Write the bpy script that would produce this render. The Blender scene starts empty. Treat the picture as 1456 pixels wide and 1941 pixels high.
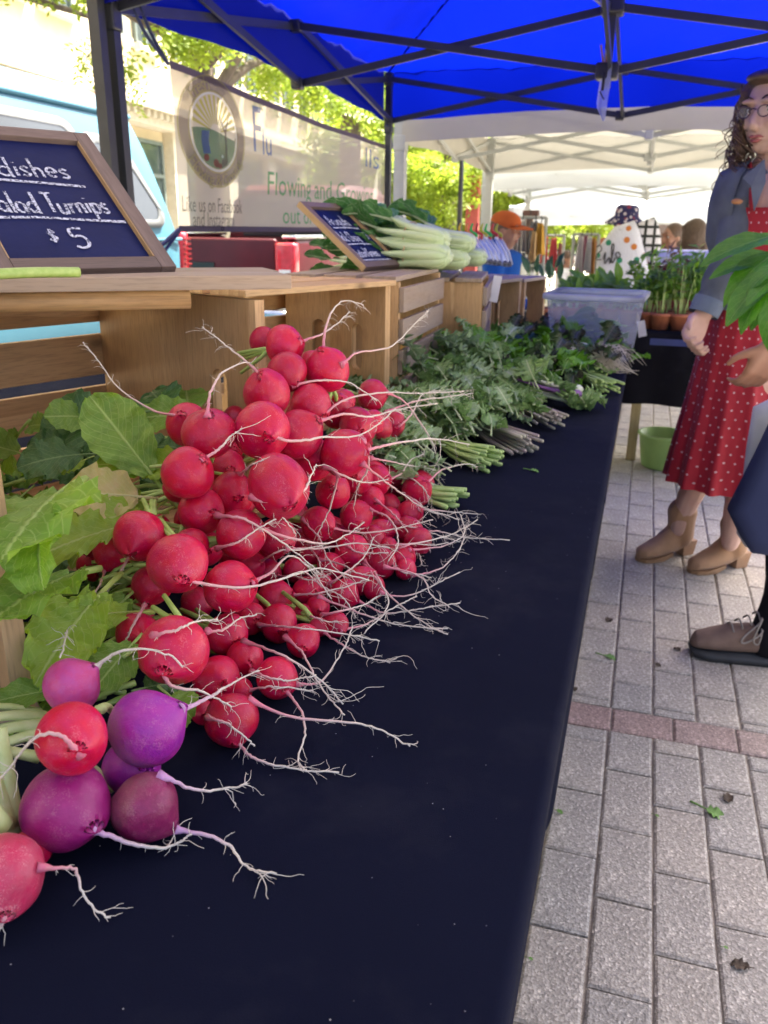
import bpy, bmesh, math, random
import numpy as np
from mathutils import Vector, Matrix
random.seed(7)
S = bpy.context.scene
COL = S.collection
R_ = math.radians

# ---------------------------------------------------------------- camera
CAMLOC = Vector((0.0, 0.0, 1.19))
FPX, PW, PH = 1550.0, 1456.0, 1941.0          # focal length and size of the picture in pixels
def cam_axes():
    d = Vector((1238-PW/2, -(436-PH/2), -FPX))
    yc = d.normalized()
    zc = yc.cross(d+Vector((1, -.013, 0))*1000).normalized()
    if zc.y < 0: zc = -zc
    xc = yc.cross(zc)
    return Matrix((xc, yc, zc))
CAMROT = cam_axes()
cam = bpy.data.cameras.new('camera'); camo = bpy.data.objects.new('camera', cam); COL.objects.link(camo)
cam.sensor_fit = 'VERTICAL'; cam.sensor_height = 36; cam.sensor_width = 27
cam.lens = FPX/PH*36
cam.clip_start = .05; cam.clip_end = 400
camo.matrix_world = Matrix.Translation(CAMLOC) @ CAMROT.to_4x4()
cam.dof.use_dof = True; cam.dof.focus_distance = .82; cam.dof.aperture_fstop = 11.0
S.camera = camo

# ---------------------------------------------------------------- light
SUN_EL, SUN_AZ = R_(60), R_(58)               # azimuth measured from +X towards +Y
sdir = Vector((math.cos(SUN_EL)*math.cos(SUN_AZ), math.cos(SUN_EL)*math.sin(SUN_AZ), math.sin(SUN_EL)))
W = bpy.data.worlds.new('World'); S.world = W; W.use_nodes = True
nt = W.node_tree; bg = nt.nodes['Background']
sk = nt.nodes.new('ShaderNodeTexSky'); sk.sky_type = 'NISHITA'; sk.sun_disc = False
sk.sun_elevation = SUN_EL; sk.sun_rotation = math.atan2(sdir.x, sdir.y)
sk.air_density = .65; sk.dust_density = 6.0; sk.ozone_density = .3
nt.links.new(sk.outputs[0], bg.inputs[0]); bg.inputs[1].default_value = .13
sun = bpy.data.lights.new('sun', 'SUN'); sun.energy = 5.0; sun.angle = R_(.5); sun.color = (1, .94, .82)
suno = bpy.data.objects.new('sun', sun); COL.objects.link(suno)
suno.rotation_euler = (-sdir).to_track_quat('-Z', 'Y').to_euler()
S.view_settings.view_transform = 'Standard'; S.view_settings.look = 'None'
S.view_settings.exposure = 2.5; S.view_settings.gamma = 1
S.render.engine = 'CYCLES'
S.cycles.max_bounces = 8; S.cycles.transparent_max_bounces = 12; S.cycles.use_denoising = True
S.cycles.sample_clamp_indirect = 8

# ---------------------------------------------------------------- placing helpers
def ray(px, py):
    return (CAMROT @ Vector((px-PW/2, -(py-PH/2), -FPX))).normalized()
def at_y(px, py, y):
    v = ray(px, py); return CAMLOC+v*(y/v.y)
def at_z(px, py, z):
    v = ray(px, py); return CAMLOC+v*((z-CAMLOC.z)/v.z)
def at_x(px, py, x):
    v = ray(px, py); return CAMLOC+v*(x/v.x)

# ---------------------------------------------------------------- mesh helpers
class MB:
    def __init__(s): s.v = []; s.f = []; s.uv = None
    def add(s, vs, fs):
        n = len(s.v); s.v += [tuple(p) for p in vs]; s.f += [tuple(i+n for i in f) for f in fs]; return s
    def box(s, c, d, rot=None, ch=0.0):
        hx, hy, hz = d[0]/2, d[1]/2, d[2]/2
        if ch > 0:
            bm = bmesh.new(); bmesh.ops.create_cube(bm, size=1)
            for v in bm.verts: v.co = Vector((v.co.x*d[0], v.co.y*d[1], v.co.z*d[2]))
            bmesh.ops.bevel(bm, geom=bm.edges[:], offset=ch, segments=2, affect='EDGES', profile=.6)
            vs = [v.co.copy() for v in bm.verts]; fs = [[v.index for v in f.verts] for f in bm.faces]; bm.free()
        else:
            vs = [Vector((x*hx, y*hy, z*hz)) for x in (-1, 1) for y in (-1, 1) for z in (-1, 1)]
            fs = [(0, 1, 3, 2), (4, 6, 7, 5), (0, 4, 5, 1), (2, 3, 7, 6), (0, 2, 6, 4), (1, 5, 7, 3)]
        c = Vector(c)
        if rot is not None: vs = [rot @ v for v in vs]
        return s.add([v+c for v in vs], fs)
    def bar(s, a, b, w, h=None):
        a, b = Vector(a), Vector(b); h = h or w
        d = (b-a); L = d.length; z = d.normalized()
        up = Vector((0, 0, 1)) if abs(z.z) < .95 else Vector((1, 0, 0))
        x = up.cross(z).normalized(); y = z.cross(x)
        rot = Matrix((x, y, z)).transposed()
        return s.box((a+b)/2, (w, h, L), rot)
    def tube(s, pts, rad, n=8, cap=True, sq=1.0):
        pts = [Vector(p) for p in pts]; m = len(pts)
        if not hasattr(rad, '__len__'): rad = [rad]*m
        vs = []; fs = []; x = None
        for i, p in enumerate(pts):
            t = (pts[min(i+1, m-1)]-pts[max(i-1, 0)])
            t = t.normalized() if t.length > 1e-9 else Vector((0, 0, 1))
            if x is None:
                up = Vector((0, 0, 1)) if abs(t.z) < .9 else Vector((1, 0, 0))
                x = up.cross(t).normalized()
            else:
                x = (x-t*x.dot(t)); x = x.normalized() if x.length > 1e-6 else Vector((1, 0, 0))
            y = t.cross(x)
            for k in range(n):
                a = 2*math.pi*k/n
                vs.append(p+(x*math.cos(a)+y*math.sin(a)*sq)*rad[i])
        for i in range(m-1):
            for k in range(n):
                k2 = (k+1) % n
                fs.append((i*n+k, i*n+k2, (i+1)*n+k2, (i+1)*n+k))
        if cap:
            fs.append(tuple(reversed(range(n)))); fs.append(tuple((m-1)*n+k for k in range(n)))
        return s.add(vs, fs)
    def loft(s, rings, cap=True):
        n = len(rings[0]); vs = [p for r in rings for p in r]; fs = []
        for i in range(len(rings)-1):
            for k in range(n):
                k2 = (k+1) % n
                fs.append((i*n+k, i*n+k2, (i+1)*n+k2, (i+1)*n+k))
        if cap:
            fs.append(tuple(reversed(range(n)))); b = (len(rings)-1)*n; fs.append(tuple(b+k for k in range(n)))
        return s.add(vs, fs)
    def lathe(s, prof, n=24, c=(0, 0, 0)):
        c = Vector(c)
        rings = [[c+Vector((r*math.cos(2*math.pi*k/n), r*math.sin(2*math.pi*k/n), z)) for k in range(n)] for r, z in prof]
        return s.loft(rings)
    def ball(s, c, r, nu=16, nv=10, rot=None):
        c = Vector(c); r = (r, r, r) if not hasattr(r, '__len__') else r
        vs = []; fs = []
        for i in range(nv+1):
            th = math.pi*i/nv
            for k in range(nu):
                ph = 2*math.pi*k/nu
                p = Vector((r[0]*math.sin(th)*math.cos(ph), r[1]*math.sin(th)*math.sin(ph), r[2]*math.cos(th)))
                if rot is not None: p = rot @ p
                vs.append(c+p)
        for i in range(nv):
            for k in range(nu):
                k2 = (k+1) % nu
                fs.append((i*nu+k, (i+1)*nu+k, (i+1)*nu+k2, i*nu+k2))
        return s.add(vs, fs)
    def quad(s, a, b, c, d): return s.add([a, b, c, d], [(0, 1, 2, 3)])
    def mesh(s, name, mat=None, smooth=True, weld=False):
        me = bpy.data.meshes.new(name)
        me.from_pydata([tuple(v) for v in s.v], [], s.f)
        if weld:
            bm = bmesh.new(); bm.from_mesh(me); bmesh.ops.remove_doubles(bm, verts=bm.verts, dist=1e-5)
            bmesh.ops.recalc_face_normals(bm, faces=bm.faces); bm.to_mesh(me); bm.free()
        if smooth: me.shade_smooth()
        if mat: me.materials.append(mat)
        me.update(); return me
    def build(s, name, mat, parent=None, smooth=False, weld=False, loc=None, rot=None):
        return link(name, s.mesh(name, mat, smooth, weld), parent, loc, rot)
def link(name, me, parent=None, loc=None, rot=None, scale=None):
    o = bpy.data.objects.new(name, me); COL.objects.link(o)
    if parent is not None: o.parent = parent
    if loc is not None: o.location = loc
    if rot is not None: o.rotation_euler = rot
    if scale is not None: o.scale = scale if hasattr(scale, '__len__') else (scale,)*3
    return o
def tag(o, label=None, cat=None, group=None, kind=None):
    if label: o['label'] = label
    if cat: o['category'] = cat
    if group: o['group'] = group
    if kind: o['kind'] = kind
    return o
def thing(name, label, cat, loc=(0, 0, 0), rz=0, group=None):
    o = bpy.data.objects.new(name, None); COL.objects.link(o); o.empty_display_size = .1
    o.location = loc; o.rotation_euler = (0, 0, rz); return tag(o, label, cat, group)
def autosmooth(o, ang=35):
    me = o.data; me.shade_smooth()
    try: me.set_sharp_from_angle(angle=R_(ang))
    except Exception: pass
    return o
def catmull(pts, m):
    pts = [Vector(p) for p in pts]; P = [pts[0]*2-pts[1]]+pts+[pts[-1]*2-pts[-2]]; k = len(pts)-1; out = []
    for j in range(m):
        u = (k-1e-6)*j/(m-1); i = int(u); f = u-i; a, b, c, d = P[i:i+4]
        out.append(.5*((2*b)+(c-a)*f+(2*a-5*b+4*c-d)*f*f+(3*b-a-3*c+d)*f**3))
    return out
def rnd(a, b): return random.uniform(a, b)
def rvec(s=1): return Vector((rnd(-1, 1), rnd(-1, 1), rnd(-1, 1)))*s

# ---------------------------------------------------------------- materials
def nodes(name):
    m = bpy.data.materials.new(name); m.use_nodes = True; t = m.node_tree
    return m, t, t.nodes['Principled BSDF'], t.nodes['Material Output']
def N(t, typ, **kw):
    n = t.nodes.new(typ)
    for k, v in kw.items():
        if k in n.inputs: n.inputs[k].default_value = v
        else: setattr(n, k, v)
    return n
def c4(c): return (c[0], c[1], c[2], 1)
def coords(t, kind='Object', scale=(1, 1, 1)):
    tc = N(t, 'ShaderNodeTexCoord'); mp = N(t, 'ShaderNodeMapping'); mp.inputs['Scale'].default_value = scale
    t.links.new(tc.outputs[kind], mp.inputs[0]); return mp.outputs[0]
def mix(t, fac, a, b, mode='MIX'):
    n = N(t, 'ShaderNodeMix'); n.data_type = 'RGBA'; n.blend_type = mode
    for sock, v in ((n.inputs[0], fac), (n.inputs[6], a), (n.inputs[7], b)):
        if hasattr(v, 'links') or isinstance(v, bpy.types.NodeSocket): t.links.new(v, sock)
        elif isinstance(v, (int, float)): sock.default_value = v
        else: sock.default_value = c4(v)
    return n.outputs[2]
def ramp(t, src, stops):
    n = N(t, 'ShaderNodeValToRGB'); e = n.color_ramp.elements
    while len(e) < len(stops): e.new(.5)
    for el, (p, c) in zip(e, stops):
        el.position = p; el.color = c4(c) if hasattr(c, '__len__') else (c, c, c, 1)
    t.links.new(src, n.inputs[0]); return n.outputs[0]
def math_(t, op, a, b=None):
    n = N(t, 'ShaderNodeMath'); n.operation = op
    for s, v in ((n.inputs[0], a), (n.inputs[1], b)):
        if v is None: continue
        if isinstance(v, (int, float)): s.default_value = v
        else: t.links.new(v, s)
    return n.outputs[0]
def noise(t, vec, scale, detail=4, rough=.55):
    n = N(t, 'ShaderNodeTexNoise', Scale=scale, Detail=detail, Roughness=rough); t.links.new(vec, n.inputs['Vector']); return n.outputs['Fac']
def bump(t, bs, h, strength, dist=.01):
    n = N(t, 'ShaderNodeBump', Strength=strength, Distance=dist); t.links.new(h, n.inputs['Height']); t.links.new(n.outputs[0], bs.inputs['Normal'])
def objrand(t):
    return N(t, 'ShaderNodeObjectInfo').outputs['Random']
def pm(name, c, c2=None, scale=20, rough=.6, bmp=0, bscale=None, stretch=(1, 1, 1), var=0, metal=0, spec=.5, sheen=0, transl=0, detail=4, dist=.01, coat=0):
    """procedural material: noise between two colours, optional bump, per-object variation and translucency"""
    m, t, b, out = nodes(name)
    v = coords(t, 'Object', stretch)
    f = noise(t, v, scale, detail)
    c2 = c2 or tuple(x*.75 for x in c)
    col = mix(t, ramp(t, f, [(.3, 0.), (.7, 1.)]), c, c2)
    if var:
        r = objrand(t); k = math_(t, 'ADD', math_(t, 'MULTIPLY', r, 2*var), 1-var)
        hv = N(t, 'ShaderNodeHueSaturation'); t.links.new(k, hv.inputs['Value']); t.links.new(col, hv.inputs['Color']); col = hv.outputs[0]
    t.links.new(col, b.inputs['Base Color'])
    b.inputs['Roughness'].default_value = rough; b.inputs['Metallic'].default_value = metal
    b.inputs['Specular IOR Level'].default_value = spec; b.inputs['Sheen Weight'].default_value = sheen
    b.inputs['Coat Weight'].default_value = coat
    if bmp: bump(t, b, noise(t, v, bscale or scale*3, 5), bmp, dist)
    if transl:
        tr = N(t, 'ShaderNodeBsdfTranslucent'); t.links.new(col, tr.inputs[0])
        mx = N(t, 'ShaderNodeMixShader'); mx.inputs[0].default_value = transl
        t.links.new(b.outputs[0], mx.inputs[1]); t.links.new(tr.outputs[0], mx.inputs[2]); t.links.new(mx.outputs[0], out.inputs[0])
    return m
def wood(name, ca, cb, axis=0, var=.12, rough=.62, weather=0.0, knots=1.0):
    m, t, b, out = nodes(name)
    st = [14, 14, 14]; st[axis] = 1.1
    oi = N(t, 'ShaderNodeObjectInfo'); tc = N(t, 'ShaderNodeTexCoord')
    off = N(t, 'ShaderNodeVectorMath'); off.operation = 'SCALE'; off.inputs[3].default_value = 1.0
    cmb = N(t, 'ShaderNodeCombineXYZ')
    for i in range(3): t.links.new(math_(t, 'MULTIPLY', oi.outputs['Random'], 7.3+3.1*i), cmb.inputs[i])
    ad = N(t, 'ShaderNodeVectorMath'); ad.operation = 'ADD'; t.links.new(tc.outputs['Object'], ad.inputs[0]); t.links.new(cmb.outputs[0], ad.inputs[1])
    mp = N(t, 'ShaderNodeMapping'); mp.inputs['Scale'].default_value = st; t.links.new(ad.outputs[0], mp.inputs[0])
    big = noise(t, ad.outputs[0], 3.2, 2)
    # rings: distorted bands along the grain
    wv = N(t, 'ShaderNodeTexWave', Scale=.9, Distortion=5.5, Detail=3.0); wv.inputs['Detail Scale'].default_value = .7
    wv.bands_direction = 'XYZ'[(axis+1) % 3]; wv.wave_profile = 'SAW'
    t.links.new(mp.outputs[0], wv.inputs['Vector'])
    fine = noise(t, mp.outputs[0], 9, 4)
    f = math_(t, 'ADD', math_(t, 'MULTIPLY', wv.outputs['Fac'], .55), math_(t, 'MULTIPLY', fine, .5))
    col = mix(t, ramp(t, f, [(.3, 0.), (.62, .55), (.85, 1.)]), ca, cb)
    col = mix(t, math_(t, 'MULTIPLY', ramp(t, noise(t, mp.outputs[0], 26, 3), [(.48, 0.), (.7, 1.)]), .42), col, tuple(x*.45 for x in cb))
    col = mix(t, math_(t, 'MULTIPLY', big, .35), col, tuple(x*.6 for x in ca))
    # knots
    mp2 = N(t, 'ShaderNodeMapping'); s2 = [16, 16, 16]; s2[axis] = 8; mp2.inputs['Scale'].default_value = s2; t.links.new(ad.outputs[0], mp2.inputs[0])
    vo = N(t, 'ShaderNodeTexVoronoi', Scale=.8); t.links.new(mp2.outputs[0], vo.inputs['Vector'])
    kn = ramp(t, vo.outputs['Distance'], [(.05, 1.), (.10, .45), (.2, 0.)])
    col = mix(t, math_(t, 'MULTIPLY', kn, .7*knots), col, tuple(x*.3 for x in cb))
    if weather:
        wn = ramp(t, noise(t, mp.outputs[0], 2.5, 5), [(.3, 0.), (.75, 1.)])
        col = mix(t, math_(t, 'MULTIPLY', wn, weather), col, (.30, .27, .25))
    k = math_(t, 'ADD', math_(t, 'MULTIPLY', oi.outputs['Random'], 2*var), 1-var)
    hv = N(t, 'ShaderNodeHueSaturation'); t.links.new(k, hv.inputs['Value']); t.links.new(col, hv.inputs['Color'])
    t.links.new(hv.outputs[0], b.inputs['Base Color']); b.inputs['Roughness'].default_value = rough
    bump(t, b, f, .25, .002)
    return m
def leafmat(name, c, c2, vein, transl=.3, veins=9, rough=.42, scale=9, var=.12, purple=None):
    m, t, b, out = nodes(name)
    uv = N(t, 'ShaderNodeTexCoord'); sp = N(t, 'ShaderNodeSeparateXYZ'); t.links.new(uv.outputs['UV'], sp.inputs[0])
    u = math_(t, 'ABSOLUTE', math_(t, 'SUBTRACT', sp.outputs[0], .5)); v = sp.outputs[1]
    ov = coords(t, 'Object')
    n1 = noise(t, ov, 34, 4)
    col = mix(t, ramp(t, n1, [(.32, 0.), (.68, 1.)]), c, c2)
    if purple:
        col = mix(t, math_(t, 'MULTIPLY', ramp(t, noise(t, ov, scale, 3), [(.42, 0.), (.6, 1.)]), .85), col, purple)
    wob = math_(t, 'MULTIPLY', math_(t, 'SUBTRACT', noise(t, ov, 26, 3), .5), .9)
    ph = math_(t, 'ADD', math_(t, 'SUBTRACT', math_(t, 'MULTIPLY', v, veins), math_(t, 'MULTIPLY', u, veins*.9)), wob)
    fr = math_(t, 'ABSOLUTE', math_(t, 'SUBTRACT', math_(t, 'FRACT', ph), .5))
    side = ramp(t, fr, [(.0, 1.), (.085, 0.)])
    mid = ramp(t, u, [(.010, 1.), (.03, 0.)])
    net = N(t, 'ShaderNodeTexVoronoi', Scale=70.0); net.feature = 'DISTANCE_TO_EDGE'; t.links.new(ov, net.inputs['Vector'])
    nete = ramp(t, net.outputs['Distance'], [(.0, 1.), (.06, 0.)])
    vm = math_(t, 'MAXIMUM', mid, math_(t, 'MULTIPLY', side, .55))
    vm2 = math_(t, 'MAXIMUM', vm, math_(t, 'MULTIPLY', nete, .22))
    col = mix(t, vm2, col, vein)
    oi = objrand(t); k = math_(t, 'ADD', math_(t, 'MULTIPLY', oi, 2*var), 1-var)
    hv = N(t, 'ShaderNodeHueSaturation'); t.links.new(k, hv.inputs['Value']); t.links.new(col, hv.inputs['Color']); col = hv.outputs[0]
    t.links.new(col, b.inputs['Base Color']); b.inputs['Roughness'].default_value = rough; b.inputs['Specular IOR Level'].default_value = .4
    hgt = math_(t, 'ADD', math_(t, 'MULTIPLY', vm2, -1.0), math_(t, 'MULTIPLY', noise(t, ov, 60, 3), .6))
    bump(t, b, hgt, .35, .003)
    tr = N(t, 'ShaderNodeBsdfTranslucent'); hv2 = N(t, 'ShaderNodeHueSaturation', Saturation=1.2, Value=1.5); t.links.new(col, hv2.inputs['Color']); t.links.new(hv2.outputs[0], tr.inputs[0])
    mx = N(t, 'ShaderNodeMixShader'); mx.inputs[0].default_value = transl
    t.links.new(b.outputs[0], mx.inputs[1]); t.links.new(tr.outputs[0], mx.inputs[2]); t.links.new(mx.outputs[0], out.inputs[0])
    return m
def fabric(name, c, weave=900, rough=.9, var=.25, transl=0, tcol=None, spec=.2, lint=0.0, alpha=0):
    m, t, b, out = nodes(name)
    v = coords(t, 'Object'); n1 = noise(t, v, 6, 3); w = noise(t, v, weave, 2)
    col = mix(t, n1, c, tuple(x*(1-var) for x in c))
    if lint:
        vo = N(t, 'ShaderNodeTexVoronoi', Scale=95.0); t.links.new(v, vo.inputs['Vector'])
        pick = N(t, 'ShaderNodeSeparateColor'); t.links.new(vo.outputs['Color'], pick.inputs[0])
        dot = math_(t, 'MULTIPLY', ramp(t, vo.outputs['Distance'], [(.025, 1.), (.055, 0.)]), ramp(t, pick.outputs[0], [(.72, 0.), (.76, 1.)]))
        col = mix(t, math_(t, 'MULTIPLY', dot, lint), col, (.6, .6, .6))
        dust = ramp(t, noise(t, v, 3.3, 6, .7), [(.52, 0.), (.8, 1.)])
        col = mix(t, math_(t, 'MULTIPLY', dust, .035), col, (.35, .35, .38))
    t.links.new(col, b.inputs['Base Color']); b.inputs['Roughness'].default_value = rough; b.inputs['Specular IOR Level'].default_value = spec
    bump(t, b, math_(t, 'ADD', math_(t, 'MULTIPLY', w, .05), noise(t, v, 4.5, 3)), .35, .02)
    sh = b.outputs[0]
    if transl:
        tr = N(t, 'ShaderNodeBsdfTranslucent'); tr.inputs[0].default_value = c4(tcol or c)
        mx = N(t, 'ShaderNodeMixShader'); mx.inputs[0].default_value = transl
        t.links.new(sh, mx.inputs[1]); t.links.new(tr.outputs[0], mx.inputs[2]); sh = mx.outputs[0]
    if alpha:
        tp = N(t, 'ShaderNodeBsdfTransparent'); mx = N(t, 'ShaderNodeMixShader'); mx.inputs[0].default_value = alpha
        t.links.new(sh, mx.inputs[1]); t.links.new(tp.outputs[0], mx.inputs[2]); sh = mx.outputs[0]
    t.links.new(sh, out.inputs[0]); return m
def plain(name, c, rough=.5, metal=0, spec=.5, coat=0): return pm(name, c, tuple(x*.85 for x in c), 30, rough, metal=metal, spec=spec, coat=coat)
def glass(name, tint=(.8, .9, .92), alpha=.55, rough=.06):
    m, t, b, out = nodes(name); b.inputs['Base Color'].default_value = c4(tint); b.inputs['Roughness'].default_value = rough
    b.inputs['Specular IOR Level'].default_value = .8
    tp = N(t, 'ShaderNodeBsdfTransparent'); mx = N(t, 'ShaderNodeMixShader'); mx.inputs[0].default_value = alpha
    t.links.new(b.outputs[0], mx.inputs[1]); t.links.new(tp.outputs[0], mx.inputs[2]); t.links.new(mx.outputs[0], out.inputs[0]); return m

# ================================================================ SETTING
def paver_mat(name, c, c2):
    m, t, b, out = nodes(name)
    v = coords(t, 'Object')
    oi = N(t, 'ShaderNodeObjectInfo'); ge = N(t, 'ShaderNodeNewGeometry')
    vo = N(t, 'ShaderNodeTexVoronoi', Scale=230.0); t.links.new(v, vo.inputs['Vector'])
    sp = N(t, 'ShaderNodeSeparateColor'); t.links.new(vo.outputs['Color'], sp.inputs[0])
    stones = ramp(t, sp.outputs[0], [(.0, .68), (.35, .88), (.7, 1.), (.93, 1.25), (1., 1.6)])
    rr = math_(t, 'FRACT', math_(t, 'ADD', oi.outputs['Random'], ge.outputs['Random Per Island']))
    base = mix(t, rr, c, c2)
    blot = ramp(t, noise(t, v, 7, 5, .65), [(.3, .82), (.7, 1.08)])
    col = mix(t, 1.0, base, stones, 'MULTIPLY'); col = mix(t, 1.0, col, blot, 'MULTIPLY')
    pw = coords(t, 'Object', (2.3, 2.3, 2.3)); dirt = ramp(t, noise(t, pw, 9, 6, .7), [(.60, 0.), (.72, 1.)])
    col = mix(t, math_(t, 'MULTIPLY', dirt, .35), col, (.08, .07, .055))
    t.links.new(col, b.inputs['Base Color']); b.inputs['Roughness'].default_value = .85; b.inputs['Specular IOR Level'].default_value = .3
    bump(t, b, math_(t, 'ADD', vo.outputs['Distance'], noise(t, v, 90, 4)), .5, .003)
    return m
m_paver = paver_mat('paver_concrete', (.43, .39, .335), (.37, .35, .315))
m_paver_red = paver_mat('paver_red', (.37, .265, .235), (.35, .28, .25))
m_sand = pm('joint_sand', (.46, .41, .34), (.30, .27, .22), 40, .95, bmp=.4)
m_asph = pm('asphalt', (.055, .055, .058), (.035, .035, .037), 60, .9, bmp=.5, bscale=300)
m_kerb = pm('kerb_concrete', (.38, .37, .34), (.28, .27, .25), 12, .85, bmp=.3)

g = MB().quad((-2.5, -6, -.008), (30, -6, -.008), (30, 90, -.008), (-2.5, 90, -.008)).build('pavement', m_sand)
tag(g, kind='structure')
far = MB().quad((-120, -60, -.16), (160, -60, -.16), (160, 260, -.16), (-120, 260, -.16)).build('ground', m_asph); tag(far, kind='structure')
kb = MB().box((-2.58, 40, -.075), (.15, 92, .155)).build('kerb', m_kerb); tag(kb, kind='structure')
rd = MB().quad((-9.2, -30, -.15), (-2.66, -30, -.15), (-2.66, 90, -.15), (-9.2, 90, -.15)).build('road', m_asph); tag(rd, kind='structure')
sw = MB().quad((-30, -30, -.146), (-6.2, -30, -.146), (-6.2, 90, -.146), (-30, 90, -.146)).build('far_pavement', m_kerb); tag(sw, kind='structure')

def paver_mesh(name, lx, ly, mat):
    b = MB(); c = .005; hx, hy = lx/2, ly/2; z = .0
    o = [(-hx, -hy), (hx, -hy), (hx, hy), (-hx, hy)]
    i = [(-hx+c, -hy+c), (hx-c, -hy+c), (hx-c, hy-c), (-hx+c, hy-c)]
    vs = [(x, y, -.03) for x, y in o]+[(x, y, -.0035) for x, y in o]+[(x, y, 0) for x, y in i]
    fs = [(8, 9, 10, 11)]
    for k in range(4):
        j = (k+1) % 4; fs += [(k, j, 4+j, 4+k), (4+k, 4+j, 8+j, 8+k)]
    return b.add(vs, fs).mesh(name, mat, False)
PXP, PYP = .1075, .204
near_n = 0; rest = MB(); rest_red = MB()
pv = paver_mesh('paver', PXP-.0045, PYP-.0045, m_paver); pvr = paver_mesh('paver', .151-.0045, PXP-.0045, m_paver_red)
halfc = {}
band = 1.968
rows = []
for cix in range(-22, 46):
    xc = .03+PXP*(cix+.5)
    for r in range(-8, 62):
        yc = 1.188+.102+(r*PYP)+(.102 if cix % 2 == 0 else 0)
        y0, y1 = yc-PYP/2, yc+PYP/2
        b0, b1 = band-PXP, band
        if y1 <= b0+.002 or y0 >= b1-.002: segs = [(y0, y1)]
        else: segs = [s for s in ((y0, b0), (b1, y1)) if s[1]-s[0] > .03]
        for s0, s1 in segs: rows.append((xc, (s0+s1)/2, s1-s0))
inview = [p for p in rows if -.30 < p[0] < .95 and .75 < p[1] < 6.0]
inview.sort(key=lambda p: (p[0]-.25)**2*2.0+(p[1]-1.5)**2*.25)
keep = set((round(p[0], 4), round(p[1], 4)) for p in inview[:284])
for (x, y, L) in rows:
    dz = rnd(-.0015, .0015)
    if (round(x, 4), round(y, 4)) in keep:
        if abs(L-PYP) < .001: me = pv
        else:
            k = round(L, 3); me = halfc.setdefault(k, paver_mesh('paver', PXP-.006, L-.006, m_paver))
        link('paver', me, g, (x+rnd(-.001, .001), y+rnd(-.001, .001), dz), (rnd(-.006, .006), rnd(-.006, .006), rnd(-.006, .006)))
    else:
        hx, hy, c = (PXP-.006)/2, (L-.006)/2, .005
        rest.add([(x-hx, y-hy, -.004+dz), (x+hx, y-hy, -.004+dz), (x+hx, y+hy, -.004+dz), (x-hx, y+hy, -.004+dz), (x-hx+c, y-hy+c, dz), (x+hx-c, y-hy+c, dz), (x+hx-c, y+hy-c, dz), (x-hx+c, y+hy-c, dz)],
                 [(4, 5, 6, 7), (0, 1, 5, 4), (1, 2, 6, 5), (2, 3, 7, 6), (3, 0, 4, 7)])
for k in range(-15, 32):
    x = .035+.151*(k+.5)
    if -.35 < x < 1.0: link('paver', pvr, g, (x, band-PXP/2, rnd(-.001, .001)), (0, 0, rnd(-.006, .006)))
    else: rest_red.box((x, band-PXP/2, -.004), (.145, .1015, .008))
tag(rest.build('paving', m_paver, g), kind='stuff'); tag(rest_red.build('red_paving', m_paver_red, g), kind='stuff')

# ---------------------------------------------------------------- building across the street
m_stone = pm('cream_stone', (.80, .69, .48), (.72, .61, .41), 3, .85, bmp=.25, bscale=60)
m_stone2 = pm('pale_trim', (.66, .60, .48), (.55, .49, .38), 8, .8, bmp=.2)
m_winglass = pm('window_glass', (.10, .13, .13), (.05, .07, .07), 2, .08, spec=.9)
m_winframe = pm('green_grey_frame', (.16, .20, .18), (.12, .15, .14), 10, .5)
m_dark = pm('dark_recess', (.05, .045, .04), (.03, .03, .03), 10, .8)
bd = thing('stone_building', 'cream stone building with cornice and tall windows beyond the parked van', 'building', (-8.3, 0, -.146), R_(6))
MB().box((-4, 30, 6.5), (7.4, 84, 13)).build('wall', m_stone, bd)
MB().box((-.02, 30, 3.55), (.7, 84, .16), None).build('cornice', m_stone2, bd)
MB().box((-.12, 30, 3.30), (.5, 84, .20)).build('frieze', m_stone2, bd)
MB().box((-.1, 30, 6.9), (.6, 84, .25)).build('string_course', m_stone2, bd)
dn = MB().box((0, 0, 0), (.12, .11, .13)).mesh('dentil', m_stone2, False)
for k in range(90): link('dentil', dn, bd, (.18, .5+k*.28, 3.40))
y = -8.0; wi = 0
pil = MB().box((0, 0, 0), (.28, .62, 3.2)).mesh('pilaster', m_stone2, False)
while y < 60:
    link('pilaster', pil, bd, (-.20, y, 1.6))
    wdo = MB().box((-.285, y+1.6, 1.7), (.06, 2.1, 2.5)).build('window', m_winglass, bd)
    f = MB()
    for yy in (y+.55, y+1.6, y+2.65): f.bar((-.24, yy, .45), (-.24, yy, 2.95), .07)
    for zz in (.45, 2.3, 2.95): f.bar((-.235, y+.55, zz), (-.235, y+2.65, zz), .07)
    f.build('frame', m_winframe, wdo)
    for yy in (y+.9, y+2.3):
        w2 = MB().box((-.29, yy, 5.55), (.05, .85, 1.6)).build('window', m_winglass, bd)
        f = MB(); f.bar((-.25, yy, 4.75), (-.25, yy, 6.35), .06)
        for zz in (4.75, 5.6, 6.35): f.bar((-.245, yy-.43, zz), (-.245, yy+.43, zz), .06)
        for q in (-.43, .43): f.bar((-.247, yy+q, 4.75), (-.247, yy+q, 6.35), .06)
        f.build('frame', m_winframe, w2)
        MB().box((-.2, yy, 4.66), (.22, 1.1, .12)).build('sill', m_stone2, bd)
    y += 3.2

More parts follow.
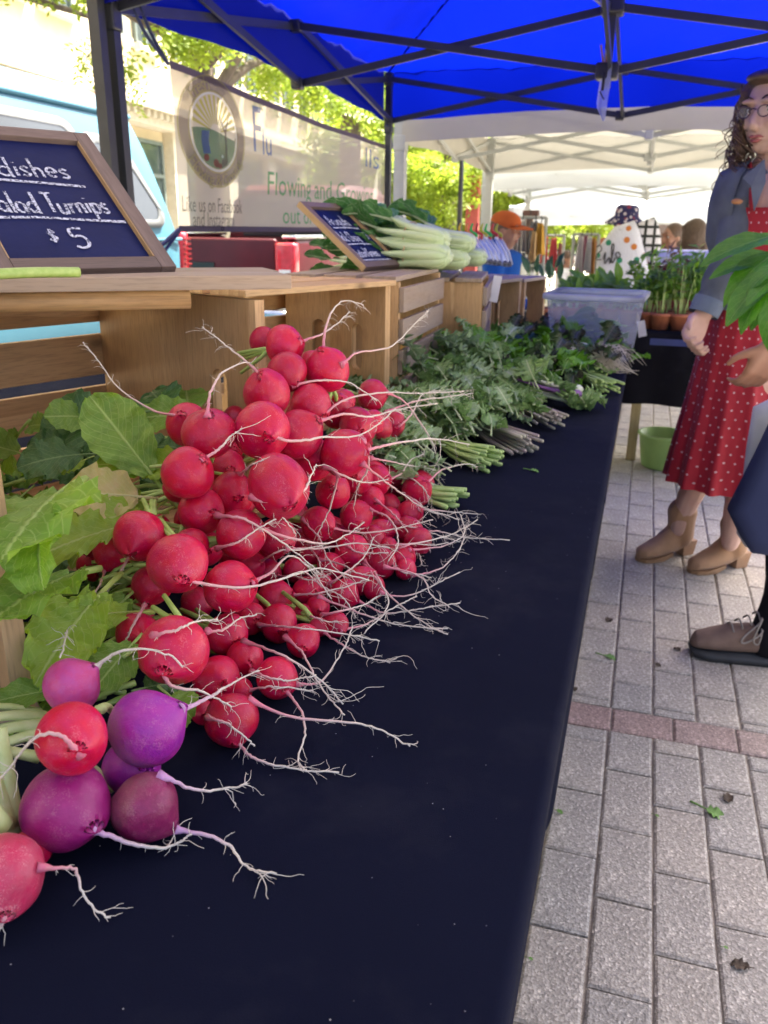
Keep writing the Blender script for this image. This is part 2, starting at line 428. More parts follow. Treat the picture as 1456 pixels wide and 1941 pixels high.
# a second block closing the far end of the street
m_brick = pm('tan_brick', (.36, .26, .19), (.28, .19, .14), 6, .85)
b2 = thing('brick_building', 'tan brick block far along the street behind the white tents', 'building', (3, 62, -.146), 0)
MB().box((0, 6, 8), (40, 12, 16)).build('wall', m_brick, b2)
for i in range(9):
    for j in range(3):
        MB().box((-17+i*4.2, -.02, 3+j*4.4), (1.8, .1, 2.4)).build('window', m_winglass, b2)
MB().box((0, -.1, 16.1), (40.5, .6, .5)).build('cornice', m_stone2, b2)

# ---------------------------------------------------------------- trees
m_bark = pm('bark', (.17, .13, .10), (.09, .07, .055), 14, .9, bmp=.8, bscale=30, stretch=(1, 1, .25), dist=.02)
m_locust = pm('yellow_green_leaf', (.36, .44, .04), (.24, .36, .035), 2.2, .5, transl=.5)
m_green = pm('mid_green_leaf', (.13, .22, .03), (.07, .15, .025), 2.0, .5, transl=.42)
def tree(label, loc, h0, crowns, trunk_r, n, leaf, mat, lean=(0, 0), seed=1, droop=0.0):
    rs = random.Random(seed)
    t = thing('street_tree', label, 'tree', loc)
    top = Vector((lean[0], lean[1], h0))
    b = MB(); b.tube(catmull([(0, 0, -.1), (lean[0]*.2, lean[1]*.2, h0*.35), (lean[0]*.6, lean[1]*.6, h0*.7), tuple(top)], 9), [trunk_r*(1.25-.06*i) for i in range(9)], 10)
    cr = MB()
    for (cx, cy, cz, rad) in crowns:
        c = Vector((cx, cy, cz)); st = top*rs.uniform(.75, 1.0)
        mid = (st+c)/2+Vector((rs.uniform(-.2, .2), rs.uniform(-.2, .2), rs.uniform(0, .3)))
        b.tube(catmull([st, mid, c], 7), [trunk_r*.5*(1-.12*i) for i in range(7)], 7)
        for k in range(max(3, n//600)):
            d = Vector((rs.gauss(0, 1), rs.gauss(0, 1), rs.gauss(0, .7)))
            e = c+d.normalized()*rad*rs.uniform(.6, 1.05)
            b.tube([c, (c+e)/2+Vector((0, 0, rs.uniform(-.1, .15))), e], [trunk_r*.18, trunk_r*.1, .006], 5)
            # sprays along the twig
            for q in range(int(n/max(3, n//600)/10)):
                p = c.lerp(e, rs.uniform(.35, 1.1))+Vector((rs.gauss(0, rad*.13), rs.gauss(0, rad*.13), rs.gauss(0, rad*.10)))
                ax = Vector((rs.gauss(0, 1), rs.gauss(0, 1), rs.gauss(-.3-droop, .5))).normalized()
                sd = ax.cross(Vector((rs.gauss(0, .4), rs.gauss(0, .4), 1))).normalized(); nn = ax.cross(sd)
                for w in range(10):
                    s = (w//2)*leaf*.75; sg = 1 if w % 2 else -1
                    o = p+ax*s; l = leaf*rs.uniform(.7, 1.25)
                    e1 = (sd*sg*.9+ax*.45+nn*rs.uniform(-.5, .5)).normalized(); e2 = e1.cross(nn).normalized()
                    cr.add([o, o+e1*l*.5+e2*l*.22, o+e1*l, o+e1*l*.5-e2*l*.22], [(0, 1, 2, 3)])
    b.build('trunk', m_bark, t, True); cr.build('crown', mat, t, True)
    return t
GT = 'street trees along the far kerb'
tree('street tree with yellow-green sprays hanging above the blue van', (-6.5, 6.0, -.15), 3.6, [(.5, 1.0, 3.5, .9), (.7, .3, 4.2, 1.1), (.5, 2.0, 3.9, 1.0), (-.3, .9, 4.9, 1.2), (.6, 3.0, 3.4, .8), (.7, -.6, 3.3, .7)], .13, 800, .075, m_locust, (.2, .2), 3, .5)
tree('dark-trunked street tree behind the top edge of the banner', (-6.1, 11.2, -.15), 3.6, [(.3, -1.0, 4.2, 1.3), (.5, 1.0, 4.0, 1.3), (-.3, -2.4, 4.6, 1.3), (.2, .2, 5.0, 1.4), (.9, -1.2, 3.5, 1.0), (.4, 2.4, 3.9, 1.1), (.3, -3.2, 3.7, .8)], .19, 2700, .10, m_locust, (0, 0), 5, .5)
tree('street tree behind the far corner post of the blue canopy', (-6.0, 16.8, -.15), 3.6, [(.2, -1.4, 4.0, 1.5), (.3, 1.4, 3.9, 1.5), (0, 0, 5.2, 1.6), (1.0, .5, 3.3, 1.2)], .24, 4600, .12, m_locust, (0, .2), 6, .4)
tree('tree with a thick pale trunk behind the bok choy', (-5.9, 25, -.15), 3.0, [(.2, -1.8, 2.6, 1.7), (.6, 1.4, 2.4, 1.8), (-.6, 0, 4.2, 2.0), (-1.6, 2, 2.0, 1.9), (1.8, 3, 3.2, 1.8), (-2, -2, 3, 1.8)], .30, 6000, .17, m_locust, (.1, 0), 7, .3)
tree('tree with a leaning trunk behind the bag clips', (-6.0, 30.5, -.15), 3.2, [(1.8, -1, 2.6, 1.8), (2.6, 1.4, 2.2, 1.9), (.6, 0, 4.4, 2.2), (-2.6, 3, 2.6, 2.2), (4.2, 2, 3.0, 2.0), (-1, 2, 1.6, 1.8)], .30, 6000, .19, m_locust, (.9, 0), 8, .3)
tree('rounded bright green tree beyond the man in the orange cap', (-4.6, 36, -.15), 2.6, [(.6, 0, 2.5, 1.8), (2.0, 1, 2.2, 1.5), (-1.2, 0, 2.4, 1.7), (.4, .8, 3.8, 1.9)], .25, 5000, .2, m_locust, (0, 0), 9, .2)
tree('dense green tree at the far end of the street', (-9, 50, -.15), 3.5, [(-2, 0, 3.4, 2.6), (2, 0, 3.2, 2.6), (0, 0, 6, 3), (5, 0, 3, 2.5)], .35, 3000, .3, m_green, (0, 0), 10, .2)

# lamp post and red pole among the trees
m_black = pm('black_metal', (.02, .02, .022), (.015, .015, .016), 20, .45, metal=.3)
lp = thing('lamp_post', 'slim black lamp post standing between the two tree trunks', 'lamp post', (-4.5, 20.6, -.15))
MB().tube([(0, 0, 0), (0, 0, 4.2)], [.07, .05], 10).build('pole', m_black, lp, True)
MB().lathe([(.12, 0), (.12, .3), (.07, .4)], 10).build('base', m_black, lp, True)
MB().lathe([(.05, 4.2), (.16, 4.3), (.16, 4.75), (.02, 4.95)], 10).build('lantern', pm('lantern_glass', (.7, .7, .65), None, 10, .3), lp, True)
m_redpole = pm('faded_red', (.45, .08, .06), (.35, .06, .05), 10, .6)
MB().box((0, 0, 1.3), (.34, .2, 2.6), None, .02).build('poster_column', m_redpole, None, False, loc=(-4.55, 22.4, -.15))
tag(bpy.data.objects['poster_column'], 'faded red column beside the black lamp post', 'column')

# ---------------------------------------------------------------- van
m_van = pm('sky_blue_paint', (.062, .175, .235), (.052, .155, .21), 3, .45, spec=.3)
def rust_mat():
    m, t, b, out = nodes('rusty_blue_paint'); v = coords(t, 'Object')
    n1 = ramp(t, noise(t, v, 3.0, 6, .65), [(.50, 0.), (.58, 1.)]); n2 = noise(t, v, 18, 4)
    n3 = ramp(t, noise(t, v, 2.2, 5, .6), [(.45, 0.), (.6, 1.)])
    c = mix(t, n3, (.05, .19, .26), (.17, .21, .21)); c = mix(t, n1, c, mix(t, n2, (.16, .05, .018), (.24, .10, .04)))
    t.links.new(c, b.inputs['Base Color']); b.inputs['Roughness'].default_value = .6; return m
m_rust = rust_mat()
m_rubber = pm('grey_rubber', (.16, .17, .17), (.11, .12, .12), 12, .6)
m_carglass = pm('car_glass', (.045, .055, .06), (.03, .038, .04), 1.2, .06, spec=.55)
m_redlamp = pm('red_lamp', (.62, .03, .05), (.45, .02, .03), 30, .2, coat=.6)
m_chrome = pm('chrome', (.75, .75, .75), None, 10, .15, metal=1)
m_tyre = pm('tyre', (.025, .025, .025), None, 30, .85)
van = thing('camper_van', 'light blue camper van with a rusty roof parked behind the stall', 'van', (-4.34, 5.95, -.15), R_(2)); van.scale = (1, 1, 1.06)
def van_half(z):
    pts = [(.30, .70), (.45, .80), (.60, .86), (1.15, .875), (1.30, .85), (1.55, .80), (1.80, .74), (1.95, .68), (2.04, .58), (2.10, .42), (2.13, .2), (2.135, 0)]
    for (z0, w0), (z1, w1) in zip(pts, pts[1:]):
        if z0 <= z <= z1: return w0+(w1-w0)*(z-z0)/(z1-z0)
    return .7
def van_end(z): return 0.0 if z < 1.1 else -.40*((z-1.1)/1.0)**1.15      # the back leans in above the belt
zs = [.30, .38, .5, .7, .9, 1.1, 1.2, 1.3, 1.45, 1.6, 1.75, 1.88, 1.95, 2.0, 2.04, 2.07, 2.1, 2.12, 2.13]
body = MB(); ys = [0, -.03, -.12, -.3, -.8, -1.6, -2.6, -3.6, -4.1, -4.3, -4.4]
rings = []
for i, yy in enumerate(ys):
    k = {0: .86, 1: .93, 2: .985, 8: .98, 9: .93, 10: .84}.get(i, 1.0)
    ring = []
    for z in zs:
        e = van_end(z)*(1 if i < 6 else 0)*(1-min(1, -yy/3.0)); ring.append(Vector((van_half(z)*k, yy+e, z)))
    rings.append(ring+[Vector((-p.x, p.y, p.z)) for p in reversed(ring)])
nb = len(zs)
lo = MB(); ro = MB()
full = MB(); full.loft(rings)
o = full.build('body', m_van, van, True, weld=True); autosmooth(o, 40)
o.data.materials.append(m_rust)
for p in o.data.polygons:
    if p.center.z > 1.99: p.material_index = 1
def side_pt(y, z, off): return Vector((van_half(z)+off, y+van_end(z)*(1-min(1, -y/3.0)), z))
def side_window(y0, y1, z0, z1, slant=0):
    def outline(g, off):
        pts = []
        cr = .09
        for (cy, cz, a0) in ((y1+g-cr, z0-g+cr, -90), (y1+g-cr-slant, z1+g-cr, 0), (y0-g+cr, z1+g-cr, 90), (y0-g+cr, z0-g+cr, 180)):
            for q in range(5):
                a = R_(a0+q*22.5); pts.append(side_pt(cy+cr*math.cos(a), cz+cr*math.sin(a), off))
        return pts
    gl = MB(); o1 = outline(0, .012); c = sum(o1, Vector())/len(o1); gl.add(o1+[c], [(i, (i+1) % 20, 20) for i in range(20)])
    w = gl.build('window', m_carglass, van, True)
    se = MB(); a, b_, c_ = outline(.045, -.004), outline(.03, .028), outline(-.008, .016)
    se.loft([a, b_, c_], False); se.build('seal', m_rubber, w, True)
side_window(-4.0, -2.75, 1.28, 1.80); side_window(-2.62, -1.05, 1.28, 1.80); side_window(-.88, -.30, 1.28, 1.74, .16)
MB().tube([side_pt(y_, 1.93, .012) for y_ in (-4.2, -3, -2, -1, -.4, -.12)], .018, 8).build('rain_gutter', m_van, van, True)
MB().tube([side_pt(y_, 1.16, .008) for y_ in (-4.2, -3, -2, -1, -.1)], .012, 8).build('belt_trim', m_van, van, True)
lampm = MB(); lampm.box((.80, -.02, 1.02), (.14, .12, .40), None, .045)
lo_ = lampm.build('tail_lamp', m_redlamp, van, True)
MB().box((-.80, -.02, 1.02), (.14, .12, .40), None, .045).build('tail_lamp', m_redlamp, van, True)
rb = MB()
for q in range(9): rb.box((.873, -.01, .88+q*.035), (.012, .10, .012))
rb.build('lens_ribs', pm('dark_red', (.2, .015, .02), None, 20, .3), lo_)
MB().box((0, .06, .55), (1.66, .12, .16), None, .04).build('rear_bumper', m_chrome, van, True)
MB().box((0, -.31, 1.62), (1.15, .03, .46), None, .01).build('rear_window', m_carglass, van, True, rot=None)
for sx in (-1, 1):
    for yy in (-.95, -3.35):
        w = MB(); rot = Matrix.Rotation(R_(90), 3, 'Y')
        w.add([rot @ Vector(p)+Vector((sx*.74, yy, .31)) for p in MB().lathe([(.18, -.09), (.30, -.09), (.315, -.05), (.315, .05), (.30, .09), (.18, .09)], 24).v], MB().lathe([(.18, -.09), (.30, -.09), (.315, -.05), (.315, .05), (.30, .09), (.18, .09)], 24).f)
        tyre = w.build('wheel', m_tyre, van, True)
        h = MB(); h.add([rot @ Vector(p)+Vector((sx*.80, yy, .31)) for p in MB().lathe([(.0, -.05), (.17, -.05), (.19, 0), (.1, .04), (0, .05)], 20).v], MB().lathe([(.0, -.05), (.17, -.05), (.19, 0), (.1, .04), (0, .05)], 20).f)
        h.build('hubcap', m_chrome, tyre, True)

# ---------------------------------------------------------------- pickup truck
m_maroon = pm('maroon_paint', (.085, .006, .013), (.065, .005, .010), 4, .4, spec=.3)
tk = thing('pickup_truck', 'maroon pickup truck with its tailgate up, parked behind the banner', 'pickup truck', (-3.79, 6.75, -.15), 0)
MB().box((0, 0, .98), (1.46, .06, .50), None, .025).build('tailgate', m_maroon, tk, True)
MB().box((0, -.036, .98), (.30, .02, .09), None, .008).build('tailgate_handle', m_black, bpy.data.objects[tk.children[0].name] if tk.children else tk)
for sx in (-1, 1):
    MB().box((sx*.84, 1.0, .95), (.12, 1.95, .56), None, .05).build('bed_side', m_maroon, tk, True)
    MB().box((sx*.84, 1.0, 1.245), (.14, 1.98, .03), None, .012).build('bed_rail', m_chrome, tk, True)
    tl = MB().box((sx*.825, .0, 1.0), (.19, .12, .40), None, .03).build('tail_light', m_redlamp, tk, True)
    MB().box((sx*.825, -.058, .93), (.11, .012, .10), None, .004).build('reverse_lens', pm('white_lens', (.8, .8, .8), None, 10, .2), tl, True)
MB().box((0, -.10, .55), (1.75, .16, .20), None, .04).build('rear_bumper', m_chrome, tk, True)
MB().box((0, 1.0, .72), (1.6, 1.9, .08)).build('bed_floor', m_black, tk)
cabr = []
for yy, zt, k in ((2.05, 1.70, .94), (2.25, 1.76, 1), (3.2, 1.76, 1), (3.9, 1.28, 1), (5.1, 1.16, .98), (5.35, .95, .9)):
    pr = [(.85, .45), (.90, .7), (.90, 1.05), (.84, 1.15), (.72 if zt > 1.5 else .82, max(1.16, zt-.10)), (.60, zt)]
    ring = [Vector((x*k, yy, min(z, zt))) for x, z in pr]; cabr.append(ring+[Vector((-p.x, p.y, p.z)) for p in reversed(ring)])
cb = MB().loft(cabr).build('cab', m_maroon, tk, True, weld=True); autosmooth(cb, 35)
MB().box((0, 2.06, 1.43), (1.2, .05, .42), None, .02).build('rear_window', m_carglass, tk, True)
for sx in (-1, 1):
    MB().box((sx*.80, 2.75, 1.42), (.05, .95, .36), None, .02).build('side_window', m_carglass, tk, True)
    for yy in (.95, 4.4):
        pr = [(.2, -.1), (.34, -.1), (.36, -.06), (.36, .06), (.34, .1), (.2, .1)]; L_ = MB().lathe(pr, 24); rot = Matrix.Rotation(R_(90), 3, 'Y')
        wv_ = MB().add([rot @ Vector(p)+Vector((sx*.82, yy, .36)) for p in L_.v], L_.f).build('wheel', m_tyre, tk, True)
        L_ = MB().lathe([(0, -.05), (.2, -.05), (.21, .03), (.08, .06), (0, .06)], 20)
        MB().add([rot @ Vector(p)+Vector((sx*.86, yy, .36)) for p in L_.v], L_.f).build('rim', m_chrome, wv_, True)

# ---------------------------------------------------------------- canopies
m_blue = fabric('blue_canopy_cloth', (.002, .008, .26), 500, .75, .15, transl=.5, tcol=(.0004, .005, .22))
m_white = fabric('white_canopy_cloth', (.46, .45, .40), 500, .8, .12, transl=.10, tcol=(.60, .58, .50))
m_white2 = fabric('pale_blue_white_canopy_cloth', (.62, .66, .68), 500, .8, .08, transl=.12, tcol=(.66, .71, .74))
m_blue2 = fabric('thick_blue_canopy_cloth', (.17, .165, .26), 500, .8, .08, transl=.42, tcol=(.25, .235, .27))
m_frame = pm('dark_powder_coat', (.035, .038, .045), (.025, .027, .03), 10, .4, metal=.2)
m_framew = pm('grey_white_powder_coat', (.42, .44, .42), (.36, .38, .36), 10, .45)
def canopy(label, x0, x1, y0, y1, ztop, zlow, zhem, peak, frame, cloth, legs=True, gnd=0.0, group=None, name='canopy_tent', legw=.045):
    t = thing(name, label, 'canopy', (x0, y0, 0), 0, group)
    w, d = x1-x0, y1-y0; C4 = [(0, 0), (w, 0), (w, d), (0, d)]
    for (x, y) in C4:
        lg = MB().bar((x, y, gnd), (x, y, ztop), legw).build('leg', frame, t)
        MB().box((x, y, gnd+.006), (.12, .12, .012)).build('foot_plate', frame, lg)
        MB().box((x, y, zlow-.02), (legw+.012, legw+.012, .09), None, .006).build('slider', frame, lg)
        MB().box((x, y, ztop), (legw+.012, legw+.012, .07), None, .006).build('bracket', frame, lg)
    bw = .022
    sides = list(zip(C4, C4[1:]+C4[:1])); cen = Vector((w/2, d/2, 0)); mids = []
    def scissor(a, b, inner=0):
        a, b = Vector((a[0], a[1], 0)), Vector((b[0], b[1], 0)); off = (b-a).normalized().cross(Vector((0, 0, 1)))*.014
        for (p, q, s) in ((ztop, zlow, 1), (zlow, ztop, -1)):
            MB().bar(a+Vector((0, 0, p))+off*s, b+Vector((0, 0, q))+off*s, .014, .030).build('truss_bar', frame, t)
    for a, b in sides:
        m_ = ((a[0]+b[0])/2, (a[1]+b[1])/2); mids.append(m_)
        scissor(a, m_); scissor(m_, b)
        [MB().box((m_[0], m_[1], zj), (.05, .05, .05), None, .008).build('joint', frame, t) for zj in (ztop, zlow)]
    for m_ in mids: scissor(m_, (cen.x, cen.y))
    hub = MB().bar((cen.x, cen.y, zlow-.06), (cen.x, cen.y, peak-.03), .034); hub.box((cen.x, cen.y, ztop), (.09, .09, .06), None, .01); hub.box((cen.x, cen.y, zlow), (.09, .09, .06), None, .01)
    hub.build('centre_post', frame, t)
    n = 44; rf = MB(); e = .03; rs = random.Random(int(x0*100+y0*10)); vs = []; fs = []
    ze = ztop+.035
    for j in range(n+1):
        for i in range(n+1):
            u, v = i/n*2-1, j/n*2-1; r = max(abs(u), abs(v)); rr = 1-r
            rib = min(abs(abs(u)-abs(v)), 1)
            z = ze+(peak-ze)*rr-.10*math.sin(math.pi*r)*min(1, rib*1.6)+.010*math.sin(u*23+v*6)*math.sin(v*17-u*3)*(.3+r)+.006*math.sin((abs(u)-abs(v))*60)*r
            vs.append((-e+(w+2*e)*i/n, -e+(d+2*e)*j/n, z))
    for j in range(n):
        for i in range(n):
            a = j*(n+1)+i; fs.append((a, a+1, a+n+2, a+n+1))
    rf.add(vs, fs); rf_o = rf.build('roof', cloth, t, True)
    for sx in (-1, 1):          # sewn hip seams under the cloth
        for sy in (-1, 1):
            MB().tube([(w/2+(w/2+e)*sx*q/12, d/2+(d/2+e)*sy*q/12, ze+(peak-ze)*(1-q/12)-.008) for q in range(13)], .006, 6).build('seam', cloth, rf_o, True)
    for si, (a, b) in enumerate(sides):
        va = MB(); m = 36; vs = []; fs = []
        ex = Vector((1, 0, 0)) if si % 2 == 0 else Vector((0, 1, 0)); sgn = {0: Vector((0, -1, 0)), 1: Vector((1, 0, 0)), 2: Vector((0, 1, 0)), 3: Vector((-1, 0, 0))}[si]
        for k in range(m+1):
            s = k/m; p = Vector((a[0]+(b[0]-a[0])*s, a[1]+(b[1]-a[1])*s, 0))+sgn*(e+.002)
            wob = .012*math.sin(s*21+si)+.008*math.sin(s*47+si*2)
            zz = zhem+.045*math.sin(math.pi*s)
            for q in range(4):
                vs.append(p+sgn*(wob*q/3-.0)+Vector((0, 0, ze+.03+(zz-ze-.03)*q/3)))
        for k in range(m):
            for q in range(3): b0 = k*4+q; fs.append((b0, b0+4, b0+5, b0+1))
        va.add(vs, fs).build('valance', cloth, rf_o, True)
    return t
canopy('blue canopy with black scissor frame, above the bok choy and the woman', -1.62, 1.12, 2.43, 5.28, 2.03, 1.80, 1.80, 2.80, m_frame, m_blue, legw=.036)
canopy('blue canopy over the radish table, beside the banner post', -1.632, 1.9, -.55, 2.375, 2.16, 1.96, 2.00, 2.95, m_frame, m_blue2, legw=.036)  # unseen roof widened for shade, its cloth greyed to keep the light neutral
canopy('cream white tent right behind the blue canopy', -1.62, 1.45, 5.55, 8.75, 1.99, 1.72, 1.70, 2.75, m_framew, m_white, legw=.07)
canopy('white tent behind the cream white tent', -1.70, 1.45, 9.0, 12.2, 1.83, 1.58, 1.55, 2.55, m_framew, m_white2, legw=.07)
canopy('pale tent whose sloping roof shows beyond the other tents', -2.05, 1.9, 13.0, 16.4, 1.45, 1.28, 1.24, 2.05, m_framew, m_white2, legw=.06)
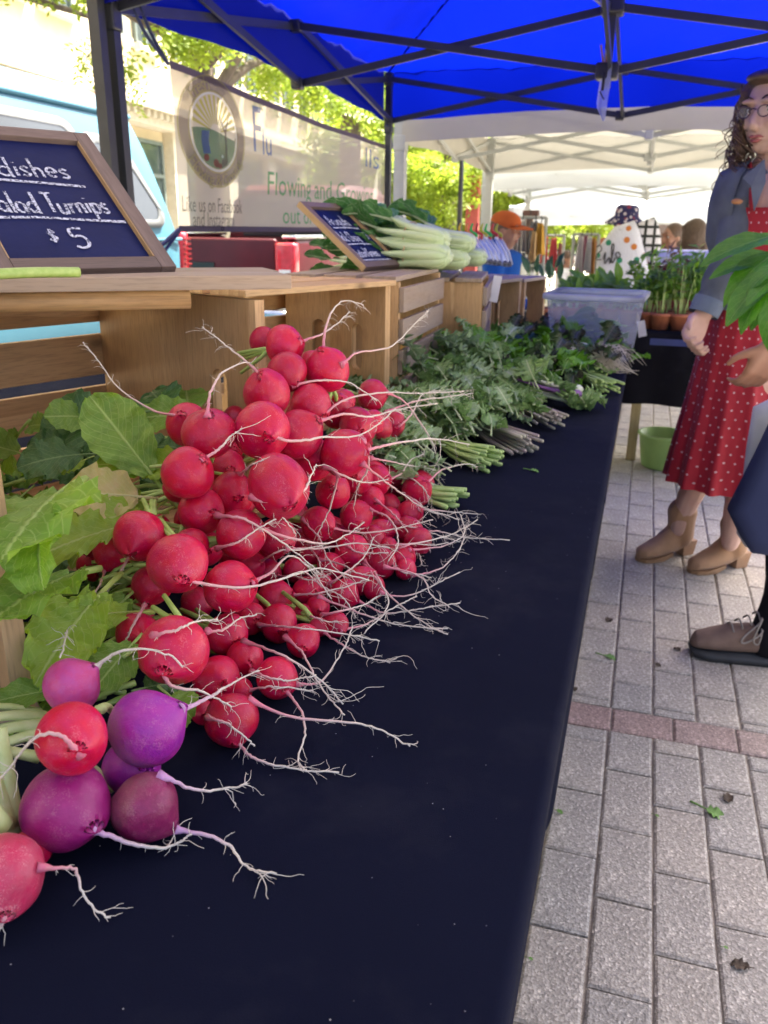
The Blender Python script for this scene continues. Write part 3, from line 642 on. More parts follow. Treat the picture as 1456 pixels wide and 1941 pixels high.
RADISH = [  # x, y, z, radius, colour, taproot path
(-0.4617,1.0341,1.0355,0.0258,'red',[(-0.436,1.029,1.042),(-0.435,1.053,1.043),(-0.435,1.077,1.043),(-0.434,1.099,1.044),(-0.433,1.119,1.046),(-0.433,1.137,1.049),(-0.433,1.153,1.052),(-0.431,1.166,1.055),(-0.429,1.177,1.060),(-0.426,1.185,1.064),(-0.422,1.190,1.069)]),
(-0.4425,0.9971,1.0066,0.0258,'red',[(-0.424,0.982,0.993),(-0.417,0.985,0.995),(-0.412,0.992,0.996),(-0.405,0.999,0.997),(-0.396,1.006,0.997),(-0.386,1.015,0.996),(-0.375,1.025,0.994),(-0.365,1.034,0.990),(-0.356,1.042,0.982),(-0.345,1.047,0.974),(-0.334,1.051,0.965)]),
(-0.4026,1.0428,1.0034,0.0288,'red',[(-0.404,1.030,1.031),(-0.411,1.052,1.041),(-0.418,1.074,1.051),(-0.423,1.095,1.059),(-0.427,1.114,1.067),(-0.429,1.132,1.074),(-0.428,1.147,1.080),(-0.426,1.161,1.085),(-0.420,1.173,1.086),(-0.411,1.182,1.083),(-0.400,1.188,1.079)]),
(-0.4325,0.9123,0.9939,0.0273,'red',[(-0.428,0.895,1.015),(-0.437,0.898,1.022),(-0.454,0.915,1.026),(-0.470,0.931,1.030),(-0.486,0.946,1.033),(-0.501,0.959,1.036),(-0.517,0.969,1.042),(-0.532,0.977,1.049),(-0.544,0.982,1.054),(-0.552,0.986,1.057),(-0.559,0.986,1.061)]),
(-0.4111,0.9956,0.9654,0.0259,'red',[(-0.389,0.985,0.953),(-0.381,0.993,0.961),(-0.379,1.017,0.965),(-0.371,1.041,0.968),(-0.358,1.066,0.969),(-0.342,1.089,0.969),(-0.324,1.109,0.967),(-0.303,1.128,0.964),(-0.282,1.143,0.963),(-0.260,1.155,0.964),(-0.237,1.163,0.965)]),
(-0.4100,1.0965,0.9364,0.0237,'red',[(-0.377,1.033,1.016),(-0.375,1.051,1.020),(-0.377,1.081,1.022),(-0.373,1.111,1.022),(-0.363,1.141,1.021),(-0.352,1.169,1.022),(-0.345,1.194,1.030),(-0.338,1.215,1.041),(-0.332,1.231,1.051),(-0.324,1.243,1.060),(-0.316,1.251,1.069)]),
(-0.3978,1.2269,0.9373,0.0243,'red',[(-0.372,1.225,0.942),(-0.364,1.240,0.935),(-0.356,1.253,0.927),(-0.343,1.265,0.909),(-0.325,1.273,0.881),(-0.309,1.277,0.854),(-0.301,1.278,0.831),(-0.297,1.275,0.811),(-0.295,1.271,0.793),(-0.297,1.265,0.778),(-0.300,1.258,0.764)]),
(-0.5005,0.8354,0.9667,0.0231,'red',[(-0.496,0.817,0.980),(-0.509,0.814,0.982),(-0.531,0.825,0.980),(-0.554,0.836,0.983),(-0.579,0.846,0.989),(-0.600,0.855,0.997),(-0.618,0.864,1.005),(-0.632,0.872,1.015),(-0.645,0.877,1.026),(-0.656,0.879,1.037),(-0.666,0.878,1.049)]),
(-0.4436,0.7854,0.9715,0.0274,'red',[(-0.437,0.772,0.996),(-0.440,0.779,1.002),(-0.450,0.799,1.006),(-0.458,0.820,1.012),(-0.463,0.841,1.018),(-0.466,0.861,1.025),(-0.463,0.881,1.029),(-0.458,0.899,1.032),(-0.456,0.911,1.031),(-0.455,0.918,1.026),(-0.454,0.921,1.021)]),
(-0.3949,0.8186,0.9710,0.0303,'red',[(-0.376,0.795,0.974),(-0.367,0.797,0.971),(-0.362,0.807,0.966),(-0.357,0.822,0.962),(-0.348,0.838,0.960),(-0.338,0.855,0.960),(-0.323,0.871,0.958),(-0.307,0.885,0.957),(-0.293,0.899,0.963),(-0.281,0.910,0.973),(-0.269,0.919,0.986)]),
(-0.3894,0.9009,0.9482,0.0278,'red',[(-0.365,0.905,0.965),(-0.358,0.929,0.965),(-0.352,0.953,0.965),(-0.345,0.974,0.962),(-0.339,0.993,0.956),(-0.332,1.010,0.952),(-0.321,1.028,0.953),(-0.307,1.044,0.956),(-0.292,1.057,0.958),(-0.274,1.068,0.960),(-0.255,1.076,0.963)]),
(-0.5678,1.0819,0.9178,0.0158,'red',None),
(-0.3695,1.0754,0.9217,0.0255,'red',[(-0.308,0.917,0.941),(-0.303,0.911,0.935),(-0.301,0.913,0.927),(-0.301,0.918,0.917),(-0.305,0.925,0.907),(-0.311,0.931,0.896),(-0.318,0.935,0.886),(-0.323,0.939,0.876),(-0.326,0.942,0.866),(-0.328,0.943,0.857),(-0.330,0.942,0.849)]),
(-0.3836,1.2115,0.8904,0.0226,'red',[(-0.370,1.221,0.913),(-0.363,1.244,0.915),(-0.355,1.267,0.916),(-0.346,1.288,0.918),(-0.335,1.308,0.918),(-0.323,1.327,0.918),(-0.310,1.343,0.917),(-0.298,1.357,0.918),(-0.287,1.367,0.918),(-0.277,1.375,0.919),(-0.265,1.381,0.921)]),
(-0.3775,1.2702,0.8833,0.0227,'red',[(-0.364,1.252,0.880),(-0.356,1.253,0.887),(-0.352,1.265,0.891),(-0.351,1.287,0.894),(-0.351,1.309,0.899),(-0.352,1.330,0.906),(-0.352,1.349,0.913),(-0.349,1.365,0.917),(-0.343,1.378,0.918),(-0.335,1.388,0.918),(-0.326,1.394,0.919)]),
(-0.3341,0.9222,0.9245,0.0300,'red',[(-0.306,0.912,0.932),(-0.302,0.937,0.930),(-0.297,0.961,0.927),(-0.292,0.984,0.925),(-0.284,1.006,0.923),(-0.274,1.027,0.921),(-0.263,1.044,0.920),(-0.251,1.059,0.917),(-0.238,1.071,0.914),(-0.224,1.080,0.910),(-0.209,1.085,0.907)]),
(-0.3833,0.9372,0.9071,0.0256,'red',[(-0.348,0.896,0.912),(-0.338,0.891,0.911),(-0.332,0.892,0.907),(-0.326,0.897,0.903),(-0.321,0.905,0.898),(-0.319,0.920,0.891),(-0.316,0.935,0.885),(-0.312,0.949,0.881),(-0.307,0.961,0.879),(-0.302,0.971,0.878),(-0.295,0.977,0.879)]),
(-0.4402,0.7270,0.9432,0.0266,'red',[(-0.418,0.724,0.960),(-0.416,0.731,0.962),(-0.414,0.738,0.964),(-0.412,0.744,0.966),(-0.410,0.751,0.969),(-0.409,0.757,0.972),(-0.407,0.763,0.976),(-0.405,0.767,0.978),(-0.403,0.771,0.980),(-0.401,0.774,0.981),(-0.399,0.776,0.983)]),
(-0.4589,0.8464,0.9133,0.0222,'red',[(-0.413,0.795,0.925),(-0.405,0.785,0.931),(-0.397,0.775,0.937),(-0.388,0.766,0.943),(-0.380,0.756,0.949),(-0.372,0.746,0.954),(-0.368,0.744,0.956),(-0.365,0.743,0.958),(-0.363,0.742,0.959),(-0.360,0.742,0.960),(-0.358,0.742,0.961)]),
(-0.3489,0.7578,0.9292,0.0319,'red',[(-0.329,0.733,0.925),(-0.323,0.732,0.928),(-0.319,0.737,0.930),(-0.316,0.742,0.931),(-0.314,0.747,0.933),(-0.314,0.751,0.936),(-0.314,0.756,0.939),(-0.314,0.761,0.943),(-0.313,0.766,0.946),(-0.313,0.769,0.949),(-0.312,0.772,0.953)]),
(-0.4227,0.7938,0.9001,0.0240,'red',[(-0.364,0.728,0.923),(-0.355,0.722,0.923),(-0.349,0.722,0.922),(-0.344,0.723,0.919),(-0.340,0.725,0.915),(-0.337,0.729,0.910),(-0.335,0.734,0.904),(-0.333,0.738,0.898),(-0.331,0.741,0.893),(-0.328,0.743,0.887),(-0.326,0.744,0.883)]),
(-0.4343,0.7418,0.8962,0.0240,'red',[(-0.403,0.723,0.901),(-0.383,0.709,0.907),(-0.372,0.710,0.907),(-0.361,0.713,0.902),(-0.352,0.721,0.893),(-0.345,0.733,0.881),(-0.339,0.744,0.870),(-0.333,0.754,0.859),(-0.325,0.762,0.848),(-0.316,0.767,0.837),(-0.307,0.770,0.827)]),
(-0.3798,0.7261,0.8817,0.0261,'red',[(-0.355,0.723,0.892),(-0.349,0.745,0.880),(-0.343,0.766,0.868),(-0.337,0.788,0.858),(-0.329,0.808,0.848),(-0.322,0.826,0.842),(-0.316,0.843,0.840),(-0.312,0.858,0.841),(-0.307,0.870,0.842),(-0.302,0.880,0.846),(-0.296,0.887,0.850)]),
(-0.3669,0.9671,0.8573,0.0231,'red',[(-0.335,0.898,0.903),(-0.337,0.901,0.896),(-0.339,0.904,0.890),(-0.341,0.906,0.883),(-0.343,0.906,0.874),(-0.346,0.906,0.864),(-0.349,0.905,0.854),(-0.353,0.903,0.845),(-0.356,0.901,0.837),(-0.359,0.898,0.830),(-0.362,0.894,0.822)]),
(-0.3606,1.0406,0.8567,0.0230,'red',[(-0.306,0.911,0.916),(-0.305,0.939,0.900),(-0.303,0.966,0.885),(-0.300,0.992,0.869),(-0.294,1.016,0.853),(-0.287,1.038,0.838),(-0.278,1.056,0.823),(-0.267,1.073,0.811),(-0.254,1.086,0.802),(-0.239,1.096,0.795),(-0.223,1.101,0.789)]),
(-0.3545,1.1120,0.8312,0.0220,'red',[(-0.334,1.104,0.837),(-0.329,1.111,0.838),(-0.328,1.130,0.836),(-0.327,1.149,0.834),(-0.327,1.167,0.834),(-0.328,1.184,0.836),(-0.328,1.200,0.839),(-0.327,1.213,0.841),(-0.323,1.223,0.842),(-0.318,1.232,0.843),(-0.312,1.237,0.846)]),
(-0.3594,1.2049,0.8161,0.0203,'red',[(-0.340,1.195,0.816),(-0.331,1.184,0.819),(-0.321,1.173,0.822),(-0.314,1.168,0.823),(-0.307,1.166,0.821),(-0.302,1.164,0.818),(-0.297,1.163,0.815),(-0.292,1.163,0.810),(-0.289,1.163,0.805),(-0.286,1.162,0.800),(-0.283,1.161,0.795)]),
(-0.3499,1.0756,0.8117,0.0208,'red',[(-0.336,1.061,0.818),(-0.322,1.055,0.812),(-0.309,1.048,0.807),(-0.297,1.040,0.801),(-0.286,1.032,0.794),(-0.275,1.023,0.786),(-0.266,1.014,0.778),(-0.259,1.005,0.773),(-0.254,0.997,0.769),(-0.250,0.988,0.767),(-0.246,0.979,0.764)]),
(-0.3094,1.1835,0.7995,0.0232,'red',[(-0.294,1.173,0.815),(-0.291,1.198,0.815),(-0.289,1.222,0.817),(-0.286,1.245,0.818),(-0.279,1.266,0.817),(-0.271,1.285,0.816),(-0.262,1.302,0.815),(-0.255,1.315,0.813),(-0.250,1.324,0.810),(-0.247,1.330,0.806),(-0.243,1.333,0.804)]),
(-0.3429,0.9898,0.8176,0.0222,'red',[(-0.323,0.988,0.831),(-0.313,0.985,0.829),(-0.302,0.982,0.828),(-0.293,0.978,0.825),(-0.285,0.972,0.820),(-0.278,0.964,0.814),(-0.273,0.954,0.807),(-0.270,0.944,0.802),(-0.270,0.933,0.798),(-0.272,0.921,0.795),(-0.274,0.913,0.791)]),
(-0.3730,0.9263,0.8245,0.0212,'red',[(-0.353,0.916,0.826),(-0.344,0.929,0.820),(-0.335,0.942,0.814),(-0.325,0.955,0.809),(-0.314,0.967,0.806),(-0.302,0.980,0.805),(-0.290,0.992,0.805),(-0.278,1.003,0.806),(-0.267,1.011,0.808),(-0.256,1.019,0.810),(-0.244,1.024,0.813)]),
(-0.3052,1.1269,0.7819,0.0199,'red',[(-0.288,1.120,0.792),(-0.282,1.130,0.789),(-0.275,1.141,0.785),(-0.269,1.150,0.782),(-0.262,1.160,0.779),(-0.254,1.168,0.776),(-0.246,1.175,0.774),(-0.237,1.182,0.772),(-0.227,1.187,0.770),(-0.217,1.191,0.769),(-0.208,1.194,0.768)]),
(-0.3573,1.2265,0.7842,0.0190,'red',[(-0.326,1.165,0.798),(-0.314,1.146,0.802),(-0.302,1.126,0.806),(-0.295,1.124,0.804),(-0.289,1.124,0.800),(-0.285,1.126,0.795),(-0.280,1.130,0.789),(-0.275,1.135,0.785),(-0.269,1.139,0.782),(-0.262,1.142,0.780),(-0.256,1.145,0.779)]),
(-0.2854,1.0532,0.7815,0.0195,'red',[(-0.270,1.040,0.785),(-0.263,1.045,0.785),(-0.256,1.053,0.784),(-0.248,1.060,0.783),(-0.238,1.067,0.780),(-0.226,1.073,0.776),(-0.213,1.078,0.772),(-0.198,1.084,0.770),(-0.182,1.089,0.769),(-0.165,1.093,0.769),(-0.148,1.097,0.769)]),
(-0.3216,0.9970,0.7823,0.0203,'red',[(-0.298,0.978,0.785),(-0.280,0.953,0.797),(-0.269,0.952,0.800),(-0.260,0.960,0.799),(-0.252,0.980,0.795),(-0.241,0.999,0.792),(-0.230,1.018,0.791),(-0.219,1.034,0.791),(-0.210,1.048,0.794),(-0.200,1.059,0.799),(-0.190,1.067,0.805)]),
(-0.3280,0.9321,0.7899,0.0220,'red',[(-0.308,0.920,0.787),(-0.295,0.900,0.788),(-0.281,0.879,0.790),(-0.269,0.858,0.792),(-0.261,0.848,0.788),(-0.253,0.837,0.784),(-0.246,0.826,0.779),(-0.245,0.813,0.775),(-0.247,0.799,0.771),(-0.253,0.784,0.768),(-0.257,0.770,0.764)]),
(-0.3484,0.9009,0.7795,0.0175,'red',[(-0.307,0.916,0.783),(-0.277,0.861,0.794),(-0.263,0.852,0.786),(-0.250,0.844,0.778),(-0.236,0.836,0.773),(-0.223,0.828,0.769),(-0.211,0.821,0.766),(-0.199,0.814,0.765),(-0.189,0.807,0.764),(-0.179,0.802,0.764),(-0.169,0.797,0.764)]),
(-0.2873,0.9290,0.7803,0.0183,'red',[(-0.270,0.921,0.783),(-0.264,0.917,0.783),(-0.259,0.914,0.781),(-0.254,0.914,0.779),(-0.249,0.915,0.778),(-0.244,0.917,0.777),(-0.239,0.920,0.776),(-0.235,0.922,0.775),(-0.230,0.924,0.774),(-0.225,0.925,0.772),(-0.220,0.926,0.771)]),
(-0.2694,0.9602,0.7794,0.0174,'red',[(-0.256,0.958,0.792),(-0.247,0.977,0.787),(-0.238,0.996,0.783),(-0.230,1.013,0.779),(-0.222,1.030,0.778),(-0.215,1.046,0.778),(-0.210,1.060,0.779),(-0.208,1.072,0.782),(-0.211,1.081,0.787),(-0.216,1.088,0.794),(-0.220,1.092,0.801)]),
(-0.2561,0.9316,0.7755,0.0135,'red',[(-0.242,0.926,0.772),(-0.236,0.938,0.769),(-0.229,0.950,0.767),(-0.223,0.962,0.766),(-0.217,0.974,0.766),(-0.212,0.986,0.769),(-0.208,0.997,0.773),(-0.204,1.006,0.777),(-0.202,1.014,0.781),(-0.201,1.020,0.786),(-0.199,1.024,0.792)]),
(-0.2984,0.8694,0.7795,0.0175,'red',[(-0.266,0.886,0.795),(-0.253,0.888,0.793),(-0.241,0.889,0.792),(-0.229,0.889,0.789),(-0.221,0.888,0.785),(-0.215,0.884,0.779),(-0.210,0.879,0.773),(-0.204,0.875,0.769),(-0.197,0.872,0.767),(-0.189,0.869,0.766),(-0.182,0.865,0.764)]),
(-0.2760,0.8635,0.7761,0.0141,'red',[(-0.263,0.856,0.774),(-0.256,0.862,0.770),(-0.249,0.868,0.767),(-0.242,0.875,0.765),(-0.234,0.882,0.765),(-0.226,0.890,0.766),(-0.218,0.898,0.769),(-0.210,0.905,0.772),(-0.202,0.912,0.776),(-0.193,0.918,0.780),(-0.184,0.923,0.785)]),
(-0.3034,0.8303,0.7789,0.0169,'red',[(-0.285,0.832,0.771),(-0.274,0.830,0.768),(-0.264,0.827,0.766),(-0.253,0.825,0.764),(-0.243,0.826,0.764),(-0.234,0.831,0.765),(-0.223,0.837,0.766),(-0.212,0.842,0.768),(-0.198,0.848,0.770),(-0.183,0.853,0.772),(-0.168,0.858,0.775)]),
(-0.3430,0.8202,0.7802,0.0182,'red',[(-0.315,0.790,0.789),(-0.300,0.792,0.784),(-0.285,0.794,0.779),(-0.271,0.795,0.775),(-0.257,0.797,0.771),(-0.245,0.798,0.768),(-0.232,0.799,0.766),(-0.218,0.801,0.765),(-0.203,0.803,0.764),(-0.187,0.806,0.764),(-0.171,0.809,0.764)]),
(-0.3204,0.7918,0.7753,0.0133,'red',[(-0.300,0.760,0.785),(-0.290,0.755,0.791),(-0.283,0.759,0.792),(-0.279,0.770,0.789),(-0.274,0.781,0.787),(-0.271,0.791,0.785),(-0.268,0.800,0.783),(-0.265,0.808,0.783),(-0.263,0.815,0.783),(-0.260,0.820,0.784),(-0.256,0.824,0.786)]),
(-0.3745,0.7920,0.7811,0.0191,'red',[(-0.354,0.794,0.786),(-0.344,0.793,0.788),(-0.335,0.792,0.790),(-0.325,0.792,0.792),(-0.317,0.797,0.793),(-0.309,0.804,0.794),(-0.300,0.810,0.795),(-0.292,0.815,0.797),(-0.285,0.820,0.799),(-0.278,0.824,0.801),(-0.271,0.828,0.803)]),
(-0.3841,0.8209,0.8425,0.0223,'red',[(-0.364,0.809,0.836),(-0.360,0.823,0.831),(-0.355,0.836,0.827),(-0.349,0.849,0.823),(-0.340,0.863,0.820),(-0.328,0.876,0.819),(-0.315,0.889,0.819),(-0.303,0.899,0.817),(-0.293,0.907,0.814),(-0.282,0.912,0.811),(-0.272,0.916,0.808)]),
(-0.4058,0.9480,0.7866,0.0178,'red',[(-0.379,0.915,0.795),(-0.372,0.905,0.795),(-0.365,0.896,0.795),(-0.358,0.887,0.795),(-0.352,0.877,0.795),(-0.347,0.866,0.794),(-0.342,0.856,0.794),(-0.336,0.846,0.794),(-0.330,0.839,0.794),(-0.324,0.833,0.794),(-0.318,0.827,0.794)]),
(-0.3418,0.7312,0.7815,0.0195,'red',[(-0.315,0.693,0.786),(-0.304,0.685,0.785),(-0.294,0.678,0.784),(-0.285,0.669,0.781),(-0.275,0.660,0.776),(-0.266,0.650,0.771),(-0.256,0.641,0.768),(-0.246,0.633,0.765),(-0.237,0.624,0.765),(-0.230,0.618,0.765),(-0.223,0.611,0.765)]),
(-0.3024,0.7063,0.7797,0.0177,'red',[(-0.274,0.625,0.779),(-0.271,0.635,0.774),(-0.268,0.645,0.769),(-0.265,0.655,0.766),(-0.262,0.667,0.767),(-0.260,0.681,0.771),(-0.258,0.693,0.776),(-0.256,0.704,0.781),(-0.256,0.712,0.785),(-0.255,0.718,0.790),(-0.255,0.723,0.795)]),
(-0.3035,0.7523,0.7730,0.0110,'red',[(-0.294,0.745,0.771),(-0.285,0.740,0.769),(-0.275,0.736,0.767),(-0.266,0.732,0.766),(-0.256,0.727,0.765),(-0.247,0.723,0.764),(-0.239,0.720,0.764),(-0.232,0.719,0.764),(-0.225,0.718,0.764),(-0.218,0.717,0.765),(-0.211,0.717,0.764)]),
(-0.2869,0.7609,0.7748,0.0128,'red',[(-0.276,0.753,0.773),(-0.271,0.764,0.771),(-0.265,0.774,0.769),(-0.259,0.785,0.768),(-0.253,0.796,0.769),(-0.247,0.807,0.771),(-0.241,0.817,0.774),(-0.235,0.826,0.776),(-0.229,0.833,0.778),(-0.223,0.838,0.780),(-0.217,0.843,0.783)]),
(-0.3338,0.7783,0.7728,0.0108,'red',[(-0.323,0.773,0.774),(-0.309,0.747,0.787),(-0.305,0.745,0.787),(-0.301,0.745,0.787),(-0.298,0.745,0.786),(-0.295,0.745,0.785),(-0.291,0.745,0.785),(-0.288,0.746,0.784),(-0.285,0.746,0.785),(-0.282,0.747,0.785),(-0.279,0.748,0.785)]),
(-0.2966,0.6244,0.7816,0.0196,'red',[(-0.281,0.611,0.780),(-0.271,0.603,0.778),(-0.262,0.596,0.776),(-0.254,0.587,0.774),(-0.248,0.577,0.772),(-0.243,0.566,0.770),(-0.241,0.554,0.767),(-0.239,0.542,0.765),(-0.235,0.532,0.765),(-0.230,0.527,0.765),(-0.225,0.524,0.765)]),
(-0.4578,0.6614,0.8941,0.0238,'red',[(-0.453,0.638,0.889),(-0.454,0.635,0.885),(-0.461,0.640,0.876),(-0.469,0.643,0.865),(-0.479,0.642,0.851),(-0.488,0.641,0.838),(-0.495,0.639,0.824),(-0.500,0.636,0.809),(-0.501,0.634,0.796),(-0.498,0.633,0.782),(-0.494,0.630,0.770)]),
(-0.5145,0.6902,0.8561,0.0192,'red',[(-0.515,0.673,0.843),(-0.510,0.665,0.842),(-0.504,0.655,0.843),(-0.498,0.643,0.843),(-0.492,0.625,0.841),(-0.486,0.602,0.840),(-0.478,0.577,0.840),(-0.466,0.551,0.843),(-0.450,0.526,0.848),(-0.431,0.501,0.856),(-0.413,0.474,0.864)]),
(-0.3952,0.6275,0.8863,0.0270,'red',[(-0.380,0.605,0.881),(-0.371,0.609,0.878),(-0.365,0.622,0.871),(-0.353,0.638,0.863),(-0.339,0.656,0.857),(-0.323,0.680,0.855),(-0.309,0.703,0.855),(-0.301,0.720,0.854),(-0.292,0.733,0.852),(-0.271,0.745,0.844),(-0.246,0.754,0.836)]),
(-0.4525,0.6670,0.8386,0.0207,'red',[(-0.452,0.649,0.824),(-0.430,0.610,0.838),(-0.428,0.600,0.836),(-0.428,0.593,0.832),(-0.429,0.588,0.826),(-0.431,0.585,0.820),(-0.433,0.583,0.814),(-0.435,0.581,0.806),(-0.437,0.577,0.799),(-0.439,0.572,0.791),(-0.441,0.567,0.784)]),
(-0.4603,0.7927,0.8292,0.0186,'red',[(-0.393,0.702,0.874),(-0.382,0.695,0.880),(-0.375,0.695,0.882),(-0.369,0.697,0.885),(-0.364,0.700,0.888),(-0.360,0.704,0.891),(-0.356,0.709,0.894),(-0.352,0.713,0.897),(-0.348,0.717,0.899),(-0.343,0.721,0.902),(-0.338,0.725,0.904)]),
(-0.3651,0.6681,0.8492,0.0253,'red',[(-0.339,0.667,0.857),(-0.339,0.688,0.854),(-0.339,0.708,0.851),(-0.340,0.728,0.850),(-0.341,0.746,0.851),(-0.341,0.761,0.849),(-0.337,0.774,0.842),(-0.330,0.783,0.831),(-0.322,0.789,0.819),(-0.314,0.791,0.804),(-0.304,0.790,0.790)]),
(-0.3432,0.5284,0.8532,0.0286,'red',[(-0.336,0.500,0.850),(-0.333,0.497,0.847),(-0.332,0.499,0.841),(-0.329,0.503,0.836),(-0.324,0.509,0.832),(-0.318,0.515,0.829),(-0.313,0.519,0.825),(-0.309,0.522,0.821),(-0.304,0.525,0.817),(-0.298,0.527,0.813),(-0.293,0.529,0.809)]),
(-0.4344,0.6095,0.8132,0.0205,'red',[(-0.348,0.511,0.876),(-0.341,0.508,0.880),(-0.336,0.511,0.881),(-0.332,0.514,0.881),(-0.329,0.518,0.882),(-0.327,0.523,0.882),(-0.325,0.529,0.882),(-0.323,0.535,0.881),(-0.320,0.540,0.880),(-0.316,0.544,0.879),(-0.312,0.547,0.879)]),
(-0.3722,0.6713,0.7928,0.0211,'red',[(-0.340,0.651,0.799),(-0.325,0.645,0.801),(-0.310,0.638,0.803),(-0.295,0.631,0.805),(-0.283,0.631,0.800),(-0.272,0.632,0.794),(-0.261,0.632,0.788),(-0.252,0.632,0.782),(-0.244,0.631,0.776),(-0.237,0.629,0.770),(-0.230,0.628,0.765)]),
(-0.3785,0.7363,0.7789,0.0169,'red',[(-0.355,0.715,0.785),(-0.340,0.708,0.790),(-0.326,0.703,0.794),(-0.312,0.697,0.798),(-0.298,0.696,0.799),(-0.287,0.703,0.796),(-0.275,0.710,0.793),(-0.264,0.716,0.789),(-0.252,0.722,0.786),(-0.239,0.726,0.783),(-0.226,0.730,0.780)]),
(-0.3428,0.6504,0.7799,0.0179,'red',[(-0.316,0.616,0.789),(-0.305,0.606,0.795),(-0.297,0.604,0.795),(-0.291,0.604,0.794),(-0.285,0.606,0.793),(-0.281,0.609,0.791),(-0.276,0.612,0.790),(-0.271,0.617,0.790),(-0.267,0.621,0.790),(-0.262,0.624,0.790),(-0.257,0.628,0.791)]),
(-0.3035,0.5480,0.7836,0.0216,'red',[(-0.291,0.531,0.774),(-0.285,0.528,0.772),(-0.279,0.525,0.769),(-0.272,0.523,0.767),(-0.263,0.522,0.766),(-0.253,0.522,0.765),(-0.242,0.523,0.765),(-0.231,0.524,0.765),(-0.220,0.525,0.765),(-0.210,0.528,0.765),(-0.199,0.530,0.765)]),
(-0.3495,0.6052,0.7831,0.0211,'red',[(-0.287,0.556,0.799),(-0.274,0.560,0.792),(-0.260,0.564,0.786),(-0.242,0.570,0.782),(-0.220,0.578,0.779),(-0.200,0.584,0.777),(-0.187,0.586,0.775),(-0.178,0.587,0.773),(-0.169,0.586,0.770),(-0.161,0.585,0.767),(-0.152,0.584,0.765)]),
(-0.4220,0.7024,0.7735,0.0115,'red',[(-0.320,0.546,0.867),(-0.325,0.562,0.858),(-0.328,0.578,0.850),(-0.332,0.594,0.843),(-0.336,0.608,0.838),(-0.339,0.622,0.834),(-0.341,0.635,0.831),(-0.342,0.645,0.829),(-0.341,0.654,0.826),(-0.339,0.660,0.824),(-0.335,0.665,0.824)]),
(-0.4258,0.8291,0.7963,0.0180,'red',[(-0.409,0.826,0.806),(-0.395,0.812,0.818),(-0.381,0.797,0.830),(-0.373,0.797,0.835),(-0.367,0.801,0.837),(-0.362,0.808,0.835),(-0.358,0.817,0.832),(-0.353,0.826,0.830),(-0.349,0.835,0.829),(-0.343,0.842,0.829),(-0.337,0.847,0.829)]),
(-0.3417,0.5637,0.7725,0.0105,'red',[(-0.315,0.530,0.793),(-0.307,0.525,0.796),(-0.302,0.525,0.796),(-0.297,0.525,0.795),(-0.293,0.525,0.793),(-0.290,0.526,0.790),(-0.286,0.527,0.787),(-0.283,0.528,0.784),(-0.280,0.528,0.781),(-0.276,0.528,0.778),(-0.273,0.528,0.775)]),
(-0.4157,0.8573,0.7792,0.0172,'red',[(-0.399,0.851,0.780),(-0.388,0.843,0.784),(-0.378,0.835,0.789),(-0.368,0.828,0.793),(-0.358,0.819,0.797),(-0.348,0.811,0.800),(-0.342,0.810,0.800),(-0.336,0.811,0.800),(-0.331,0.814,0.801),(-0.326,0.817,0.802),(-0.321,0.819,0.803)]),
(-0.3809,0.9239,0.7793,0.0173,'red',[(-0.353,0.888,0.792),(-0.343,0.884,0.794),(-0.334,0.879,0.796),(-0.325,0.874,0.797),(-0.316,0.868,0.798),(-0.307,0.861,0.798),(-0.299,0.856,0.797),(-0.292,0.855,0.796),(-0.286,0.856,0.795),(-0.279,0.857,0.794),(-0.272,0.858,0.793)]),
(-0.3263,0.6075,0.7730,0.0110,'red',[(-0.315,0.605,0.777),(-0.307,0.603,0.781),(-0.300,0.600,0.785),(-0.293,0.601,0.787),(-0.288,0.602,0.787),(-0.283,0.605,0.786),(-0.278,0.608,0.785),(-0.272,0.611,0.784),(-0.267,0.613,0.782),(-0.262,0.616,0.780),(-0.256,0.618,0.779)]),
(-0.4309,0.9868,0.8114,0.0176,'red',[(-0.386,0.910,0.834),(-0.376,0.901,0.831),(-0.367,0.895,0.827),(-0.358,0.889,0.823),(-0.351,0.881,0.819),(-0.344,0.872,0.814),(-0.337,0.863,0.809),(-0.329,0.855,0.806),(-0.320,0.846,0.803),(-0.310,0.838,0.802),(-0.301,0.829,0.800)]),
(-0.3281,1.0900,0.7807,0.0187,'red',[(-0.300,1.044,0.794),(-0.288,1.034,0.797),(-0.279,1.034,0.795),(-0.270,1.038,0.793),(-0.263,1.043,0.789),(-0.255,1.048,0.785),(-0.247,1.052,0.782),(-0.238,1.056,0.778),(-0.230,1.060,0.775),(-0.221,1.062,0.772),(-0.213,1.064,0.770)]),
(-0.3700,0.9902,0.7825,0.0190,'red',[(-0.330,0.916,0.805),(-0.324,0.910,0.805),(-0.319,0.910,0.802),(-0.314,0.910,0.800),(-0.308,0.911,0.799),(-0.303,0.912,0.799),(-0.298,0.914,0.799),(-0.292,0.915,0.799),(-0.287,0.916,0.800),(-0.282,0.918,0.800),(-0.276,0.920,0.800)]),
(-0.3858,0.8792,0.7780,0.0160,'red',[(-0.370,0.873,0.779),(-0.339,0.815,0.802),(-0.331,0.813,0.798),(-0.324,0.811,0.794),(-0.316,0.811,0.791),(-0.308,0.810,0.789),(-0.300,0.810,0.786),(-0.294,0.809,0.782),(-0.288,0.807,0.776),(-0.283,0.805,0.770),(-0.278,0.802,0.764)]),
(-0.3381,0.8488,0.7761,0.0141,'red',[(-0.318,0.827,0.792),(-0.311,0.825,0.798),(-0.308,0.836,0.799),(-0.305,0.847,0.800),(-0.302,0.857,0.801),(-0.299,0.867,0.803),(-0.296,0.876,0.805),(-0.294,0.885,0.809),(-0.292,0.892,0.814),(-0.291,0.898,0.820),(-0.290,0.903,0.826)]),
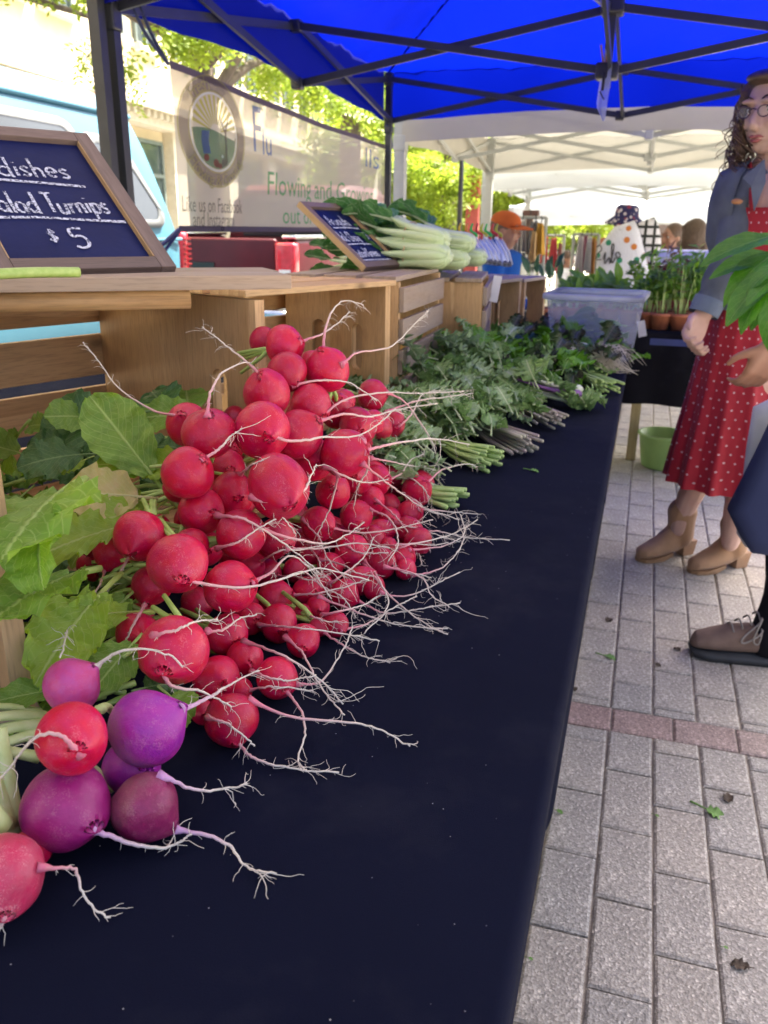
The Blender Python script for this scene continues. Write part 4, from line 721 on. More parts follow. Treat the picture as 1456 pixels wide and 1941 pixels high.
(-0.4063,1.2116,0.8433,0.0187,'red',[(-0.303,0.934,0.918),(-0.309,0.982,0.903),(-0.315,1.028,0.889),(-0.319,1.073,0.875),(-0.322,1.114,0.862),(-0.322,1.152,0.849),(-0.321,1.185,0.839),(-0.318,1.213,0.830),(-0.313,1.235,0.825),(-0.306,1.251,0.822),(-0.298,1.261,0.821)]),
(-0.2974,0.9901,0.7764,0.0144,'red',[(-0.274,0.950,0.794),(-0.267,0.948,0.798),(-0.261,0.954,0.799),(-0.258,0.966,0.797),(-0.254,0.977,0.794),(-0.249,0.988,0.790),(-0.244,0.997,0.786),(-0.239,1.006,0.783),(-0.233,1.013,0.782),(-0.227,1.019,0.782),(-0.221,1.023,0.783)]),
(-0.4071,0.4757,0.8380,0.0223,'pink',[(-0.390,0.487,0.852),(-0.385,0.489,0.857),(-0.380,0.491,0.861),(-0.373,0.493,0.865),(-0.365,0.495,0.868),(-0.356,0.497,0.869),(-0.346,0.499,0.869),(-0.335,0.499,0.868),(-0.328,0.501,0.865),(-0.323,0.501,0.861),(-0.319,0.501,0.857)]),
(-0.3482,0.4000,0.8500,0.0257,'red',[(-0.330,0.383,0.857),(-0.332,0.379,0.865),(-0.337,0.379,0.869),(-0.343,0.378,0.870),(-0.350,0.376,0.869),(-0.358,0.375,0.864),(-0.367,0.375,0.855),(-0.374,0.375,0.845),(-0.381,0.373,0.836),(-0.386,0.372,0.830),(-0.389,0.369,0.825)]),
(-0.3284,0.4586,0.8260,0.0284,'purple',[(-0.304,0.471,0.840),(-0.305,0.487,0.833),(-0.307,0.502,0.827),(-0.308,0.517,0.822),(-0.309,0.531,0.817),(-0.310,0.543,0.814),(-0.310,0.555,0.811),(-0.309,0.565,0.809),(-0.306,0.574,0.809),(-0.301,0.583,0.809),(-0.296,0.589,0.810)]),
(-0.3572,0.3962,0.7950,0.0314,'magenta',[(-0.327,0.384,0.792),(-0.320,0.387,0.787),(-0.314,0.391,0.783),(-0.307,0.394,0.778),(-0.299,0.398,0.774),(-0.292,0.402,0.771),(-0.286,0.406,0.769),(-0.281,0.410,0.769),(-0.277,0.415,0.769),(-0.275,0.419,0.770),(-0.272,0.422,0.772)]),
(-0.3104,0.4220,0.7870,0.0248,'plum',[(-0.286,0.423,0.771),(-0.275,0.424,0.771),(-0.264,0.425,0.771),(-0.254,0.425,0.770),(-0.246,0.423,0.770),(-0.239,0.421,0.769),(-0.233,0.417,0.767),(-0.226,0.413,0.765),(-0.218,0.411,0.765),(-0.210,0.411,0.765),(-0.201,0.412,0.765)]),
(-0.3455,0.4595,0.7870,0.0224,'purple',[(-0.297,0.431,0.808),(-0.290,0.432,0.806),(-0.287,0.438,0.798),(-0.283,0.444,0.792),(-0.279,0.451,0.786),(-0.275,0.458,0.782),(-0.271,0.465,0.779),(-0.267,0.471,0.777),(-0.264,0.475,0.775),(-0.261,0.479,0.775),(-0.258,0.483,0.775)]),
(-0.3543,0.3323,0.7920,0.0259,'rose',[(-0.339,0.311,0.782),(-0.337,0.309,0.783),(-0.338,0.309,0.781),(-0.339,0.309,0.779),(-0.340,0.308,0.777),(-0.341,0.308,0.775),(-0.342,0.307,0.773),(-0.342,0.306,0.771),(-0.343,0.304,0.770),(-0.344,0.303,0.768),(-0.344,0.301,0.767)]),
(-0.3668,0.3699,0.7780,0.0140,'red',[(-0.328,0.338,0.799),(-0.323,0.343,0.796),(-0.318,0.348,0.793),(-0.314,0.350,0.790),(-0.313,0.349,0.785),(-0.310,0.347,0.780),(-0.307,0.345,0.776),(-0.302,0.344,0.772),(-0.298,0.343,0.769),(-0.293,0.343,0.767),(-0.288,0.344,0.765)]),
]
FILL = [(-0.478,0.771,0.912,0.0195),(-0.384,1.266,0.806,0.0177),(-0.393,1.031,0.780,0.0186),(-0.406,0.857,0.821,0.0212),(-0.557,0.716,0.857,0.0198),(-0.425,1.094,0.993,0.0182),(-0.397,1.019,0.868,0.0180),(-0.494,0.740,0.869,0.0180),(-0.380,1.163,0.827,0.0219),(-0.262,1.017,0.782,0.0213),(-0.382,0.563,0.822,0.0192),(-0.472,0.664,0.798,0.0173),(-0.442,0.902,0.781,0.0203),(-0.370,1.000,0.906,0.0173),(-0.445,1.031,0.938,0.0188),(-0.450,0.848,0.868,0.0205),(-0.423,0.698,0.873,0.0199),(-0.421,1.273,0.922,0.0183),(-0.464,1.063,0.987,0.0173),(-0.389,1.126,0.879,0.0207),(-0.425,0.871,0.959,0.0185),(-0.481,0.902,0.920,0.0198),(-0.324,1.038,0.781,0.0197),(-0.371,1.140,0.914,0.0193),(-0.474,0.878,0.780,0.0194),(-0.497,0.840,0.811,0.0194),(-0.493,0.699,0.815,0.0198),(-0.523,0.871,0.949,0.0183),(-0.450,0.744,0.781,0.0199),(-0.319,1.248,0.794,0.0210),(-0.392,1.312,0.869,0.0210),(-0.508,1.066,1.036,0.0205),(-0.423,1.159,0.937,0.0206),(-0.428,0.926,0.929,0.0174),(-0.570,0.727,0.821,0.0187),(-0.439,1.014,0.783,0.0219),(-0.344,1.149,0.781,0.0201),(-0.472,0.783,0.867,0.0203),(-0.374,0.820,0.911,0.0183),(-0.405,0.767,0.781,0.0200),(-0.477,0.887,0.881,0.0192),(-0.388,1.124,0.796,0.0208),(-0.456,1.117,0.998,0.0198),(-0.423,1.251,0.819,0.0177),(-0.491,0.703,0.886,0.0172)]

# ================================================================ THE STALL
TZ = .76
m_cloth = fabric('navy_black_cloth', (.005, .0068, .0205), 1400, .95, .25, lint=.9, spec=.08)
m_cloth2 = fabric('black_cloth', (.007, .007, .009), 1200, .95, .3, lint=.3, spec=.08)
m_plastic = pm('table_plastic', (.6, .6, .57), None, 40, .6)
def folding_table(label, x0, x1, y0, y1, ztop, group=None):
    t = thing('folding_table', label, 'table', ((x0+x1)/2, (y0+y1)/2, 0), 0, group)
    w, d = x1-x0, y1-y0
    MB().box((0, 0, ztop-.02), (w, d, .04), None, .012).build('tabletop', m_plastic, t)
    for sx in (-1, 1):
        for sy in (-1, 1): MB().tube([(sx*(w/2-.08), sy*(d/2-.25), 0), (sx*(w/2-.08), sy*(d/2-.25), ztop-.03)], .014, 8).build('leg', m_framew, t, True)
    return t
folding_table('folding table under the cloth that carries the radishes', -.78, -.05, -.42, 2.09, TZ-.006)
folding_table('folding table set behind the radish table under the same cloth', -1.74, -.80, -.42, 2.09, TZ-.006)
folding_table('shorter folding table under the cloth beside the plastic tub', -.90, -.055, 2.19, 3.52, TZ-.022)
def tablecloth(label, x0, x1, y0, y1, z, inward=.04, mat=m_cloth, drop=.02, seed=1, enddrop=.25, fold=.012):
    rs = random.Random(seed); ph = [rs.uniform(0, 6) for _ in range(4)]
    ny = int((y1-y0)/.03); prof = []
    r = .010
    nx = 24
    for i in range(nx): prof.append((x0+(x1-r-x0)*i/(nx-1), z, 0))
    for k in range(1, 6):
        a = R_(90-18*k); prof.append((x1-r+r*math.cos(a), z-r+r*math.sin(a), 0))
    nd = 12
    for k in range(1, nd+1):
        s = k/nd; prof.append((x1-inward*s, z-r-(z-r-drop)*s, s))
    vs = []; fs = []; m = len(prof)
    for j in range(ny+1):
        y = y0+(y1-y0)*j/ny
        for (x, zz, s) in prof:
            f = fold*s*(math.sin(y*9+ph[0])+.6*math.sin(y*23+ph[1]))*.8
            top = 0 if s else .0006*math.sin(x*21+y*4+ph[2])*math.sin(y*13+ph[3])
            vs.append((x+f-(fold*1.1*s), y, zz+top))
    for j in range(ny):
        for i in range(m-1): a = j*m+i; fs.append((a, a+1, a+m+1, a+m))
    b = MB().add(vs, fs)
    # far end flap
    vs = []; fs = []; q = 5
    for i in range(nx+2):
        x = x0+(x1-x0-.012)*i/(nx+1)
        for k in range(q): s = k/(q-1); vs.append((x, y1+.004*math.sin(s*1.57)+.003*s*math.sin(x*20), z-.0005-enddrop*s))
    for i in range(nx+1):
        for k in range(q-1): a = i*q+k; fs.append((a, a+q, a+q+1, a+1))
    b.add(vs, fs)
    o = b.build('tablecloth', mat, None, True); return tag(o, label, 'tablecloth')
tablecloth('navy black cloth under the radish heap, hanging to the paving', -1.76, -.030, -.46, 2.12, TZ)
tablecloth('navy black cloth on the lower table that carries the plastic tub', -.93, -.033, 2.155, 3.55, TZ-.014, seed=4)

# ---------------------------------------------------------------- crates
WA, WB = (.70, .46, .23), (.50, .29, .12)
m_wood = [wood('crate_pine_%s' % 'xyz'[i], WA, WB, i) for i in range(3)]
WW = [wood('weathered_pine_%s' % 'xyz'[i], (.40, .30, .21), (.29, .20, .13), i, weather=.5) for i in range(3)]
def plate_slot(w, h, t_, sx, sz, sw, sh, mat):
    """upright board in the y-z plane with a rounded slot"""
    bm = bmesh.new(); n = 10
    out = [(0, 0), (w, 0), (w, h), (0, h)]
    r = min(sw, sh)/2; hole = []
    if sh >= sw:
        for k in range(n+1): a = math.pi*k/n; hole.append((sx+r*math.cos(a), sz+sh/2-r+r*math.sin(a)))
        for k in range(n+1): a = math.pi+math.pi*k/n; hole.append((sx+r*math.cos(a), sz-sh/2+r+r*math.sin(a)))
    vo = [bm.verts.new((0, y, z)) for y, z in out]; vh = [bm.verts.new((0, y, z)) for y, z in hole]
    es = [bm.edges.new((vo[i], vo[(i+1) % 4])) for i in range(4)]+[bm.edges.new((vh[i], vh[(i+1) % len(vh)])) for i in range(len(vh))]
    bmesh.ops.triangle_fill(bm, use_beauty=True, edges=es)
    g_ = bmesh.ops.extrude_face_region(bm, geom=bm.faces[:])
    for v in [e for e in g_['geom'] if isinstance(e, bmesh.types.BMVert)]: v.co.x += t_
    bmesh.ops.recalc_face_normals(bm, faces=bm.faces)
    me = bpy.data.meshes.new('end_panel'); bm.to_mesh(me); bm.free(); me.materials.append(mat); return me
def crate(label, loc, rz, L, D, H, nback=4, topslats=True, mats=m_wood, back_z=None, ntop=3, overhang=0, slot=True, mats_out=None):
    c = thing('wooden_crate', label, 'crate', loc, rz, None); t_ = .018; st = .012
    mo = mats_out or mats
    for x in (0, L-t_):
        me = plate_slot(D-st-.001, H-2*st-.002, t_, .085, H*.45, .034, .11, mats[2])
        o = link('end_panel', me, c, (x, 0, st+.001))
    if back_z is None:
        p = (H-2*st)/nback; back_z = [(st+p*i+.001, st+p*(i+.8)) for i in range(nback)]
    for (z0, z1) in back_z:
        MB().box((0, 0, 0), (L, st, z1-z0), None, .0015).build('slat', mo[0], c, False, loc=(L/2+rnd(-.002, .002), D-st/2, (z0+z1)/2), rot=(0, rnd(-.006, .006), 0))
    for z in ((st/2, H-st/2) if topslats else (st/2,)):
        p = D/ntop
        for i in range(ntop):
            w = p*.82; ov = overhang if (i == 0 and z > .1) else 0
            MB().box((0, 0, 0), (L+.012, w+ov, st), None, .0015).build('slat', mo[0], c, False, loc=(L/2+rnd(-.003, .003), p*i+w/2-ov/2, z), rot=(0, 0, rnd(-.004, .004)))
    return c
TH = R_(69)
crate_1 = crate('open pine crate behind the radishes, the large chalkboard on top', (-.700, .633, TZ+.002), TH, .50, .40, .340, topslats=False, back_z=[(.012, .075), (.095, .160), (.178, .247), (.268, .338)])
BD = R_(90-52)     # the loose top board lies at its own angle on the crate
bx_ = Vector((math.cos(BD), math.sin(BD), 0)); by_ = Vector((-math.sin(BD), math.cos(BD), 0)); bq = Vector((-.485, 1.118, 0))
for k, (w0, L0) in enumerate(((.115, .74), (.11, .72))):
    c_ = bq-bx_*(L0/2-.01*k)+by_*(w0/2+.119*k)
    o = MB().box((0, 0, 0), (L0, w0, .019), None, .0015).build('loose_board', WW[0], None, False, loc=(c_.x, c_.y, 1.1135), rot=(0, 0, BD))
    tag(o, ('front' if k == 0 else 'rear')+' loose board on the crate, under the large chalkboard', 'board')
c_ = bq-bx_*.30+by_*.035; o = MB().tube([(-.19, 0, 0), (.16, 0, 0)], .0135, 10).build('round_batten', m_wood[0], None, True, loc=(c_.x, c_.y, 1.0895), rot=(0, 0, BD)); tag(o, 'round wooden batten fixed under the front board', 'batten')
crate_2 = crate('open pine crate with a slotted end panel behind the radish tops', (-.722, 1.438, TZ+.002), R_(70), .46, .32, .312, overhang=.012)
crate_3 = crate('crate with grey slats facing out under the small chalkboard', (-.862, 2.392, TZ+.0035), R_(-88), .485, .30, .316, mats=m_wood, mats_out=WW)
crate_4 = crate('crate with grey slats facing out under the bok choy ends', (-.80, 2.882, TZ-.012), R_(-82), .42, .29, .30, mats=m_wood, mats_out=WW)
crate_5 = crate('open crate with a white card hanging from its top', (-.515, 2.905, TZ-.012), R_(76), .28, .28, .268, mats=m_wood, mats_out=WW)
crate_6 = crate('small open crate at the end of the crate row', (-.44, 3.21, TZ-.012), R_(78), .25, .26, .262, mats=m_wood, mats_out=WW)
# crate standing at the near end, its frame edge at the left of the radish leaves
crate_0 = crate('crate with its pale frame edge beside the drooping radish leaves', (-.802, .105, TZ+.002), R_(52), .52, .34, .34, mats=m_wood, mats_out=WW)

# ---------------------------------------------------------------- chalkboards
m_slate = pm('slate_canopy_reflection', (.0015, .005, .055), (.005, .012, .085), 7, .6, spec=.2, detail=6, bmp=.05, bscale=80)  # black slate: blue reflection of the canopy is put into the base colour
m_signwood = [wood('grey_walnut_%s' % 'xyz'[i], (.19, .135, .115), (.13, .09, .075), i, knots=.2) for i in range(3)]
m_edge = wood('raw_pine_edge', (.48, .33, .16), (.40, .25, .11), 2, knots=.2)
def chalk_mat():
    m, t, b, out = nodes('chalk'); v = coords(t, 'Object'); b.inputs['Base Color'].default_value = (.62, .66, .80, 1); b.inputs['Roughness'].default_value = 1
    tp = N(t, 'ShaderNodeBsdfTransparent'); mx = N(t, 'ShaderNodeMixShader')
    f = ramp(t, noise(t, v, 330, 3, .7), [(.38, .0), (.55, 1.)]); t.links.new(f, mx.inputs[0]); t.links.new(tp.outputs[0], mx.inputs[1]); t.links.new(b.outputs[0], mx.inputs[2]); t.links.new(mx.outputs[0], out.inputs[0]); return m
m_chalk = chalk_mat()
def arc(cx, cy, rx, ry, a0, a1, n=9): return [(cx+rx*math.cos(R_(a0+(a1-a0)*i/n)), cy+ry*math.sin(R_(a0+(a1-a0)*i/n))) for i in range(n+1)]
GL = {  # handwritten strokes on a 0..1 high grid, with the advance width
 'a': ([arc(.25, .25, .22, .24, 50, 340)+[(.46, .45), (.47, .02), (.54, .0)]], .62), 'd': ([arc(.25, .25, .22, .24, 50, 330), [(.47, 1.0), (.47, .04), (.54, .0)]], .64),
 'i': ([[(.1, .5), (.1, .02)], [(.1, .72), (.11, .75)]], .26), 's': ([[(.36, .42), (.22, .5), (.08, .42), (.12, .3), (.30, .2), (.34, .08), (.2, 0), (.04, .06)]], .46),
 'h': ([[(.08, 1.0), (.08, 0)], [(.08, .3), (.2, .48), (.36, .46), (.42, .3), (.42, 0)]], .58), 'e': ([[(.06, .26), (.44, .28)]+arc(.25, .26, .2, .25, 10, 310)], .56),
 'R': ([[(.06, 0), (.06, .95)], [(.06, .95), (.36, .93), (.46, .74), (.34, .54), (.06, .5), (.5, 0)]], .62), 'S': ([[(.48, .8), (.3, .95), (.1, .84), (.1, .62), (.42, .42), (.48, .18), (.28, 0), (.05, .12)]], .6),
 'l': ([[(.1, 1.0), (.1, .06), (.16, 0)]], .26), 'T': ([[(.0, .95), (.6, .95)], [(.3, .95), (.3, 0)]], .62), 'u': ([[(.06, .5), (.06, .14), (.16, 0), (.34, .04), (.42, .2)], [(.43, .5), (.43, .06), (.5, 0)]], .58),
 'r': ([[(.08, .5), (.08, 0)], [(.08, .3), (.2, .47), (.34, .48)]], .42), 'n': ([[(.08, .5), (.08, 0)], [(.08, .32), (.2, .48), (.36, .46), (.42, .3), (.42, 0)]], .58),
 'p': ([[(.08, .5), (.08, -.42)], arc(.26, .25, .2, .24, 140, -150)], .56), '$': ([[(.36, .62), (.22, .72), (.08, .6), (.30, .36), (.34, .22), (.2, .12), (.04, .2)], [(.2, .86), (.2, 0)]], .5),
 '5': ([[(.46, .95), (.08, .92), (.08, .54), (.3, .58), (.46, .42), (.44, .14), (.24, 0), (.02, .08)]], .6), 'A': ([[(.0, 0), (.28, .98), (.54, 0)], [(.1, .36), (.46, .36)]], .62),
 'g': ([arc(.25, .25, .2, .24, 50, 330), [(.45, .5), (.45, -.22), (.28, -.38), (.08, -.3)]], .58), 'B': ([[(.06, 0), (.06, .95), (.34, .9), (.4, .7), (.3, .52), (.08, .5)], [(.3, .52), (.48, .3), (.36, .04), (.06, 0)]], .58),
 'o': ([arc(.24, .25, .21, .25, 80, 440)], .54), 'k': ([[(.08, 1.), (.08, 0)], [(.4, .5), (.1, .24), (.44, 0)]], .52), 'C': ([[(.5, .78), (.34, .95), (.14, .84), (.05, .5), (.16, .12), (.36, 0), (.52, .14)]], .6),
 'y': ([[(.04, .5), (.1, .14), (.3, .06), (.4, .2)], [(.43, .5), (.43, -.2), (.26, -.38), (.06, -.28)]], .56), 'M': ([[(.04, 0), (.1, .95), (.34, .3), (.58, .95), (.66, 0)]], .76),
 't': ([[(.16, .8), (.16, .06), (.26, 0)], [(.0, .54), (.34, .54)]], .4), 'G': ([[(.5, .78), (.32, .95), (.12, .82), (.05, .46), (.18, .06), (.42, .04), (.5, .4), (.28, .4)]], .62), ' ': ([], .34)}
def chalk(mb, text, x, z, h, wdt, slant=.05, seed=0, xs=1.0):
    rs = random.Random(seed)
    for ch in text:
        strokes, adv = GL[ch]; dz = rs.uniform(-.04, .04)*h
        for st in strokes:
            pts = [((x+(p[0]*xs+p[1]*slant)*h+rs.uniform(-.008, .008)*h), z+dz+p[1]*h+rs.uniform(-.008, .008)*h) for p in st]
            if len(pts) > 2: pts = [(q.x, q.y) for q in catmull([(a, b, 0) for a, b in pts], len(pts)*3)]
            chalk_line(mb, pts, wdt, rs)
        x += adv*xs*h
    return x
def chalk_line(mb, pts, w, rs):
    vs = []; fs = []
    for i, p in enumerate(pts):
        a = Vector(pts[max(i-1, 0)]); b = Vector(pts[min(i+1, len(pts)-1)]); d = (b-a); d = d.normalized() if d.length > 0 else Vector((1, 0)); n = Vector((-d.y, d.x))*w*rs.uniform(.42, .58)
        vs += [(p[0]+n.x, -.0012, p[1]+n.y), (p[0]-n.x, -.0012, p[1]-n.y)]
    for i in range(len(pts)-1): fs.append((2*i, 2*i+1, 2*i+3, 2*i+2))
    mb.add(vs, fs)
def sign(label, BL, phi, lean, Wd, Ht, rail, draw):
    """framed board: local x along the foot, local z up the board, local -y is the face"""
    s = thing('chalkboard_sign', label, 'sign', BL)
    e1 = Vector((math.sin(phi), math.cos(phi), 0)); bk = Vector((-math.cos(phi), math.sin(phi), 0))
    u = bk*math.sin(lean)+Vector((0, 0, 1))*math.cos(lean); ny = u.cross(e1)
    s.matrix_world = Matrix.Translation(BL) @ Matrix((e1, ny, u)).transposed().to_4x4()
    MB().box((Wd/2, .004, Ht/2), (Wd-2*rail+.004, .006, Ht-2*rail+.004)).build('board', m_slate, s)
    for x in (rail/2, Wd-rail/2): MB().box((0, 0, 0), (rail, .016, Ht), None, .0012).build('side_rail', m_signwood[2], s, loc=(x, 0, Ht/2))
    for z in (rail/2, Ht-rail/2): MB().box((0, 0, 0), (Wd-2*rail-.0006, .016, rail), None, .0012).build('cross_rail', m_signwood[0], s, loc=(Wd/2, 0, z))
    for x in (rail+.0009, Wd-rail-.0009): MB().box((0, 0, 0), (.0016, .008, Ht-2*rail-.002)).build('raw_edge', m_edge, s, loc=(x, -.0035, Ht/2))
    MB().box((0, 0, 0), (.004, .015, Ht-.001)).build('raw_edge', m_edge, s, loc=(-.0022, 0, Ht/2))
    MB().bar((Wd/2, .010, Ht*.72), (Wd/2, .010+Ht*.62*math.sin(lean)*.2, Ht*.70), .02).build('back_block', m_signwood[2], s)
    mb = MB(); draw(mb); mb.build('chalk_lettering', m_chalk, s)
    return s
PH1 = R_(31)
BR1 = Vector((-.668, 1.112, 1.1245)); W1_, H1_ = .255, .335
def d1(mb):
    rs = random.Random(3)
    chalk(mb, 'Radishes', .036, .218, .046, .0042, .02, 1, .78); chalk_line(mb, [(.01, .206), (.08, .207), (.15, .202), (.198, .198)], .0055, rs)
    chalk(mb, 'Salad Turnips', .036, .132, .047, .0044, .02, 2, .575); chalk_line(mb, [(.026, .119), (.1, .121), (.17, .116), (.226, .113)], .0058, rs)
    chalk(mb, '$', .096, .066, .034, .0038, 0, 3); chalk(mb, '5', .128, .054, .046, .0045, 0, 4)
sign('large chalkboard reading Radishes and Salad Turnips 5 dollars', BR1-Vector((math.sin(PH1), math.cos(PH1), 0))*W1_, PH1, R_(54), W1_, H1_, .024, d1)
PH2 = R_(9)
BR2 = Vector((-.655, 2.296, 1.086)); W2_, H2_ = .235, .25
def d2(mb):
    rs = random.Random(5)
    chalk(mb, 'Arugula', .055, .168, .038, .0042, .05, 1, .80); chalk_line(mb, [(.05, .156), (.12, .158), (.19, .154)], .004, rs)
    chalk(mb, 'Bok Choy', .030, .104, .038, .0042, .05, 2, .66); chalk(mb, '$5', .176, .112, .026, .0036, 0, 3, .8); chalk_line(mb, [(.03, .092), (.12, .094), (.18, .09)], .004, rs)
    chalk(mb, 'Mustard Greens', .026, .044, .034, .004, .05, 4, .52); chalk_line(mb, [(.03, .032), (.2, .030)], .005, rs)
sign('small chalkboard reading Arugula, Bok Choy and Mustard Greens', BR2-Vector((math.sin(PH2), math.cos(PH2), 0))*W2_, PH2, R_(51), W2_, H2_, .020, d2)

# cut green stalk on the shelf
m_stalk = pm('pale_green_stalk', (.42, .56, .17), (.30, .46, .10), 25, .45, stretch=(.3, 6, 6))
st = MB(); a, b_ = at_z(-40, 521, 1.134), at_z(150, 516, 1.134)
st.tube(catmull([a, (a+b_)/2+Vector((0, 0, .001)), b_], 8), [.006]*8, 8)
tag(st.build('cut_stalk', m_stalk, None, True), 'pale green cut stalk lying in front of the large chalkboard', 'stalk')

# ---------------------------------------------------------------- radishes
def radish_mat(name, lo, hi, dirt=.0, speck=.2):
    m, t, b, out = nodes(name); tc = N(t, 'ShaderNodeTexCoord'); oi = N(t, 'ShaderNodeObjectInfo')
    ad = N(t, 'ShaderNodeVectorMath'); ad.operation = 'ADD'; cm = N(t, 'ShaderNodeCombineXYZ')
    for i in range(3): t.links.new(math_(t, 'MULTIPLY', oi.outputs['Random'], 5.0+3*i), cm.inputs[i])
    t.links.new(tc.outputs['Object'], ad.inputs[0]); t.links.new(cm.outputs[0], ad.inputs[1]); v = ad.outputs[0]
    sx = N(t, 'ShaderNodeSeparateXYZ'); t.links.new(tc.outputs['Object'], sx.inputs[0])
    n1 = noise(t, v, 2.2, 3)
    col = mix(t, ramp(t, n1, [(.3, 0.), (.7, 1.)]), lo, hi)
    # faint streaks running from crown to root and small pale scuffs
    mp = N(t, 'ShaderNodeMapping'); mp.inputs['Scale'].default_value = (1.2, 9, 9); t.links.new(v, mp.inputs[0])
    stk = ramp(t, noise(t, mp.outputs[0], 1.6, 5, .7), [(.55, 0.), (.78, 1.)])
    col = mix(t, math_(t, 'MULTIPLY', stk, .30), col, tuple(min(1, x*1.35+.03) for x in hi))
    sc = ramp(t, math_(t, 'MULTIPLY', noise(t, v, 22, 6, .8), math_(t, 'ADD', noise(t, v, 2.4, 2), .55)), [(.60, 0.), (.70, 1.)])
    col = mix(t, math_(t, 'MULTIPLY', sc, speck), col, (.72, .42, .42))
    # pale collar where the taproot leaves (local +X) and greenish brown crown at the leaf end
    col = mix(t, ramp(t, sx.outputs[0], [(1.0, 0.), (1.14, .6)]), col, (.75, .42, .48))
    if dirt:
        mask = math_(t, 'MULTIPLY', ramp(t, math_(t, 'ADD', sx.outputs[0], math_(t, 'MULTIPLY', noise(t, v, 2, 4), .8)), [(-.45, 1.), (.35, 0.)]), ramp(t, noise(t, mp.outputs[0], 7, 6, .8), [(.42, 0.), (.60, 1.)]))
        col = mix(t, math_(t, 'MULTIPLY', mask, dirt), col, (.26, .17, .13))
    k = math_(t, 'ADD', math_(t, 'MULTIPLY', oi.outputs['Random'], .34), .83); hv = N(t, 'ShaderNodeHueSaturation'); t.links.new(k, hv.inputs['Value']); t.links.new(col, hv.inputs['Color'])
    t.links.new(hv.outputs[0], b.inputs['Base Color'])
    rg = math_(t, 'ADD', math_(t, 'MULTIPLY', noise(t, v, 5, 5, .7), .34), .17); t.links.new(rg, b.inputs['Roughness'])
    b.inputs['Specular IOR Level'].default_value = .38; b.inputs['Coat Weight'].default_value = .08; b.inputs['Coat Roughness'].default_value = .07; b.inputs['Subsurface Weight'].default_value = .06; b.inputs['Subsurface Radius'].default_value = (.3, .05, .06); b.inputs['Subsurface Scale'].default_value = .2
    bump(t, b, math_(t, 'ADD', noise(t, v, 3.5, 3), math_(t, 'MULTIPLY', noise(t, mp.outputs[0], 6, 5), .25)), .16, .12)
    return m
RM = {'red': radish_mat('radish_red', (.50, .0012, .026), (.44, .003, .066)), 'pink': radish_mat('radish_pink', (.62, .05, .22), (.55, .08, .33), speck=.1),
      'purple': radish_mat('radish_purple', (.24, .012, .28), (.32, .02, .26), .7), 'magenta': radish_mat('radish_magenta', (.30, .008, .15), (.36, .02, .19), .3),
      'plum': radish_mat('radish_plum', (.20, .010, .075), (.28, .02, .11), .6), 'rose': radish_mat('radish_rose', (.44, .012, .07), (.40, .05, .10), .3, .4)}
def root_mat(name, a):
    m, t, b, out = nodes(name); uv = N(t, 'ShaderNodeTexCoord'); sp = N(t, 'ShaderNodeSeparateXYZ'); t.links.new(uv.outputs['UV'], sp.inputs[0])
    c = mix(t, ramp(t, sp.outputs[1], [(.03, 0.), (.22, .35), (.55, 1.)]), a, (.66, .61, .53))
    c = mix(t, math_(t, 'MULTIPLY', ramp(t, noise(t, coords(t), 420, 4), [(.45, 0.), (.7, 1.)]), .35), c, (.40, .33, .25))
    t.links.new(c, b.inputs['Base Color']); b.inputs['Roughness'].default_value = .6; bump(t, b, noise(t, coords(t), 900, 3), .4, .0008); return m
m_root = root_mat('root_pink_to_white', (.60, .13, .22)); m_rootp = root_mat('root_lilac_to_white', (.55, .28, .55)); m_rootw = root_mat('root_white', (.70, .62, .55))
def body_mesh(name, mat, elong=1.0, seed=0):
    """unit radish: local +X is the root end, -X the leaf end"""
    rs = random.Random(seed); nu, nv = 36, 24; vs = []; fs = []; p1, p2, p3 = rs.uniform(0, 6), rs.uniform(0, 6), rs.uniform(0, 6)
    for i in range(nv+1):
        th = math.pi*i/nv
        for k in range(nu):
            ph = 2*math.pi*k/nu; x = math.cos(th); r = math.sin(th)
            x2 = (x if x > 0 else x*.90)*elong+(.17*max(0, x)**14)-(.0 if x > -.93 else .0)
            lump = 1+.035*math.sin(2*ph+p1)*math.sin(th*2+p2)+.022*math.sin(3*ph+p3)*math.sin(th*3)+.03*math.sin(ph+p2)*math.sin(th)
            if x < -.93: x2 += (-.93-x)*1.6*.9     # slight dimple at the crown
            vs.append((x2*lump, r*math.cos(ph)*lump, r*math.sin(ph)*lump))
    for i in range(nv):
        for k in range(nu): k2 = (k+1) % nu; fs.append((i*nu+k, (i+1)*nu+k, (i+1)*nu+k2, i*nu+k2))
    return MB().add(vs, fs).mesh(name, mat, True, True)
BODY = {k: [body_mesh('body', RM[k], e, s) for s, e in enumerate(((1.0, .93, 1.08, 1.03, .97, 1.12, .9) if k == 'red' else (1.06,)))] for k in RM}
class RootB:
    def __init__(s): s.b = MB(); s.uv = []
    def tube(s, pts, rad, v0, v1, n=6):
        k = len(s.b.v); s.b.tube(pts, rad, n, True); m = len(pts)
        for i in range(m): s.uv += [v0+(v1-v0)*i/(m-1)]*n
    def mesh(s, mat):
        me = s.b.mesh('taproot', mat, True); uvl = me.uv_layers.new(name='UVMap')
        for lp_ in me.loops: uvl.data[lp_.index].uv = (.5, s.uv[lp_.vertex_index])
        return me
